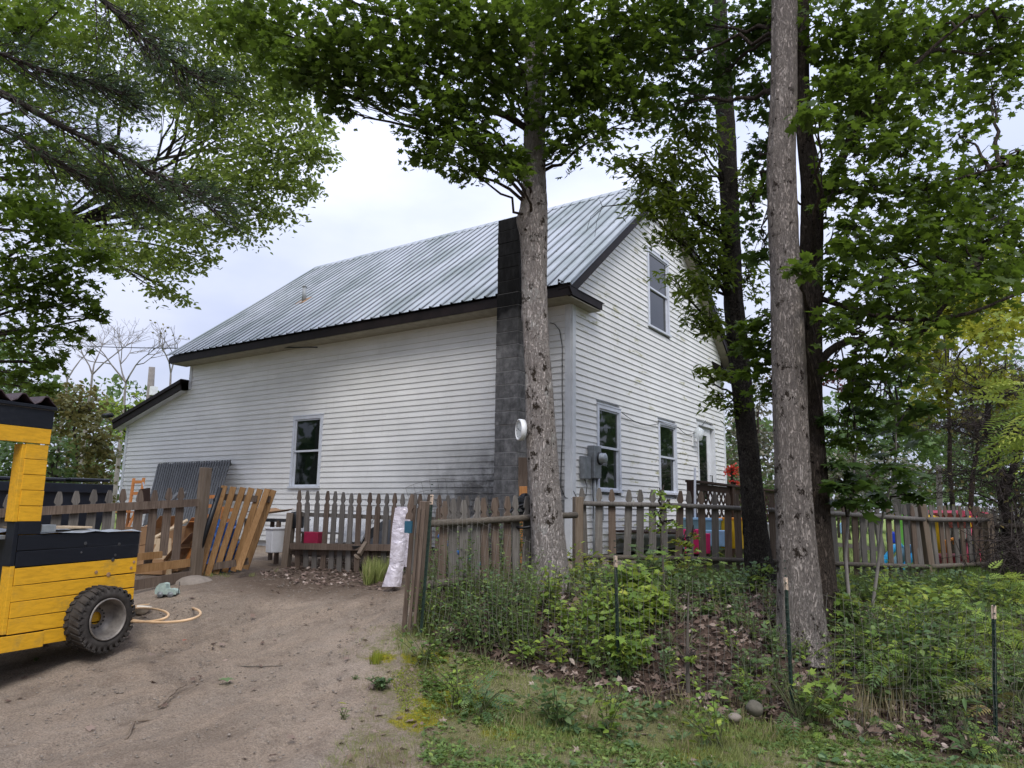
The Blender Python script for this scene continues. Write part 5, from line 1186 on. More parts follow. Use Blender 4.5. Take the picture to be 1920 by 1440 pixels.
def leaves_on_dirt():
    for x, y, sz, mt, lb, tm in [(632, 1149, .06, 'leaf_yellow', 'small yellow leaf lying in the middle of the dirt yard', T_ELL), (471, 1183, .06, 'leaf_litter', 'pale oval leaf on the dirt right of the hoops', T_ELL), (424, 1276, .12, 'leaf_bluegreen', 'pale green maple leaf lying flat on the open dirt', T_MAPLE),
                             (642, 1321, .07, 'leaf_yellow', 'yellow curled leaf next to the sprig at the dirt edge', T_ELL), (146, 1279, .07, 'leaf_litter', 'narrow pale leaf on the dirt in front of the tyre', T_ELL), (440, 1133, .06, 'leaf_litter', 'bleached leaf beside the long dry branch', T_OVATE),
                             (503, 1118, .06, 'leaf_bluegreen', 'grey-green leaf lying on the long dry branch', T_MAPLE_S), (346, 1202, .06, 'leaf_red', 'reddish leaf on the dirt right of the tyre', T_OVATE), (405, 1176, .05, 'leaf_yellow', 'tiny yellow leaf left of the pale oval one', T_ELL), (284, 1229, .08, 'leaf_litter', 'crumpled brown leaf on the dirt ahead of the tyre', T_MAPLE_S), (324, 1143, .08, 'leaf_litter', 'crumpled leaf lying inside the tan hoops', T_MAPLE_S)]:
        p = P(x, y, z=.3)
        for _ in range(8): p = P(x, y, z=h(p[0], p[1])+.03)
        L = Leaves(); L.add(tm, np.array([p+(0, 0, .01)]), np.array([[rng.normal(0, .1), rng.normal(0, .1), 1]]), horiz_(1), sz, np.array([.8])); tag(L.build('fallen_leaf', mt, None), lb, 'leaf')
def horiz_(n): a = rng.uniform(0, 6.28, n); return np.stack([np.cos(a), np.sin(a), np.zeros(n)], 1)
leaves_on_dirt()

def deck():
    t = thing('deck', 'dark brown deck with lattice railing outside the gable door', 'deck', (1.3, 4, .8))
    X0 = 1.42; y0, y1 = 1.12, 8.6
    g = G(); g.box((X0, (y0+y1)/2, 2.075), (.14, y1-y0+.1, .035)); g.build('top_rail', 'deck_wood', t, bevel=.004)
    g = G(); g.box((X0, (y0+y1)/2, 1.995), (.04, y1-y0, .10)); g.build('upper_board', 'deck_wood', t)
    g = G(); g.box((X0, (y0+y1)/2, 1.33), (.04, y1-y0, .12)); g.build('lower_board', 'deck_wood', t)
    for y in (y0, y0+1.9, y0+3.8, y0+5.6, y1): g = G(); g.box((X0+.01, y, 1.45), (.10, .14, 1.28)); g.build('post', 'deck_wood', t)
    sp = .215; z0, z1 = 1.39, 1.95
    for d in (1, -1):
        k = y0-.6
        while k < y1:
            a, b = np.array((X0+.012*d, k, z0 if d > 0 else z1)), np.array((X0+.012*d, k+.56, z1 if d > 0 else z0))
            if a[1] < y0: r_ = (y0-a[1])/.56; a = a+(b-a)*r_
            if b[1] > y1: r_ = (y1-a[1])/(b[1]-a[1]); b = a+(b-a)*r_
            if b[1]-a[1] > .04: g = G(); g.beam(a, b, .008, .05, up=(0, 0, 1)); g.build('lattice_strip', 'deck_wood', t)
            k += sp
    for i in range(9): g = G(); g.box((.12+.14*i, (y0+y1)/2, 1.30), (.132, y1-y0, .03)); g.build('deck_board', 'deck_wood', t)
    g = G(); g.tube([P(1303, 1035, dep=10.4), P(1303, 877, dep=10.6)], .017, 8); tag(g.build('white_pole', 'white_plastic', None, True), 'thin white pole standing before the deck lattice', 'pole')
    def tub(lb, px, py, dp, sz, mat, lid=None, name='storage_tub', cat='tub'):
        c = P(px, py, dep=dp); c[2] = max(c[2], h(c[0], c[1])); t = thing(name, lb, cat, c); g = G(); vs = []
        for z, k in ((0, .88), (sz[2], 1.0)): vs += [c+np.array((a*sz[0]/2*k, b*sz[1]/2*k, z)) for a, b in ((-1, -1), (1, -1), (1, 1), (-1, 1))]
        g.add(vs, [(3, 2, 1, 0), (0, 1, 5, 4), (1, 2, 6, 5), (2, 3, 7, 6), (3, 0, 4, 7), (4, 5, 6, 7)]); g.build('tub_body', mat, t, bevel=.012)
        if lid: g = G(); g.box(c+np.array((0, 0, sz[2]+.015)), (sz[0]+.04, sz[1]+.04, .035)); g.build('lid', lid, t, bevel=.01)
    tub('see-through grey-blue storage tub behind the fence below the deck', 1325, 1030, 10.6, (.55, .7, .42), 'tub_clear', 'pale_blue')
    tub('light blue bin standing before the see-through tub', 1345, 1024, 10.2, (.34, .3, .22), 'pale_blue')
    tub('orange-yellow bin left of the dark leaning trunk', 1377, 1028, 10.4, (.34, .3, .40), 'toy_yellow', 'toy_orange', 'toy_bin', 'bin')
    tub('pink plastic tub behind the fence left of the light blue bin', 1303, 1038, 9.7, (.24, .22, .32), 'hot_pink', None, 'pink_tub', 'tub')
    g = G(); slab(g, P(1322, 1038, dep=9.6), P(1331, 1038, dep=9.6), P(1322, 1000, dep=9.65), .03); tag(g.build('pink_paddle', 'hot_pink', None, bevel=.008), 'upright pink paddle between two pickets below the deck', 'paddle')
    tub('white tub between the dark trunk and the twin trunks', 1440, 1016, 10.6, (.3, .3, .24), 'white_plastic', 'white_plastic')
deck()

def playground():
    def tube(root, name, mat, px, dp, r): return G().tube([P(x, y, dep=dp) for x, y in px], r, 10).build(name, mat, root, True)
    # climber with slide
    t = thing('toy_slide', 'plastic climber with blue slide and lime green sides behind the right fence', 'slide', P(1700, 1070, dep=12))
    D = 12.0
    def strip(name, mat, left, right, dp, off=.0, th=.02):
        g = G(); a = [P(x, y, dep=dp) for x, y in left]; b = [P(x, y, dep=dp+off) for x, y in right]; n = len(a); up = np.array((0, 0, -th))
        vs = a+b+[q+up for q in a]+[q+up for q in b]; fs = []
        for i in range(n-1): fs += [(i, n+i, n+i+1, i+1), (2*n+i+1, 3*n+i+1, 3*n+i, 2*n+i), (i, i+1, 2*n+i+1, 2*n+i), (n+i, 3*n+i, 3*n+i+1, n+i+1)]
        fs += [(0, 2*n, 3*n, n), (n-1, 2*n-1, 4*n-1, 3*n-1)]
        g.add(vs, fs); return g.build(name, mat, root_, True)
    root_ = t
    strip('slide_bed', 'pale_blue', [(1650, 1082), (1665, 1062), (1680, 1040), (1692, 1024), (1700, 1020)], [(1672, 1086), (1690, 1068), (1705, 1042), (1715, 1027), (1722, 1022)], D, .2)
    for px in ([(1640, 1080), (1655, 1056), (1668, 1038), (1678, 1026), (1690, 1022)], [(1675, 1090), (1697, 1062), (1712, 1042), (1722, 1032), (1738, 1030)]): tube(t, 'slide_side', 'slide_blue', px, D-.05, .05)
    for px in (1694, 1715): 
        g = G(); pr = [(px-7, 1024), (px-7, 972), (px-3, 965), (px+8, 962), (px+8, 969), (px+3, 975), (px+2, 1024)]; a = [P(x, y, dep=D+.35) for x, y in pr]; n = len(a); b = [q+np.array((.03, .05, 0)) for q in a]
        g.add(a+b, [tuple(range(n)), tuple(range(2*n-1, n-1, -1))]+[(i, (i+1) % n, n+(i+1) % n, n+i) for i in range(n)]); g.build('climber_side', 'toy_green', t)
    g = G(); g.box(P(1731, 1038, dep=D+.3), (.26, .3, .3)); g.build('platform', 'slide_blue', t, bevel=.03)
    tube(t, 'slide_foot', 'slide_blue', [(1628, 1074), (1640, 1082), (1652, 1084)], D, .05)
    s = thing('toy_swing_seat', 'blue bucket swing seat hanging behind the right fence', 'swing seat', P(1672, 1010, dep=12.5))
    g = G(); g.box(P(1672, 1008, dep=12.5), (.16, .14, .20)); g.build('seat', 'royal_blue', s, bevel=.03); g = G(); g.tube([P(1668, 998, dep=12.5), P(1668, 960, dep=12.5)], .008, 5); g.tube([P(1677, 998, dep=12.5), P(1677, 960, dep=12.5)], .008, 5); g.build('rope', 'toy_yellow', s)
    s = thing('toy_swing_seat', 'pale blue swing seat just right of the twin trunks', 'swing seat', P(1583, 990, dep=12.5))
    g = G(); g.box(P(1583, 991, dep=12.5), (.13, .12, .20)); g.build('seat', 'pale_blue', s, bevel=.03); g = G(); g.tube([P(1580, 982, dep=12.5), P(1580, 950, dep=12.5)], .008, 5); g.build('rope', 'white_plastic', s)
    s = thing('swing_frame', 'wooden swing frame crossbar behind the right fence', 'swing frame', P(1600, 960, dep=13))
    for px in ([(1500, 958), (1705, 968)], [(1560, 1020), (1650, 1030)], [(1640, 962), (1660, 1065)], [(1625, 975), (1605, 1065)]): g = G(); g.beam(P(*px[0], dep=13), P(*px[1], dep=13), .09, .07); g.build('beam', 'grey_wood', s)
    # toy house
    t = thing('toy_playhouse', 'small plastic playhouse with a pink arched roof behind the corner post', 'playhouse', P(1820, 1080, dep=13))
    g = G(); pr = [(1793, 962), (1796, 957), (1802, 957), (1825, 959), (1845, 960), (1853, 961), (1855, 966), (1848, 969), (1844, 975), (1840, 985), (1838, 992), (1832, 985), (1826, 970), (1812, 967), (1800, 970)]; a = [P(x, y, dep=13) for x, y in pr]; n = len(a); b = [q+np.array((-.5, .5, 0)) for q in a]
    g.add(a+b, [tuple(range(n)), tuple(range(2*n-1, n-1, -1))]+[(i, (i+1) % n, n+(i+1) % n, n+i) for i in range(n)]); g.build('roof', 'toy_pink', t)
    for x in (1817, 1836):
        g = G(); g.lathe([(.0, 0), (.05, .02), (.03, .1), (.055, .18), (.03, .24), (.02, .32)], P(x, 990, dep=13), (0, 0, 1), 12); g.build('column', 'toy_yellow', t, True)
        tube(t, 'pillar', 'toy_pink', [(x, 990), (x, 1012)], 13, .045); tube(t, 'pillar', 'toy_pink', [(x, 1012), (x, 1070)], 13, .04)
    g = G(); g.box(P(1826, 1040, dep=13.3), (.55, .3, .55)); g.build('wall', 'dark_sheet', t)
    c = thing('toy_car', 'dark red and blue ride-on toy with an orange hood behind the corner fence section', 'ride-on toy', P(1780, 1065, dep=12))
    g = G(); g.box(P(1778, 1052, dep=12), (.42, .35, .24), ((.9, .3, 0), (-.3, .9, 0), (0, 0, 1))); g.build('body', 'toy_red', c, bevel=.04)
    g = G(); g.box(P(1776, 1072, dep=12), (.5, .3, .1), ((.9, .3, 0), (-.3, .9, 0), (0, 0, 1))); g.build('base', 'slide_blue', c, bevel=.03)
    g = G(); g.tube([P(1773, 1036, dep=12), P(1772, 1015, dep=12), P(1788, 1010, dep=12), P(1790, 1020, dep=12)], .03, 8); g.build('hood', 'toy_orange', c, True)
    a = thing('toy_arch', 'yellow plastic arch over the fence between two posts', 'toy arch', P(1745, 975, dep=12.4))
    G().tube([P(1734, 1000, dep=12.4), P(1733, 972, dep=12.4), P(1745, 969, dep=12.4), P(1758, 972, dep=12.4), P(1759, 1000, dep=12.4), P(1759, 1045, dep=12.4)], .045, 10).build('arch_tube', 'toy_yellow', a, True)
    g = G(); p = P(1761, 1000, dep=17); g.beam((p[0], p[1], .7), P(1760, 872, dep=17), .12, .12, up=(1, 0, 0)); tag(g.build('wooden_pole', 'bare_wood', None), 'thin bare wooden pole standing in front of the hedge', 'pole')
playground()

# ------------------------------------------------------------------ trees
def VPt(px, py, base):
    """point of the sight line in the upright plane through base that faces the viewer"""
    n = np.array(base[:2])-CAM[:2]; n = np.append(n/np.linalg.norm(n), 0); r = P(px, py, dep=1)-CAM
    return CAM+r*(((np.array(base)-CAM)@n)/(r@n))
def bark_trunk(root, pix, base, mat, **kw):
    pts = []; rad = []
    for x, y, w in pix:
        p = VPt(x, y, base); pts.append(p); rad.append(w/2*((p-CAM)@_f)/FOC)
    pts = np.array(pts); return trunk_mesh('trunk', pts, rad, mat, root, **kw), pts
def blobs(root, L, TW, specs, tmpl, size, anchor, cov=2.2, per=22, sr=.36, area=.5, limb=True, limbmat='bark_shade', twr=.006, tilt=.55, droop=.25, twk=9, name='limb', dk=1.1):
    """specs: (px, py, dep, rx_px, ry_px[, density])"""
    for i, sp in enumerate(specs):
        px, py, dep, rx, ry = sp[:5]; k = sp[5] if len(sp) > 5 else 1
        c = P(px, py, dep=dep); rh = rx/FOC*dep; rv = ry/FOC*dep
        n = cov*k*pi*rh*rv/(area*size*size*.62); ns = max(3, int(n/per))
        s_ = min(sr, rh*.8, rv*1.3+.1)
        rr = np.array((max(.02, rh-s_*.6), max(.02, rh*dk-s_*.6), max(.03, rv-.06)))
        cs = sprays(L, tmpl, c, rr, ns, per, s_, size, tilt, droop)
        if limb:
            a = anchor[np.argmin(np.linalg.norm(anchor-c, axis=1)+2.5*np.maximum(0, anchor[:, 2]-c[2]+.25*np.linalg.norm(anchor[:, :2]-c[:2], axis=1)))]
            pth = curve(a, c, 0, 9, .03, up=.25); d = np.linalg.norm(c-a); r0 = min(.04, .010+.010*d)
            G().tube(pth, [r0*(1-t*.8) for t in np.linspace(0, 1, 9)], 7, False).build(name, limbmat, root, True)
            idx = rng.permutation(len(cs))[:twk]
            for q in cs[idx]:
                b = pth[rng.integers(4, 9)]; TW.tube(curve(b, q, .03, 5, .015), [twr*1.3, twr*1.1, twr, twr*.8, twr*.5], 4, False)

def tree_front():
    base = P(1035, 1115, dep=7.8)
    t = thing('maple_tree', 'big pale-barked maple before the chimney, carrying a white wall clock', 'tree', base)
    tr, pts = bark_trunk(t, [(1040, 1150, 74), (1034, 1100, 66), (1026, 1000, 62), (1018, 900, 57), (1013, 800, 53), (1009, 700, 49), (1004, 600, 48), (1002, 520, 46), (1001, 420, 50), (1001, 385, 50), (1002, 330, 43), (1002, 250, 41), (1003, 150, 39), (1006, 60, 36), (1010, -60, 32), (1018, -260, 26)], base, 'bark_grey', flare=.34, seed=4,
                         knots=((4.45, 3.6, .04, .10), (4.35, 4.6, .03, .14), (2.25, -1.0, .035, .07), (3.3, 3.2, .02, .1)))
    A = np.array(pts[8:])
    L = Leaves(); TW = G()
    limbs = [((985, 125), [(940, 142), (905, 152), (860, 138), (800, 110)], .045), ((985, 142), (lambda: [(955, 160), (940, 178), (925, 205)])(), .028), ((1025, 110), [(1080, 130), (1140, 180)], .03), ((1015, 40), [(1070, 10), (1130, -40)], .04), ((1000, 40), [(930, 0), (850, -30)], .04)]
    for (sx, sy), pp, r in limbs:
        a = VPt(sx, sy, base); path = [a]+[VPt(x, y, base)+np.array((.1*i, .18*i, 0)) for i, (x, y) in enumerate(pp)]
        path = np.array(path); tt = np.linspace(0, len(path)-1, 12); pth = np.stack([np.interp(tt, range(len(path)), path[:, k]) for k in range(3)], 1)
        G().tube(pth, [r*(1-.06*i) for i in range(12)], 8, False).build('limb', 'bark_shade', t, True)
    sp = [(500, 50, 8.5, 90, 60), (590, 90, 8.2, 90, 75), (560, 150, 8.4, 55, 40), (650, 150, 8.2, 60, 58), (690, 60, 8, 110, 80), (635, 200, 8.3, 38, 26, .8), (705, 190, 8.2, 38, 26, .8), (760, 150, 8, 80, 62), (830, 60, 8, 110, 80),
          (800, 235, 8, 52, 36), (860, 200, 8, 80, 60), (880, 270, 7.9, 85, 45), (800, 290, 8.1, 48, 32, .9), (865, 320, 8, 40, 22, .7), (930, 130, 8, 90, 80), (950, 300, 7.9, 50, 38, .85), (970, 325, 7.7, 30, 18, .7), (955, 40, 7.6, 90, 60),
          (1060, 60, 8.2, 100, 80), (1050, 190, 8.4, 70, 70), (1055, 275, 8.3, 48, 34, .8), (1110, 250, 8.3, 60, 40, .85), (1120, 140, 8.3, 80, 70), (1180, 60, 8.4, 90, 80), (1180, 180, 8.5, 70, 50), (1195, 225, 8.5, 45, 25, .7), (1240, 30, 8.8, 70, 50, .9),
          (480, -60, 8.6, 140, 90, .35), (700, -90, 8.2, 200, 110, .35), (950, -110, 8, 220, 110, .35), (1180, -100, 8.2, 160, 110, .35)]
    blobs(t, L, TW, sp, T_MAPLE, .090, A, cov=2.45, sr=.34, twk=8)
    L.build('crown', 'leaf_maple', t, 'stuff'); TW.build('twigs', 'dark_twig', t)['kind'] = 'stuff'
    # the clock hung on its trunk
    c = VPt(985, 808, base)+np.array((.02, -.12, 0)); n = np.array((-.62, -.78, .0)); n /= np.linalg.norm(n)
    k = thing('wall_clock', 'round white clock hanging on the left side of the big front maple', 'clock', c)
    G().lathe([(0, -.03), (.115, -.03), (.118, 0), (.118, .028), (.104, .034), (.102, .022)], c, n, 40).build('case', 'white_plastic', k, True)
    G().lathe([(.103, .02), (0, .021)], c, n, 40).build('face', 'clock_face', k)
    u = np.cross(n, (0, 0, 1.)); u /= np.linalg.norm(u); w = np.cross(u, n); w = w if w[2] > 0 else -w; u = np.cross(w, n)
    g = G()
    for i in range(12):
        th = 2*pi*i/12; d = u*sin(th)+w*cos(th); g.beam(c+d*.074+n*.023, c+d*.088+n*.023, .006, .002, up=n)
    g.build('hour_marks', 'dark_sheet', k)
    for th, ln, wd in ((-1.1, .05, .008), (1.9, .07, .005)): d = u*sin(th)+w*cos(th); g = G(); g.beam(c+n*.026, c+d*ln+n*.026, wd, .002, up=n); g.build('hand', 'dark_sheet', k)
tree_front()

def trees_pair():
    base = P(1504, 1205, dep=6.45)
    t = thing('maple_tree', 'front one of the twin trunks right of the house, pale with dark dots', 'tree', base)
    tr, pts = bark_trunk(t, [(1506, 1235, 92), (1503, 1180, 80), (1497, 1080, 72), (1490, 980, 66), (1486, 880, 64), (1482, 780, 61), (1479, 680, 59), (1474, 560, 56), (1468, 430, 53), (1464, 300, 51), (1470, 180, 48), (1471, 60, 46), (1472, -60, 43), (1474, -300, 36)], base, 'bark_ash', flare=.34, seed=9, lump=.03)
    A1 = np.array(pts[9:])
    b2 = P(1538, 1150, dep=6.85)
    t2 = thing('maple_tree', 'darker rear one of the twin trunks, forking into the right-hand canopy', 'tree', b2)
    tr2, pt2 = bark_trunk(t2, [(1540, 1190, 66), (1537, 1100, 56), (1530, 980, 50), (1524, 860, 46), (1520, 740, 44), (1518, 620, 42), (1520, 500, 40), (1522, 400, 38), (1520, 340, 34), (1508, 250, 28), (1504, 120, 24), (1506, -40, 20)], b2, 'bark_shade', flare=.15, seed=12)
    A2 = np.array(pt2[5:])
    def limb(px, r, base_=b2, dz=.12):
        path = np.array([VPt(x, y, base_)+np.array((.06*i, .08*i, 0))*dz*6 for i, (x, y) in enumerate(px)]); tt = np.linspace(0, len(path)-1, 16); pth = np.stack([np.interp(tt, range(len(path)), path[:, k]) for k in range(3)], 1)
        for _ in range(2): pth[1:-1] = (pth[:-2]+pth[2:]+2*pth[1:-1])/4
        G().tube(pth, [r*(1-.045*i) for i in range(16)], 8, False).build('limb', 'bark_shade', t2, True); return pth
    X = [limb([(1530, 400), (1555, 330), (1575, 250), (1590, 170), (1625, 70), (1660, -40)], .055), limb([(1530, 690), (1545, 650), (1590, 628), (1650, 652), (1690, 620), (1720, 560), (1760, 510)], .045), limb([(1540, 370), (1590, 350), (1680, 362), (1760, 330), (1840, 300)], .03),
         limb([(1575, 250), (1640, 190), (1720, 90), (1790, 20)], .035), limb([(1540, 560), (1620, 590), (1700, 600), (1790, 585), (1850, 550), (1920, 520)], .03)]
    A2 = np.concatenate([A2]+[q[5:] for q in X])
    L = Leaves(); TW = G()
    sp = [(1560, 60, 7.5, 70, 70), (1640, 60, 7.6, 80, 80), (1730, 70, 7.8, 80, 75, .8), (1830, 60, 8, 80, 70, .7), (1900, 60, 8, 70, 80, .7), (1570, 170, 7.2, 60, 60), (1650, 180, 7.4, 80, 50), (1750, 170, 7.6, 80, 45, .85), (1860, 175, 8, 80, 40, .75), (1880, 110, 8, 60, 40, .7),
          (1600, 270, 7, 70, 50), (1700, 270, 7.2, 80, 48), (1800, 245, 7.6, 55, 38, .6), (1560, 360, 7.0, 40, 50, .9), (1640, 350, 7, 80, 42), (1740, 350, 7.2, 80, 45), (1830, 330, 7.4, 70, 40), (1905, 300, 7.6, 55, 45, .9),
          (1610, 440, 6.8, 60, 42, .8), (1700, 440, 7.0, 85, 46), (1800, 430, 7.2, 90, 48), (1890, 420, 7.4, 60, 50), (1570, 520, 6.8, 48, 42, .9), (1650, 535, 6.6, 80, 40), (1750, 530, 6.8, 80, 42), (1850, 520, 7.0, 80, 45), (1910, 490, 7.2, 40, 45),
          (1560, 610, 6.6, 45, 36, .8), (1620, 690, 6.7, 50, 36, .8), (1670, 620, 6.4, 75, 34, .9), (1770, 600, 6.7, 60, 20, .45), (1610, 740, 6.8, 42, 28, .6), (1690, 690, 6.6, 50, 28, .7), (1480, 20, 7.6, 40, 60, .6),
          (1450, 345, 7.4, 28, 30, .4), (1430, 590, 7.2, 40, 26, .8), (1400, 600, 7.3, 40, 22, .7), (1440, 650, 7.2, 50, 35, .9), (1400, 645, 7.4, 35, 22, .9), (1410, 690, 7.4, 34, 26, .8), (1440, 730, 7.4, 45, 45, .6), (1500, 500, 6.0, 34, 14, .6), (1540, 210, 6.1, 50, 18, .5),
          (1600, 600, 7.6, 70, 50, .9), (1700, 560, 8, 80, 50, .8), (1820, 480, 8.4, 90, 60, .8), (1650, 480, 8, 70, 50, .8), (1750, 390, 8.4, 90, 50, .8), (1860, 390, 8.6, 70, 60, .8), (1580, 440, 7.8, 40, 60, .8), (1600, 200, 8.2, 70, 70, .7), (1700, 120, 8.6, 90, 60, .6), (1560, 690, 7, 36, 26, .9), (1650, 760, 7, 50, 26, .8), (1590, 820, 7, 40, 24, .7), (1480, 600, 7.6, 30, 40, .6),
          (1600, -80, 7.6, 140, 100, .3), (1800, -90, 8, 160, 110, .3)]
    blobs(t2, L, TW, sp, T_MAPLE, .093, A2, cov=2.3, sr=.36, twk=9)
    L.build('crown', 'leaf_maple', t2, 'stuff'); TW.build('twigs', 'dark_twig', t2)['kind'] = 'stuff'
    L = Leaves(); TW = G()
    sp = [(1400, 60, 8.5, 60, 70), (1300, 60, 8.8, 70, 60), (1420, 180, 8.4, 40, 70, .9), (1340, 150, 8.8, 70, 50, .9), (1250, 120, 8.8, 60, 60, .9), (1270, 200, 9, 60, 40, .8), (1420, 300, 8.4, 30, 60, .7), (1400, 400, 8.4, 40, 50, .6), (1430, 470, 8.2, 35, 45, .7), (1420, 40, 8.2, 50, 50, .9),
          (1320, -60, 8.6, 140, 90, .35), (1480, -90, 8, 120, 100, .3), (1545, 790, 6.9, 14, 10, .4)]
    blobs(t, L, TW, sp, T_MAPLE, .092, A1, cov=2.1, sr=.34, twk=8)
    L.build('crown', 'leaf_maple_dark', t, 'stuff'); TW.build('twigs', 'dark_twig', t)['kind'] = 'stuff'
trees_pair()

def tree_dark():
    base = P(1427, 1088, dep=8.7)
    t = thing('ash_tree', 'leaning dark rough-barked tree growing through the fence before the deck', 'tree', base)
    tr, pts = bark_trunk(t, [(1430, 1110, 60), (1425, 1060, 50), (1419, 1010, 43), (1413, 950, 41), (1406, 870, 39), (1396, 770, 38), (1385, 660, 36), (1374, 560, 34), (1370, 460, 33), (1367, 360, 32), (1363, 256, 31), (1357, 140, 30), (1351, 50, 27), (1345, -60, 23), (1338, -220, 18)], base, 'bark_dark', ridge=.07, lump=.05, seed=17)
    A = np.array(pts[4:]); L = Leaves(); TW = G()
    a = VPt(1350, 60, base); G().tube([a, VPt(1335, 52, base), VPt(1322, 44, base)], [.06, .05, .045], 9).build('broken_stub', 'bark_dark', t, True)
    sp = [(1180, 300, 9.0, 42, 24, .8), (1220, 330, 9, 45, 36), (1260, 300, 9.1, 50, 45), (1300, 350, 9.2, 50, 60), (1240, 385, 9, 60, 36), (1190, 385, 8.9, 34, 14, .5), (1300, 440, 9.2, 50, 55), (1250, 440, 9, 40, 26, .7), (1340, 500, 9.2, 40, 60, .8), (1320, 250, 9.3, 50, 40, .8),
          (1300, 530, 9.0, 42, 40), (1250, 520, 8.9, 38, 14, .55), (1295, 590, 9, 32, 20, .8), (1330, 600, 9.1, 34, 40), (1350, 700, 8.8, 34, 26, .8), (1310, 695, 8.7, 26, 12, .7), (1345, 745, 8.8, 30, 20, .9), (1375, 760, 9, 26, 30, .6), (1400, 340, 9.6, 34, 60, .5), (1405, 520, 9.6, 34, 70, .5), (1340, 420, 9.4, 34, 60, .8), (1280, 250, 9.2, 50, 30, .6)]
    blobs(t, L, TW, sp, T_ELL, .108, A, cov=3.3, sr=.26, per=16, area=.30, twk=10, limbmat='bark_dark', tilt=.7, droop=.5)
    p = [VPt(x, y, base)-np.array((.3, .1, 0)) for x, y in [(1262, 350), (1225, 378), (1195, 381), (1172, 383)]]
    for q in ([(1172, 383), (1150, 402), (1142, 430)], [(1172, 383), (1162, 410), (1158, 440)], [(1172, 383), (1167, 370)]): p2 = [VPt(x, y, base)-np.array((.3, .1, 0)) for x, y in q]; TW.tube(p2, [.005]+[.003]*(len(p2)-1), 4, False)
    TW.tube(p, [.02, .012, .009, .006], 5, False)
    L.build('crown', 'leaf_ash', t, 'stuff'); TW.build('twigs', 'dark_twig', t)['kind'] = 'stuff'
tree_dark()

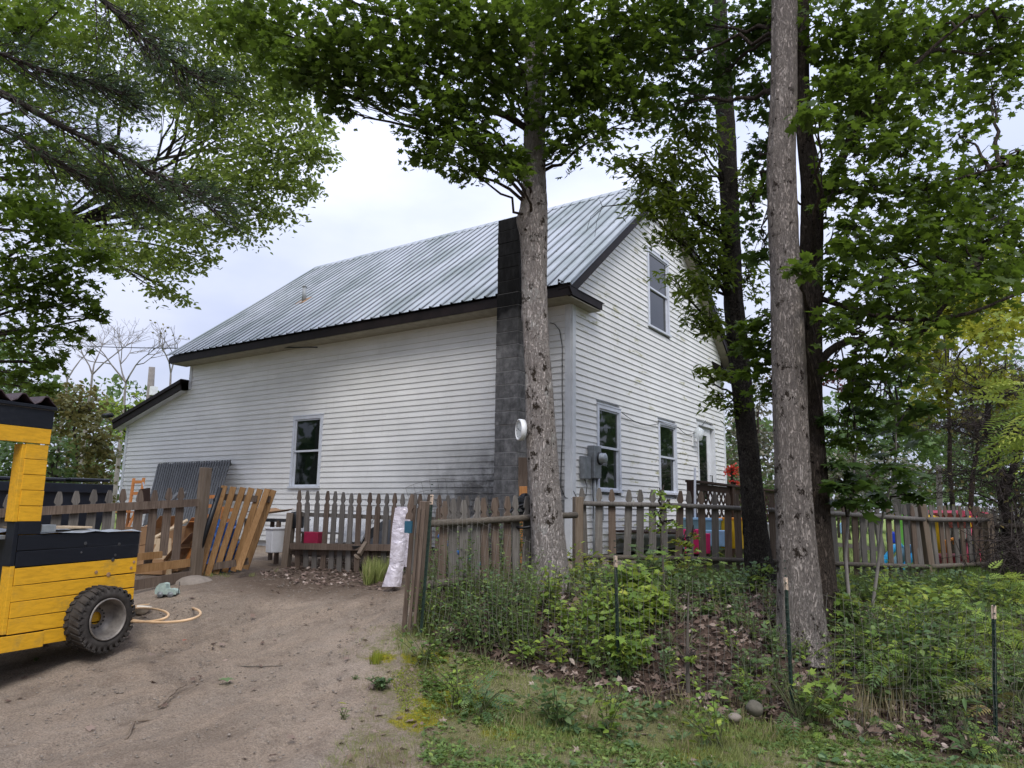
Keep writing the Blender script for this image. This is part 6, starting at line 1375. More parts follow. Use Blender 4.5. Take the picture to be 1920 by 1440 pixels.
def trees_left():
    base = P(-260, 1000, dep=12.5); base[2] = h(base[0], base[1])
    t = thing('poplar_tree', 'tall pale-leaved poplar reaching into the sky from the left edge', 'tree', base)
    tr, pts = bark_trunk(t, [(-260, 1010, 70), (-240, 700, 62), (-200, 400, 54), (-150, 200, 46), (-90, 0, 38), (-40, -200, 26)], base, 'bark_ash', seed=21)
    def limb(px, r):
        path = np.array([VPt(x, y, base)+np.array((0, .2*i, 0)) for i, (x, y) in enumerate(px)]); tt = np.linspace(0, len(path)-1, 14); pth = np.stack([np.interp(tt, range(len(path)), path[:, k]) for k in range(3)], 1)
        G().tube(pth, [r*.55*(1-.055*i) for i in range(14)], 7, False).build('limb', 'bark_shade', t, True); return pth
    X = [limb([(-170, 330), (60, 330), (240, 290), (350, 260), (470, 240), (540, 200)], .10), limb([(-130, 160), (20, 120), (130, 60), (190, 30)], .09), limb([(-180, 420), (80, 430), (240, 420), (380, 340), (520, 330)], .07), limb([(-150, 250), (100, 180), (260, 110), (380, 60)], .06)]
    A = np.concatenate([np.array(pts[2:])]+[q[3:] for q in X]); L = Leaves(); TW = G()
    sp = [(60, 50, 13, 90, 70), (180, 70, 13, 80, 70, .8), (300, 40, 13, 90, 60, .9), (420, 60, 12.5, 80, 70), (100, 170, 13, 90, 60, .7), (230, 170, 13, 80, 60, .75), (350, 150, 12.6, 90, 60), (460, 160, 12.4, 80, 60), (540, 200, 12.2, 60, 50), (400, 240, 12.3, 80, 55), (500, 270, 12, 80, 55), (575, 280, 12, 50, 40, .9), (615, 290, 12, 28, 14, .6),
          (560, 350, 12, 45, 36, .8), (480, 350, 12, 80, 50), (390, 330, 12.3, 70, 50, .9), (520, 400, 12, 50, 24, .7), (440, 420, 12, 70, 34, .8), (370, 440, 12.2, 60, 36, .8), (300, 400, 12.5, 70, 50, .8), (390, 485, 12, 26, 14, .6), (330, 500, 12.2, 50, 40, .8), (270, 480, 12.4, 60, 40, .8), (300, 545, 12.3, 36, 22, .7), (345, 560, 12.3, 26, 16, .6),
          (220, 330, 13, 90, 60, .7), (120, 300, 13, 90, 60, .7), (600, 240, 12.2, 36, 26, .7), (200, 460, 12.8, 70, 50, .7), (60, 380, 13, 80, 60, .6), (500, 90, 12.5, 60, 60, .9), (580, 130, 12.3, 40, 40, .8),
          (150, -90, 13, 240, 100, .4), (420, -80, 12.6, 160, 90, .4), (-150, 150, 13, 160, 220, .35)]
    blobs(t, L, TW, sp, T_OVATE, .100, A, cov=3.6, sr=.42, per=26, area=.42, twk=4, limbmat='bark_shade', twr=.006, tilt=.9, droop=.2)
    L.build('crown', 'leaf_poplar', t, 'stuff'); TW.build('twigs', 'dark_twig', t)['kind'] = 'stuff'
    base = P(-330, 1050, dep=8.8); base[2] = h(base[0], base[1])
    t = thing('maple_tree', 'bright green maple boughs hanging down along the left edge', 'tree', base)
    tr, pts = bark_trunk(t, [(-330, 1060, 80), (-300, 700, 66), (-280, 400, 58), (-260, 150, 50), (-240, -100, 40)], base, 'bark_shade', seed=25)
    A = np.array(pts[1:]); L = Leaves(); TW = G()
    sp = [(30, 300, 8.8, 60, 50, .7), (40, 390, 8.6, 80, 55, .9), (110, 420, 8.8, 60, 50, .9), (40, 480, 8.6, 90, 50), (130, 500, 8.7, 70, 45), (60, 560, 8.6, 85, 45), (150, 560, 8.7, 50, 34, .9), (190, 590, 8.7, 28, 20, .7), (40, 640, 8.5, 70, 40), (110, 620, 8.6, 50, 28, .9), (100, 680, 8.5, 40, 28, .9), (90, 725, 8.4, 26, 22, .9), (30, 700, 8.5, 50, 34, .8), (30, 60, 8.6, 70, 70, .6), (110, 20, 8.6, 70, 50, .5), (20, 170, 8.7, 60, 60, .5), (-120, 500, 8.8, 120, 200, .4), (60, 250, 8.8, 60, 40, .6), (190, 480, 8.8, 40, 40, .6)]
    blobs(t, L, TW, sp, T_MAPLE_S, .10, A, cov=2.3, sr=.33, twk=6)
    L.build('crown', 'leaf_maple', t, 'stuff'); TW.build('twigs', 'dark_twig', t)['kind'] = 'stuff'
    # white pine boughs
    base = P(-420, 1100, dep=6.8); base[2] = h(base[0], base[1])
    t = thing('pine_tree', 'white pine whose dark needled boughs reach in from the upper left corner', 'tree', base)
    bark_trunk(t, [(-420, 1110, 120), (-400, 600, 100), (-390, 200, 90), (-380, -200, 76)], base, 'bark_dark', seed=31)
    L = Leaves(); TW = G()
    boughs = [([(-390, 60), (-100, 130), (0, 172), (60, 205), (130, 245), (200, 275), (280, 320), (340, 352), (385, 370)], .05, 7.0), ([(-390, -260), (0, -130), (120, -60), (200, 5), (250, 55), (290, 90), (340, 125), (370, 145)], .045, 7.2), ([(-390, 0), (-100, 60), (0, 100), (80, 130), (160, 150), (220, 170)], .03, 7.6), ([(-390, 120), (-60, 210), (40, 260), (120, 310), (200, 350), (260, 370)], .025, 7.4)]
    tips = []
    for px, r, dp in boughs:
        path = np.array([P(x, y, dep=dp+.03*i) for i, (x, y) in enumerate(px)]); tt = np.linspace(0, len(path)-1, 24); pth = np.stack([np.interp(tt, range(len(path)), path[:, k]) for k in range(3)], 1)
        for _ in range(2): pth[1:-1] = (pth[:-2]+pth[2:]+2*pth[1:-1])/4
        G().tube(pth, [r*(1-.036*i) for i in range(24)], 7, False).build('limb', 'bark_dark', t, True)
        for i in range(6, 24):
            d = pth[min(i+1, 23)]-pth[i-1]; d /= np.linalg.norm(d)
            for _ in range(4 if i > 9 else 2):
                sd_ = unit(1)[0]; sd_[2] *= .35; v = d*.95+sd_*.75; v /= np.linalg.norm(v); ln = rng.uniform(.35, .85)*(1.05-.02*i)
                e = pth[i]+v*ln+np.array((0, 0, rng.uniform(-.05, .12))); cv = curve(pth[i], e, -.04, 6, .012); TW.tube(cv, [.009, .008, .006, .005, .004, .003], 4, False)
                for k in range(2, 6):
                    for _ in range(2):
                        u = v*.8+unit(1)[0]*.55; u[2] *= .6; u /= np.linalg.norm(u); q = cv[k]+u*rng.uniform(.05, .2); TW.tube([cv[k], q], [.0035, .002], 3, False); tips.append((q, u))
                tips.append((e, v))
    tp = np.array([a for a, b in tips]); tv = np.array([b for a, b in tips])
    for _ in range(2): L.add(T_NEEDLE, tp+rng.normal(0, .015, tp.shape), unit(len(tp)), tv+rng.normal(0, .35, tv.shape), rng.uniform(.07, .12, len(tp)))
    L.build('needles', 'leaf_needle', t, 'stuff'); TW.build('twigs', 'dark_twig', t)['kind'] = 'stuff'
trees_left()

# ------------------------------------------------------------------ background trees and shrubs
def shrub(name, label, cat, px, py_c, dep, parts_, tmpl, size, mat, cov=1.6, group=None, sr=.35, area=.4, trunk=None):
    base = P(px, 955, dep=dep); base[2] = h(base[0], base[1]); t = thing(name, label, cat, base, group)
    L = Leaves(); TW = G(); top = P(px, py_c, dep=dep); A = np.array([base*(1-k)+top*k for k in np.linspace(.1, .9, 6)])
    G().tube(curve(base, top*[1, 1, 1], 0, 7, .05), [.02+.035*(1-k/7) for k in range(7)], 7, False).build('trunk' if trunk is None else trunk, 'bark_shade', t, True)
    blobs(t, L, TW, parts_, tmpl, size, A, cov=cov, sr=sr, per=18, area=area, twk=5, twr=.012, tilt=.8, name='branch')
    L.build('crown', mat, t, 'stuff')
    if TW.f: TW.build('twigs', 'twig', t)['kind'] = 'stuff'
    return t
def background():
    S_ = shrub
    S_('shrub', 'tall olive and rust tinted thicket left of the house', 'shrub', 150, 760, 19, [(130, 780, 19, 60, 50), (168, 765, 19, 40, 40, .9), (185, 830, 18.5, 36, 60), (150, 860, 18.5, 60, 60), (185, 890, 18.5, 34, 50), (110, 760, 19, 40, 40), (140, 728, 19, 30, 16, .6)], T_DIA, .15, 'leaf_olive', 1.9)
    S_('shrub', 'blue-green bush between the yellow cab post and the olive thicket', 'shrub', 110, 850, 15.5, [(105, 840, 15.5, 30, 40), (110, 900, 15.5, 40, 50), (60, 880, 16, 50, 60), (20, 860, 16, 50, 70)], T_DIA, .14, 'leaf_green_bush', 2.0)
    S_('shrub', 'fresh green treetop showing behind the lean-to roof', 'tree', 235, 760, 22, [(215, 760, 22, 36, 22), (250, 745, 22, 26, 16, .8), (232, 800, 22, 30, 30)], T_DIA, .16, 'leaf_lime', 1.6)
    S_('maple_tree', 'leafy green tree low behind the truck cab roof', 'tree', 40, 720, 19, [(20, 740, 19, 60, 40), (70, 760, 19, 50, 40), (30, 800, 19, 60, 50)], T_DIA, .17, 'leaf_green_bush', 1.8)
    # bare trees
    for k, (px, py, dp, hh, lb) in enumerate([(165, 760, 27, 3.6, 'bare tree with fine twigs above the olive thicket'), (232, 770, 26, 3.2, 'bare forked tree left of the dead pole'), (318, 745, 28, 3.0, 'bare tree right of the dead pole with a few leaves'), (120, 760, 30, 3.4, 'leftmost bare tree, behind the thicket')]):
        base = P(px, py, dep=dp); gz = h(base[0], base[1]); t = thing('bare_tree', lb, 'tree', (base[0], base[1], gz)); g = G(); R = np.random.default_rng(50+k); lf = []
        def grow(p, d, ln, r, lv):
            q = p+d*ln; m = (p+q)/2+R.normal(0, .05*ln, 3); g.tube([p, m, q], [r, r*.85, r*.7], 4, False)
            if lv == 0: lf.append(q); return
            for _ in range(R.integers(2, 4)):
                v = d+R.normal(0, .42, 3); v[2] = abs(v[2])*.8+.15; v /= np.linalg.norm(v); grow(q, v, ln*R.uniform(.6, .85), r*.62, lv-1)
        g.tube([(base[0], base[1], gz), base], [.10, .07], 6); grow(base, np.array((R.normal(0, .1), 0, 1.)), hh*.32, .055, 5); g.build('trunk', 'bare_wood', t)
        if k == 2 and lf: L = Leaves(); q = np.array(lf)[::3]; L.add(T_DIA, q, unit(len(q)), unit(len(q)), .13); L.build('sparse_leaves', 'leaf_olive', t, 'stuff')
    a = P(280, 760, dep=25); b = P(285, 688, dep=25); t = thing('utility_pole', 'grey weathered pole with a small box behind the lean-to', 'utility pole', (a[0], a[1], h(a[0], a[1])))
    G().tube([(a[0], a[1], h(a[0], a[1])), a, b], [.13, .12, .10], 10).build('pole', 'bare_wood', t, True); G().box(P(288, 733, dep=24.9), (.16, .2, .3)).build('box', 'white_plastic', t); 
    # right side
    S_('shrub', 'grey twiggy shrub behind the dark leaning trunk', 'shrub', 1420, 760, 19, [(1395, 800, 19, 46, 70, .8), (1440, 860, 19, 50, 70, .8), (1380, 880, 18.5, 30, 50, .8), (1430, 740, 19.5, 40, 50, .5)], T_DIA, .13, 'leaf_greytwig', 1.5)
    S_('shrub', 'red-leaved bush low behind the house corner', 'shrub', 1372, 880, 14.5, [(1374, 882, 14.5, 14, 18, .9), (1378, 905, 14.5, 10, 12, .7)], T_DIA, .055, 'leaf_red', 2.0)
    S_('maple_tree', 'maroon-leaved tree far off right of the twin trunks', 'tree', 1570, 700, 30, [(1555, 700, 30, 26, 28), (1590, 725, 30, 34, 22, .8), (1450, 700, 30, 20, 18, .5)], T_DIA, .22, 'leaf_maroon', 1.8)
    S_('shrub', 'pale green bushy tree far off under the maroon one', 'tree', 1590, 780, 26, [(1570, 770, 26, 50, 40), (1640, 780, 26, 50, 36, .8), (1530, 820, 26, 40, 40), (1600, 830, 25, 60, 34)], T_DIA, .2, 'leaf_green_bush', 1.5)
    S_('shrub', 'grey-brown thicket behind the maple sapling', 'shrub', 1600, 850, 19, [(1560, 880, 19, 50, 50), (1640, 870, 19, 60, 50), (1700, 880, 19, 40, 40, .8), (1600, 930, 18.5, 90, 26)], T_DIA, .13, 'leaf_greytwig', 1.5)
    S_('shrub', 'rounded green hedge behind the thin bare pole', 'hedge', 1770, 900, 19, [(1730, 905, 19, 50, 32), (1790, 890, 19, 60, 34), (1850, 905, 18.5, 50, 32), (1760, 935, 18.5, 80, 22)], T_DIA, .14, 'leaf_green_bush', 2.1)
    S_('maple_tree', 'yellow-green tree glowing behind the right canopy, upper part', 'tree', 1780, 560, 15, [(1740, 600, 15, 60, 50), (1800, 560, 15, 80, 60), (1880, 600, 14.5, 70, 60), (1790, 490, 15, 60, 40, .7), (1740, 670, 15, 60, 40), (1900, 500, 15, 50, 50, .7)], T_MAPLE_S, .15, 'leaf_yellow', 2.2)
    S_('maple_tree', 'lime-green tree lower right behind the yellow-green one', 'tree', 1820, 720, 13.5, [(1760, 720, 13.5, 60, 36), (1830, 700, 13.5, 80, 50), (1900, 740, 13, 60, 60), (1730, 640, 13.5, 60, 40), (1850, 620, 13.5, 70, 40), (1730, 770, 14, 50, 30, .8), (1820, 780, 13.5, 60, 30, .6)], T_MAPLE_S, .14, 'leaf_yellow', 2.0)
    S_('shrub', 'dull green trees closing the view at the right edge', 'tree', 1900, 850, 24, [(1880, 820, 24, 70, 60), (1780, 830, 25, 70, 50, .8), (1700, 800, 26, 60, 60, .7), (1920, 900, 22, 50, 40)], T_DIA, .2, 'leaf_green_bush', 2.3)
    # twiggy conifer
    base = P(1900, 985, dep=11); base[2] = h(base[0], base[1]); t = thing('dead_spruce', 'half-dead conifer with a mesh of dark bare twigs at the right edge', 'tree', base); g = G(); R = np.random.default_rng(77)
    top = P(1838, 730, dep=11.4); tr = curve(base, top, 0, 14, .03); G().tube(tr, [.10-.005*i for i in range(14)], 8, False).build('trunk', 'bark_dark', t, True)
    b2 = curve(P(1885, 930, dep=11.1), P(1930, 760, dep=11.2), 0, 8, .03); G().tube(b2, [.06-.004*i for i in range(8)], 8, False).build('trunk', 'bark_dark', t, True); lf = []
    for i in range(60):
        s = tr[R.integers(3, 14)] if i % 3 else b2[R.integers(2, 8)]; a = R.uniform(0, 6.28); v = np.array((cos(a), sin(a), R.uniform(-.15, .35))); ln = R.uniform(.5, 1.5)
        cv = curve(s, s+v*ln, .12, 7, .03); g.tube(cv, [.014, .012, .010, .008, .006, .005, .003], 4, False)
        for k in range(1, 7):
            for _ in range(5):
                w = v*.5+R.normal(0, .6, 3); w /= np.linalg.norm(w); q = cv[k]+w*R.uniform(.12, .4); m = (cv[k]+q)/2+R.normal(0, .03, 3); g.tube([cv[k], m, q], [.005, .004, .002], 3, False); lf.append(q)
                for _ in range(2): g.tube([m, m+R.normal(0, .12, 3)], [.003, .002], 3, False)
    g.build('twigs', 'dark_twig', t)['kind'] = 'stuff'; q = np.array(lf)[::4]; L = Leaves(); L.add(T_DIA, q, unit(len(q)), unit(len(q)), .07); L.build('sparse_leaves', 'leaf_olive', t, 'stuff')
    # brush pile at right
    base = P(1905, 1060, dep=10.2); base[2] = h(base[0], base[1]); g = G()
    for i in range(420): p = base+R.normal(0, 1, 3)*(.30, .45, .0)+np.array((0, 0, abs(R.normal(0, .42)))); g.tube([p, p+R.normal(0, .14, 3), p+R.normal(0, .26, 3)], [.007, .006, .003], 3, False)
    tag(g.build('brush_pile', 'dark_twig', None), 'dark tangled brush pile behind the corner post at the right edge', 'brush pile')
    # sumac fronds
    base = P(1990, 1080, dep=7.6); base[2] = h(base[0], base[1]); t = thing('sumac_shrub', 'sumac with drooping feathery fronds at the right edge', 'shrub', base); st = curve(base, P(1950, 700, dep=7.6), 0, 8, .02); G().tube(st, [.03-.002*i for i in range(8)], 7, False).build('trunk', 'twig', t, True)
    L = Leaves(); n = 40; p = np.array([st[R.integers(3, 8)] for _ in range(n)])*0+np.array([P(x, y, dep=d) for x, y, d in zip(R.uniform(1885, 1980, n), R.uniform(690, 880, n), R.uniform(7.2, 8.0, n))])
    L.add(T_FROND, p, np.stack([R.normal(0, .4, n), R.normal(0, .4, n), np.ones(n)], 1), np.stack([-np.ones(n)*_r2[0]+R.normal(0, .4, n), -np.ones(n)*_r2[1]+R.normal(0, .4, n), -.55+R.normal(0, .2, n)], 1), R.uniform(.35, .5, n)); L.build('fronds', 'leaf_lime', t, 'stuff')
    # woods all round the place
    n = 62000; c0 = np.array((0, -2)); yw = YAW
    az = np.where(rng.random(n) < .30, rng.uniform(0, 2*pi, n), np.where(rng.random(n) < .66, yw+rng.uniform(radians(4), radians(52), n), yw-rng.uniform(radians(14), radians(48), n)))
    fine = np.abs(np.angle(np.exp(1j*(az-yw)))) < radians(52); rad = rng.uniform(33, 44, n); deg = np.degrees(az % (2*pi))
    hh = np.where(np.abs((deg-326+180) % 360-180) < 27, np.interp((deg-326+180) % 360-180, [-27, -14, -9, 27], [4.5, 4.0, 3.5, 6.5]), 8.0)
    hh = hh*(1+.22*np.sin(az*17)+.14*np.sin(az*41+1)); z = rng.random(n)**.75*hh
    pos = np.stack([c0[0]+np.sin(az)*rad, c0[1]+np.cos(az)*rad, z+.5], 1); pos += (np.sin(pos*1.3+pos[:, [1, 2, 0]])*.8)
    L = Leaves(); L.add(T_DIA, pos, unit(n), unit(n), np.where(fine, rng.uniform(.2, .42, n), rng.uniform(.7, 1.3, n))); L.build('distant_woods', 'leaf_green_bush', None, 'stuff')
    g = G()
    for i in range(150): a = rng.uniform(0, 6.28); r_ = rng.uniform(33, 42); x, y = sin(a)*r_, -2+cos(a)*r_; g.tube([(x, y, .3), (x+rng.normal(0, .3), y, 5)], [.14, .08], 5, False)
    o = g.build('distant_trunks', 'bark_shade', None); o['kind'] = 'stuff'
background()

# ------------------------------------------------------------------ ground cover
def gpts(n, poly, box=(-4, 9.5, -7.2, 1.5), clump=0, seed=0, extra=None):
    """points of the ground inside an outline surveyed on the photograph"""
    out = []; tot = 0; r = np.random.default_rng(seed+100)
    while tot < n:
        x = r.uniform(box[0], box[1], 20000); y = r.uniform(box[2], box[3], 20000); z = H(x, y); p = np.stack([x, y, z], 1)
        px, py, d = proj(p); m = (d > .5) & poly_mask(px, py, poly)
        if clump: m &= (wob(x, y, clump, seed)+r.normal(0, .35, len(x))) > .1
        if extra is not None: m &= extra(x, y)
        q = p[m]; out.append(q); tot += len(q)
        if len(out) > 60: break
    return np.concatenate(out)[:n]
def ground_hit(px, py, z=.4, up=0.0):
    p = P(px, py, z=z)
    for _ in range(10): p = P(px, py, z=h(p[0], p[1])*.7+p[2]*.3+0*up)
    p[2] = h(p[0], p[1]); return p
BANK = [(775, 1185), (790, 1100), (1060, 1105), (1300, 1085), (1560, 1095), (2100, 1085), (2100, 1490), (1870, 1430), (1480, 1372), (1150, 1298), (960, 1255)]
LAWN = [(2100, 1700), (560, 1700), (600, 1440), (690, 1310), (700, 1230), (745, 1170), (775, 1185), (960, 1255), (1150, 1298), (1480, 1365), (1870, 1420), (2100, 1470)]
BANK2 = [(2090, 1070), (3000, 1060), (3000, 1560), (2090, 1480)]
DIRT = [(-100, 1700), (600, 1700), (690, 1310), (745, 1150), (740, 1090), (500, 1080), (400, 1110), (250, 1150), (-100, 1270)]
def flat_n(n, t): return np.stack([rng.normal(0, t, n), rng.normal(0, t, n), np.ones(n)], 1)
def horiz(n, z=.0): a = rng.uniform(0, 2*pi, n); return np.stack([np.cos(a), np.sin(a), np.full(n, z)], 1)
def cover():
    # fallen leaves on the bank
    L = Leaves(); p = gpts(15000, BANK, seed=1); n = len(p); p[:, 2] += rng.uniform(.004, .05, n)
    L.add(T_MAPLE_S, p[::2], flat_n(len(p[::2]), .65), horiz(len(p[::2])), rng.uniform(.035, .085, len(p[::2]))); L.add(T_OVATE, p[1::2], flat_n(len(p[1::2]), .7), horiz(len(p[1::2])), rng.uniform(.03, .08, len(p[1::2])))
    for poly, k, sd in ((LAWN, 420, 2), (DIRT, 70, 3), ([(540, 1062), (760, 1078), (740, 1110), (560, 1095), (480, 1075)], 620, 4), ([(560, 1040), (760, 1050), (760, 1080), (540, 1066)], 500, 5)):
        q = gpts(k, poly, seed=sd); q[:, 2] += rng.uniform(.004, .02, len(q)); L.add(T_MAPLE_S, q, flat_n(len(q), .35), horiz(len(q)), rng.uniform(.03, .075, len(q)))
    q = gpts(3500, BANK2, box=(5, 14, -6, 5), seed=18); q[:, 2] += rng.uniform(.004, .05, len(q)); L.add(T_MAPLE_S, q, flat_n(len(q), .6), horiz(len(q)), rng.uniform(.04, .085, len(q)))
    L.build('fallen_leaves', 'leaf_litter', None, 'stuff')
    g = G(); p = gpts(1500, BANK, seed=6)
    for q in p: a = rng.uniform(0, 6.28); d = np.array((cos(a), sin(a), rng.normal(.05, .25)))*rng.uniform(.05, .22); g.tube([q+(0, 0, .01), q+d*.5+rng.normal(0, .012, 3)+(0, 0, .02), q+d+(0, 0, .02)], [.004, .003, .0015], 3, False)
    o = g.build('twig_litter', 'twig', None); o['kind'] = 'stuff'
    # pebbles and chips on the dirt
    ico = [(0, 0, 1), (.9, 0, .3), (.28, .85, .3), (-.72, .53, .3), (-.72, -.53, .3), (.28, -.85, .3), (0, 0, -.6)]; tf = [(0, 1, 2), (0, 2, 3), (0, 3, 4), (0, 4, 5), (0, 5, 1), (6, 2, 1), (6, 3, 2), (6, 4, 3), (6, 5, 4), (6, 1, 5)]
    T = (np.array(ico, float)*(1, .8, .5), np.array(tf)); L = Leaves(); p = gpts(6500, DIRT+[], seed=7); L.add(T, p, flat_n(len(p), .2), horiz(len(p)), .004+rng.random(len(p))**5*.016); p = gpts(900, LAWN, seed=8); L.add(T, p, flat_n(len(p), .2), horiz(len(p)), .005+rng.random(len(p))**4*.014)
    L.build('pebbles', 'stone_pale', None, 'stuff')
    # grass
    L = Leaves(); a1 = gpts(30000, LAWN, seed=9, clump=3.2, extra=lambda x, y: (proj(np.stack([x, y, x*0+.1], 1))[0] > 800) | (np.random.default_rng(1).random(len(x)) < .3)); a2 = gpts(16000, LAWN, seed=19, clump=9, extra=lambda x, y: (proj(np.stack([x, y, x*0+.1], 1))[0] > 760) | (np.random.default_rng(2).random(len(x)) < .35))
    for p, s0, s1 in ((a1, .03, .085), (a2, .02, .055)):
        n = len(p); up = np.stack([rng.normal(0, .55, n), rng.normal(0, .55, n), np.ones(n)], 1); L.add(T_BLADE, p, horiz(n, .1), up, rng.uniform(s0, s1, n)*np.clip(1+.6*wob(p[:, 0], p[:, 1], 2.2, 4), .4, 1.8)*np.where((proj(p)[0] < 900), .6, 1))
    L.build('lawn_grass', 'grass_blade', None, 'stuff')
    def tufts(name, mat, spots, tag_kind='stuff'):
        L = Leaves()
        for px, py, rad, hg, k in spots:
            c = ground_hit(px, py); a = rng.uniform(0, 6.28, k); r = rad*np.sqrt(rng.random(k)); p = np.stack([c[0]+np.cos(a)*r, c[1]+np.sin(a)*r, np.zeros(k)], 1); p[:, 2] = H(p[:, 0], p[:, 1])
            up = np.stack([np.cos(a)*.45+rng.normal(0, .3, k), np.sin(a)*.45+rng.normal(0, .3, k), np.ones(k)], 1); L.add(T_BLADE, p, np.stack([np.cos(a), np.sin(a), np.full(k, -.3)], 1)*-1, up, hg*rng.uniform(.5, 1.1, k))
        return L.build(name, mat, None, tag_kind)
    R = random.Random(4)
    tufts('tall_grass', 'grass_lush', [(R.uniform(1740, 1930), R.uniform(1092, 1150), .12, .30, 90) for _ in range(34)]+[(R.uniform(1560, 1760), R.uniform(1100, 1135), .12, .22, 70) for _ in range(16)]+[(R.uniform(1080, 1380), R.uniform(1078, 1100), .12, .17, 60) for _ in range(26)])
    tufts('dry_grass', 'grass_dry', [(R.uniform(800, 1000), R.uniform(1150, 1235), .12, .13, 22) for _ in range(18)]+[(R.uniform(1500, 1700), R.uniform(1190, 1330), .10, .2, 40) for _ in range(14)]+[(R.uniform(1000, 1900), R.uniform(1160, 1330), .10, .14, 25) for _ in range(40)]+[(R.uniform(660, 900), R.uniform(1230, 1440), .14, .05, 60) for _ in range(40)])
    tufts('fence_grass', 'grass_blade', [(R.uniform(690, 742), R.uniform(1082, 1098), .06, .30, 80) for _ in range(8)]+[(R.uniform(745, 800), R.uniform(1140, 1225), .09, .085, 60) for _ in range(16)]+[(R.uniform(640, 760), R.uniform(1180, 1240), .08, .035, 36) for _ in range(20)]+[(R.uniform(790, 1000), R.uniform(1110, 1200), .1, .2, 60) for _ in range(18)]+[(R.uniform(380, 520), R.uniform(1070, 1082), .05, .06, 30) for _ in range(14)])
    # yard grass seen under and through the fences
    xs = rng.uniform(.8, 12, 26000); ys = rng.uniform(-1.5, 12, 26000); m = (ys > (xs-.93)*1.1-1.45) & (xs > .1); p = np.stack([xs[m], ys[m], H(xs[m], ys[m])], 1); n = len(p); L = Leaves()
    L.add(T_BLADE, p, horiz(n, .1), np.stack([rng.normal(0, .4, n), rng.normal(0, .4, n), np.ones(n)], 1), rng.uniform(.05, .13, n)); L.build('yard_grass', 'grass_lush', None, 'stuff')
    # creeping broad leaves in the lawn, clover rosettes
    L = Leaves(); c = gpts(5200, LAWN, seed=12, clump=2.6, extra=lambda x, y: proj(np.stack([x, y, x*0+.1], 1))[0] > 790)
    for k in (5,):
        p = np.repeat(c, k, 0); n = len(p); d = horiz(n, .45); s = np.repeat(rng.uniform(.016, .048, len(c)), k)*rng.uniform(.7, 1.2, n); L.add(T_OVATE, p+d*s[:, None]*.6+(0, 0, .012), flat_n(n, .35)+d*-.3, d, s)
    L.build('broadleaf_weeds', 'leaf_weed', None, 'stuff')
    L = Leaves(); c = gpts(420, [(2100, 1700), (1000, 1700), (1000, 1330), (1150, 1290), (1480, 1352), (1870, 1402), (2100, 1470)], seed=13, clump=2)
    p = np.repeat(c, 6, 0); n = len(p); d = horiz(n, .5); s = np.repeat(rng.uniform(.03, .075, len(c)), 6)*rng.uniform(.7, 1.2, n); L.add(T_OVATE, p+d*s[:, None]*.7+(0, 0, .02), flat_n(n, .3)+d*-.3, d, s); L.build('broadleaf_weeds', 'leaf_bluegreen', None, 'stuff')
    L = Leaves(); p = gpts(11000, [(700, 1220), (860, 1215), (900, 1290), (1010, 1370), (960, 1400), (760, 1370), (740, 1290)], seed=14, clump=2.2); n = len(p); L.add(T_DIA, p+(0, 0, .004), flat_n(n, .9), horiz(n), rng.uniform(.008, .02, n)); L.build('moss_tufts', 'leaf_yellow', None, 'stuff')
cover()

# ------------------------------------------------------------------ plants on the bank
PN = [0]
def plant(label, px, py, hg, spread, mat, tmpl, size, stems=6, lps=9, name='weed', cat='plant', woody=False, arch=.35, tilt=.45, base=None, group=None, compound=0, topk=.15, out=None):
    if base is None and hg > .18: hg *= 1.15; spread *= 1.45; size *= 1.22; stems = int(stems*1.5)
    base = ground_hit(px, py) if base is None else np.array(base, float); t = thing(name, label, cat, base, group) if out is None else None
    g = G(); L = Leaves(); P_ = []; N_ = []; Hd = []; Sz = []
    for i in range(stems):
        a = rng.uniform(0, 6.28); lean = spread*rng.uniform(.25, 1); hh = hg*rng.uniform(.65, 1.05)
        e = base+np.array((cos(a)*lean, sin(a)*lean, hh)); m = base+np.array((cos(a)*lean*.35, sin(a)*lean*.35, hh*.62)); s0 = base+rng.normal(0, spread*.12, 3)*(1, 1, 0)
        tt = np.linspace(0, 1, 7)[:, None]; cv = (1-tt)**2*s0+2*tt*(1-tt)*m+tt**2*e; r0 = .006 if woody else .0035
        g.tube(cv, [r0*(1-.7*k/6)+.001 for k in range(7)], 4, False)
        for k in range(lps):
            u = topk+(1-topk)*(k+rng.random())/lps; q = np.array([np.interp(u, tt[:, 0], cv[:, c]) for c in range(3)]); b = a+k*2.4+rng.uniform(-.4, .4); d = np.array((cos(b), sin(b), rng.uniform(-.1, .35)))
            s = size*rng.uniform(.6, 1.15)*(1-.25*u); tipd = d*s*(.55+.3*rng.random())
            P_.append(q+tipd); N_.append(np.array((rng.normal(0, tilt), rng.normal(0, tilt), 1))-d*arch*.6); Hd.append(d-np.array((0, 0, arch))); Sz.append(s)
            if compound:
                for c in range(compound):
                    w = d*(.4+.6*(c//2+1)/((compound+1)//2))*size*1.6; sd_ = np.cross(d, (0, 0, 1))*(1 if c % 2 else -1); P_.append(q+w+sd_*s*.45); N_.append(np.array((rng.normal(0, tilt), rng.normal(0, tilt), 1))); Hd.append(d*.6+sd_-np.array((0, 0, arch*.5))); Sz.append(s*.8)
    if out is not None:
        out[0].v and None; n = len(out[0].v); out[0].v += g.v; out[0].f += [tuple(i+n for i in f) for f in g.f]; out[0].m += g.m; out[1].add(tmpl, np.array(P_), np.array(N_), np.array(Hd), np.array(Sz)); return
    L.add(tmpl, np.array(P_), np.array(N_), np.array(Hd), np.array(Sz)); g.build('stems', 'twig' if woody else 'green_stem', t); L.build('leaves', mat, t)
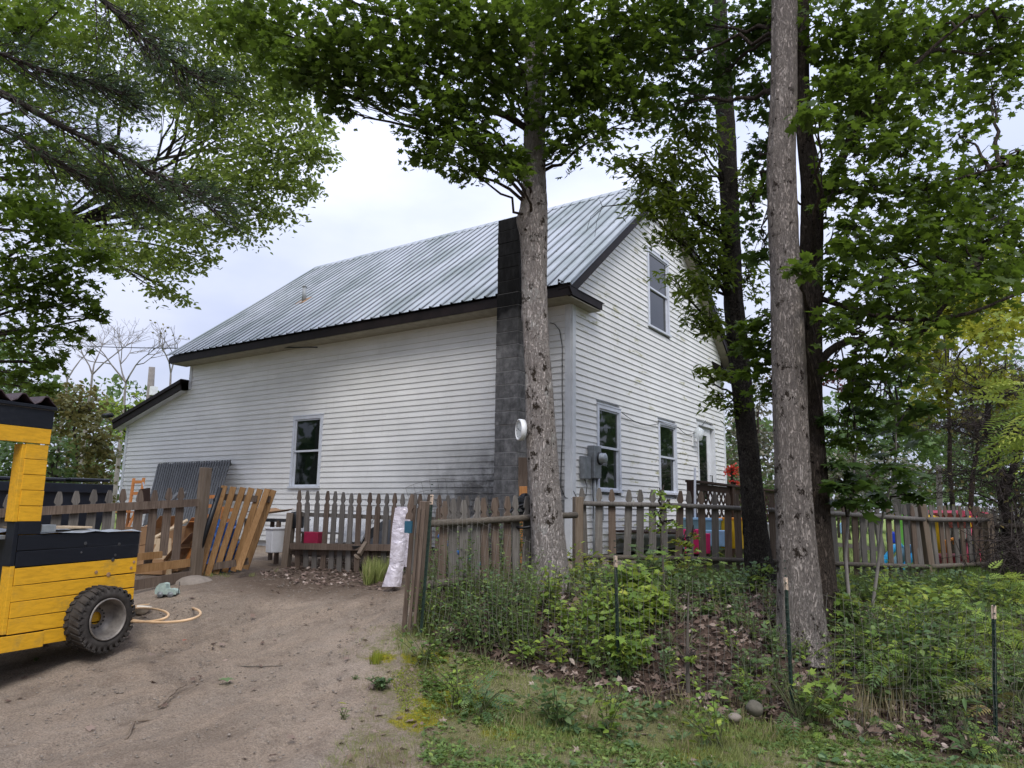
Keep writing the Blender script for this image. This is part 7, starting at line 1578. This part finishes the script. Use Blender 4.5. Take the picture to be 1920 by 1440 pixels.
def sapling(label, pix, dep, r0, mat, tmpl, size, leafpix, rpx=26, cov=1.3, name='sapling', sr=.16, per=9, bark='twig'):
    """thin stem through surveyed points, leaf sprays at surveyed points"""
    base = ground_hit(*pix[0]); pts = [VPt(x, y, base) for x, y in pix]; t = thing(name, label, 'sapling', base); tt = np.linspace(0, len(pts)-1, 12); a = np.array(pts); pth = np.stack([np.interp(tt, range(len(a)), a[:, k]) for k in range(3)], 1); pth[0, 2] -= .03
    G().tube(pth, [r0*(1-.06*i) for i in range(12)], 7, False).build('stem', bark, t, True); L = Leaves(); TW = G(); d0 = ((base-CAM)@_f)
    sp = [(x, y, d0+dd, r, ry) for x, y, dd, r, ry in leafpix]
    blobs(t, L, TW, sp, tmpl, size, pth[3:], cov=cov, sr=sr, per=per, area=.42, limb=True, limbmat='dark_twig', twk=7, twr=.003, tilt=.35, droop=.3, name='twig')
    L.build('leaves', mat, t); TW.build('twigs', 'dark_twig', t)['kind'] = 'stuff'
def plants():
    pl = plant
    pl('tall blue-green weed growing at the foot of the sagging fence', 850, 1135, .55, .25, 'leaf_bluegreen', T_OVATE, .055, 9, 10)
    pl('bushy rose-like weed with small leaves left of the front maple', 955, 1150, .72, .25, 'leaf_bluegreen', T_OVATE, .05, 10, 13, woody=True, compound=4)
    pl('tall feathery weed leaning on the sagging fence near the gate post', 828, 1120, .72, .26, 'leaf_weed', T_OVATE, .05, 10, 14)
    pl('tangled green weed filling the gap between gate post and maple', 880, 1150, .62, .3, 'leaf_green_bush', T_OVATE, .05, 11, 13)
    pl('blue-green weed right against the left side of the front maple', 985, 1140, .55, .2, 'leaf_bluegreen', T_OVATE, .05, 9, 12)
    pl('low sprawling weed below the gate post', 800, 1215, .32, .25, 'leaf_weed', T_OVATE, .05, 9, 9)
    pl('seedy yellow weed sprawling over the toe of the bank', 870, 1225, .34, .28, 'leaf_lime', T_OVATE, .045, 9, 9)
    pl('leafy weed beside the rose-like one, reaching the maple bark', 915, 1180, .5, .3, 'leaf_weed', T_OVATE, .06, 9, 9)
    pl('yellowing weed by the gate post at the left end of the bank', 800, 1185, .42, .22, 'leaf_lime', T_OVATE, .05, 8, 8)
    pl('feathery dark green weed in front of the gate post', 820, 1160, .48, .25, 'leaf_weed', T_NARROW, .07, 9, 12)
    pl('grey-green lobed weed low at the toe of the bank', 905, 1215, .22, .15, 'leaf_bluegreen', T_PINNATE, .12, 6, 5, arch=.2)
    pl('bright yellow-green shrublet at the foot of the front maple', 1020, 1190, .42, .34, 'leaf_lime', T_OVATE, .075, 11, 9)
    pl('drooping lime shrublet right of the front maple foot', 1085, 1180, .38, .32, 'leaf_lime', T_OVATE, .085, 8, 7)
    pl('glossy green shrublet hanging over the toe of the bank', 1050, 1240, .30, .28, 'leaf_green_bush', T_OVATE, .075, 9, 8)
    pl('upright yellow-green seedling right of the maple trunk', 1105, 1160, .36, .16, 'leaf_yellow', T_ELL, .09, 5, 6)
    pl('young maple with broad pale leaves behind the middle steel post', 1215, 1170, .42, .36, 'leaf_green_bush', T_MAPLE, .11, 9, 6, arch=.1, tilt=.25)
    pl('young maple spreading right of the middle steel post', 1275, 1215, .38, .34, 'leaf_lime', T_MAPLE, .095, 9, 6, arch=.1, tilt=.25)
    pl('round-leaved weed climbing against the middle steel post', 1140, 1250, .34, .16, 'leaf_lime', T_ROUND, .06, 6, 7)
    pl('sparse rusty-green shrublet between the middle and right posts', 1335, 1245, .34, .3, 'leaf_lime', T_OVATE, .065, 8, 7)
    pl('dark blue-green plant high on the bank below the dark trunk', 1350, 1130, .20, .18, 'leaf_bluegreen', T_ELL, .07, 10, 8)
    pl('grey-green shrublet left of the twin trunks', 1400, 1190, .34, .28, 'leaf_bluegreen', T_ROUND, .075, 9, 7)
    pl('little plant on top of the egg-shaped stone', 1410, 1312, .26, .14, 'leaf_lime', T_OVATE, .05, 7, 6)
    pl('green fern at the foot of the twin trunks', 1495, 1285, .34, .22, 'leaf_green_bush', T_FROND, .20, 11, 1, cat='fern', name='fern', topk=.2)
    pl('yellow-green fern right of the twin trunks', 1625, 1240, .36, .2, 'leaf_lime', T_FROND, .22, 10, 1, cat='fern', name='fern', topk=.2)
    pl('broad arching fern between two boulders on the bank', 1690, 1285, .34, .3, 'leaf_green_bush', T_FROND, .24, 12, 1, cat='fern', name='fern', topk=.2)
    pl('lobed maple seedling with reddish tips beside the twin trunks', 1540, 1262, .34, .24, 'leaf_lime', T_MAPLE_S, .085, 9, 6)
    pl('red-leaved seedling right at the base of the twin trunks', 1556, 1225, .16, .05, 'leaf_red', T_MAPLE_S, .05, 3, 3)
    pl('big bright shrublet in the middle of the right bank', 1745, 1175, .34, .45, 'leaf_lime', T_OVATE, .10, 13, 8, compound=2)
    pl('blue-green shrublet below the bright one on the right bank', 1715, 1225, .28, .34, 'leaf_bluegreen', T_OVATE, .085, 10, 8)
    pl('weedy clump right of the boulders near the last steel post', 1790, 1275, .30, .34, 'leaf_weed', T_ELL, .08, 12, 9)
    pl('arching long-leaved clump at the toe of the bank', 1760, 1330, .24, .36, 'leaf_green_bush', T_NARROW, .13, 11, 7)
    pl('feathery yellow-green bush at the right edge below the corner post', 1895, 1150, .40, .4, 'leaf_lime', T_PINNATE, .20, 14, 5)
    pl('bright ferny bush behind the last steel post', 1910, 1245, .28, .3, 'leaf_lime', T_FROND, .26, 11, 2)
    pl('small yellow-flowered twig at the last steel post', 1846, 1300, .3, .05, 'leaf_yellow', T_OVATE, .03, 4, 6, topk=.7)
    pl('rusty fern at the right edge beside the boulder', 1905, 1345, .26, .22, 'leaf_olive', T_FROND, .24, 10, 1, cat='fern', name='fern')
    pl('divided bright leaf rosette below the right steel post', 1540, 1378, .07, .12, 'leaf_lime', T_PINNATE, .13, 8, 1, arch=.05)
    pl('dark round-leaved rosette next to the bright one', 1578, 1372, .08, .14, 'leaf_bluegreen', T_ROUND, .08, 9, 2, arch=.05)
    pl('second divided leaf rosette on the bare soil', 1610, 1388, .06, .1, 'leaf_lime', T_PINNATE, .10, 7, 1, arch=.05)
    pl('pair of bright divided rosettes left of the last post', 1722, 1392, .08, .15, 'leaf_lime', T_PINNATE, .15, 10, 1, arch=.05)
    pl('large-leaved dock at the bottom right', 1830, 1418, .10, .16, 'leaf_green_bush', T_ELL, .16, 9, 1, arch=.05)
    pl('divided bright rosette in the bottom right corner', 1892, 1415, .10, .16, 'leaf_lime', T_PINNATE, .16, 10, 1, arch=.05)
    pl('round bushy dark green weed alone on the dirt edge', 713, 1292, .10, .15, 'leaf_bluegreen', T_ROUND, .036, 26, 8, arch=.1)
    pl('small sprig of weed beside the dirt, nearest the bottom', 645, 1350, .09, .05, 'leaf_weed', T_ELL, .03, 5, 6)
    pl('small flat weed patch left of the round bushy one', 665, 1275, .04, .07, 'leaf_bluegreen', T_ROUND, .02, 7, 5, arch=.1)
    pl('tiny weed sprout in front of the truck', 66, 1242, .05, .05, 'leaf_weed', T_ELL, .02, 8, 5)
    # yellow-green tuft
    c = ground_hit(705, 1243); L = Leaves(); k = 150; a = rng.uniform(0, 6.28, k); p = np.stack([c[0]+np.cos(a)*.07*rng.random(k), c[1]+np.sin(a)*.07*rng.random(k), np.full(k, c[2])], 1); L.add(T_BLADE, p, -np.stack([np.cos(a), np.sin(a), np.full(k, -.3)], 1), np.stack([np.cos(a)*.7, np.sin(a)*.7, np.ones(k)], 1), rng.uniform(.06, .12, k))
    tag(L.build('grass_tuft', 'leaf_yellow', None), 'yellow-green grass tuft alone at the edge of the dirt', 'grass tuft')
    # saplings before the fence
    sp = sapling
    sp('tall slim sapling with yellow-green leaves in front of the gable windows', [(1245, 1125), (1243, 1050), (1238, 990), (1240, 930)], 0, .012, 'leaf_lime', T_OVATE, .065, [(1225, 965, .1, 22, 12), (1258, 950, -.1, 20, 14), (1235, 985, 0, 24, 12), (1265, 985, .1, 20, 14), (1240, 925, 0, 14, 10)], cov=.8)
    sp('second slim sapling with very pale yellow leaves', [(1291, 1178), (1292, 1110), (1288, 1060), (1290, 1005)], 0, .012, 'leaf_yellow', T_OVATE, .07, [(1270, 1012, 0, 18, 12), (1292, 1022, 0, 20, 14), (1305, 1005, .05, 12, 10), (1278, 1058, 0, 14, 6), (1288, 1078, 0, 10, 6)], cov=1.0)
    sp('knee-high sapling with lime leaves left of the twin trunks', [(1430, 1190), (1432, 1120), (1428, 1060)], 0, .011, 'leaf_lime', T_OVATE, .075, [(1418, 1078, 0, 26, 9), (1440, 1062, 0, 18, 9), (1428, 1100, 0, 22, 8), (1432, 1150, 0, 12, 5)], cov=1.0)
    sp('bare-stemmed sapling stub standing behind the middle steel post', [(1290, 1290), (1289, 1200), (1291, 1110)], 0, .016, 'leaf_lime', T_OVATE, .05, [(1294, 1230, 0, 12, 8)], cov=.6)
    sp('grey forked sapling with large dark maple leaves right of the twin trunks', [(1598, 1180), (1585, 1050), (1592, 950), (1610, 820), (1575, 640)], 0, .020, 'leaf_maple_dark', T_MAPLE, .145, [(1575, 870, 0, 36, 22), (1620, 900, .1, 46, 20), (1600, 940, 0, 40, 14), (1560, 905, -.1, 26, 14), (1640, 800, .2, 46, 24), (1600, 770, .1, 40, 20), (1680, 880, .2, 44, 22)], cov=1.15, sr=.22, bark='bare_wood')
    sp('leaning sapling whose big dark leaves hang before the right fence', [(1632, 1165), (1648, 1050), (1655, 960), (1680, 880), (1680, 760)], 0, .018, 'leaf_maple_dark', T_MAPLE, .15, [(1660, 860, .1, 50, 26), (1700, 900, .2, 44, 24), (1720, 930, .2, 26, 16), (1640, 935, 0, 36, 14), (1690, 810, .3, 54, 26), (1660, 750, .3, 48, 24), (1720, 770, .3, 36, 26), (1620, 720, .2, 30, 18), (1700, 700, .4, 34, 24), (1650, 690, .3, 40, 20)], cov=1.25, sr=.22, bark='bare_wood')
    sp('small maple seedling with pale green leaves at the twin trunk side', [(1548, 1185), (1550, 1140), (1556, 1105)], 0, .009, 'leaf_lime', T_MAPLE, .09, [(1570, 1120, 0, 26, 14), (1555, 1148, 0, 20, 12), (1600, 1130, .1, 20, 10)], cov=1.1)
    sp('dead grey stick of a sapling right of the twin trunks', [(1598, 1330), (1600, 1250), (1596, 1210)], 0, .010, 'leaf_lime', T_OVATE, .04, [(1598, 1240, 0, 6, 5)], cov=.3)
    # taller nameless weeds
    for mat, tm, sz, k, poly, hh in (('leaf_weed', T_OVATE, .055, 60, [(780, 1200), (800, 1110), (1000, 1120), (1010, 1230), (900, 1240)], .5), ('leaf_bluegreen', T_OVATE, .05, 36, [(780, 1200), (800, 1110), (1000, 1120), (1010, 1230), (900, 1240)], .55),
                                     ('leaf_lime', T_OVATE, .085, 34, [(980, 1260), (980, 1150), (1150, 1140), (1200, 1280)], .38), ('leaf_lime', T_MAPLE, .10, 30, [(1150, 1270), (1160, 1130), (1330, 1140), (1360, 1270)], .38),
                                     ('leaf_green_bush', T_OVATE, .07, 34, [(1080, 1280), (1080, 1110), (1460, 1110), (1460, 1300)], .3), ('leaf_lime', T_OVATE, .085, 60, [(1560, 1330), (1560, 1120), (1900, 1120), (1920, 1350)], .34), ('leaf_green_bush', T_OVATE, .08, 70, [(1560, 1330), (1560, 1120), (1900, 1120), (1920, 1350)], .36), ('leaf_weed', T_PINNATE, .16, 40, [(1560, 1330), (1560, 1120), (1900, 1120), (1920, 1350)], .3), ('leaf_lime', T_PINNATE, .17, 26, [(1780, 1300), (1780, 1110), (2000, 1110), (2000, 1350)], .36)):
        g = G(); L = Leaves()
        for q in gpts(max(6, int(k*.66)), poly, seed=int(hh*100)+k, clump=1.3): plant('', 0, 0, hh*rng.uniform(.6, 1.3), rng.uniform(.12, .28), mat, tm, sz*1.12, rng.integers(4, 8), 9 if tm is not T_PINNATE else 3, base=q, out=(g, L))
        L.build('undergrowth', mat, None, 'stuff'); g.build('undergrowth_stems', 'green_stem', None)['kind'] = 'stuff'
    for mat, tm, sz, k in (('leaf_lime', T_OVATE, .09, 50), ('leaf_green_bush', T_OVATE, .08, 70), ('leaf_weed', T_PINNATE, .16, 40)):
        g = G(); L = Leaves()
        for q in gpts(k, BANK2, box=(5, 14, -6, 5), seed=60+k): plant('', 0, 0, rng.uniform(.2, .45), rng.uniform(.12, .28), mat, tm, sz, rng.integers(4, 8), 7 if tm is not T_PINNATE else 3, base=q, out=(g, L))
        L.build('undergrowth', mat, None, 'stuff'); g.build('undergrowth_stems', 'green_stem', None)['kind'] = 'stuff'
    # nameless low growth filling the bank
    for mat, tm, sz, k, sd in (('leaf_weed', T_OVATE, .055, 240, 1), ('leaf_bluegreen', T_ROUND, .05, 150, 2), ('leaf_lime', T_OVATE, .06, 110, 3), ('leaf_green_bush', T_MAPLE_S, .065, 110, 4), ('leaf_weed', T_PINNATE, .12, 110, 5)):
        g = G(); L = Leaves()
        for q in gpts(int(k*.8), BANK, seed=40+sd, clump=1.6): plant('', 0, 0, rng.uniform(.08, .32), rng.uniform(.06, .2), mat, tm, sz, rng.integers(3, 7), 5 if tm is not T_PINNATE else 2, base=q, out=(g, L))
        o = L.build('undergrowth', mat, None, 'stuff'); o2 = g.build('undergrowth_stems', 'green_stem', None); o2['kind'] = 'stuff'
plants()
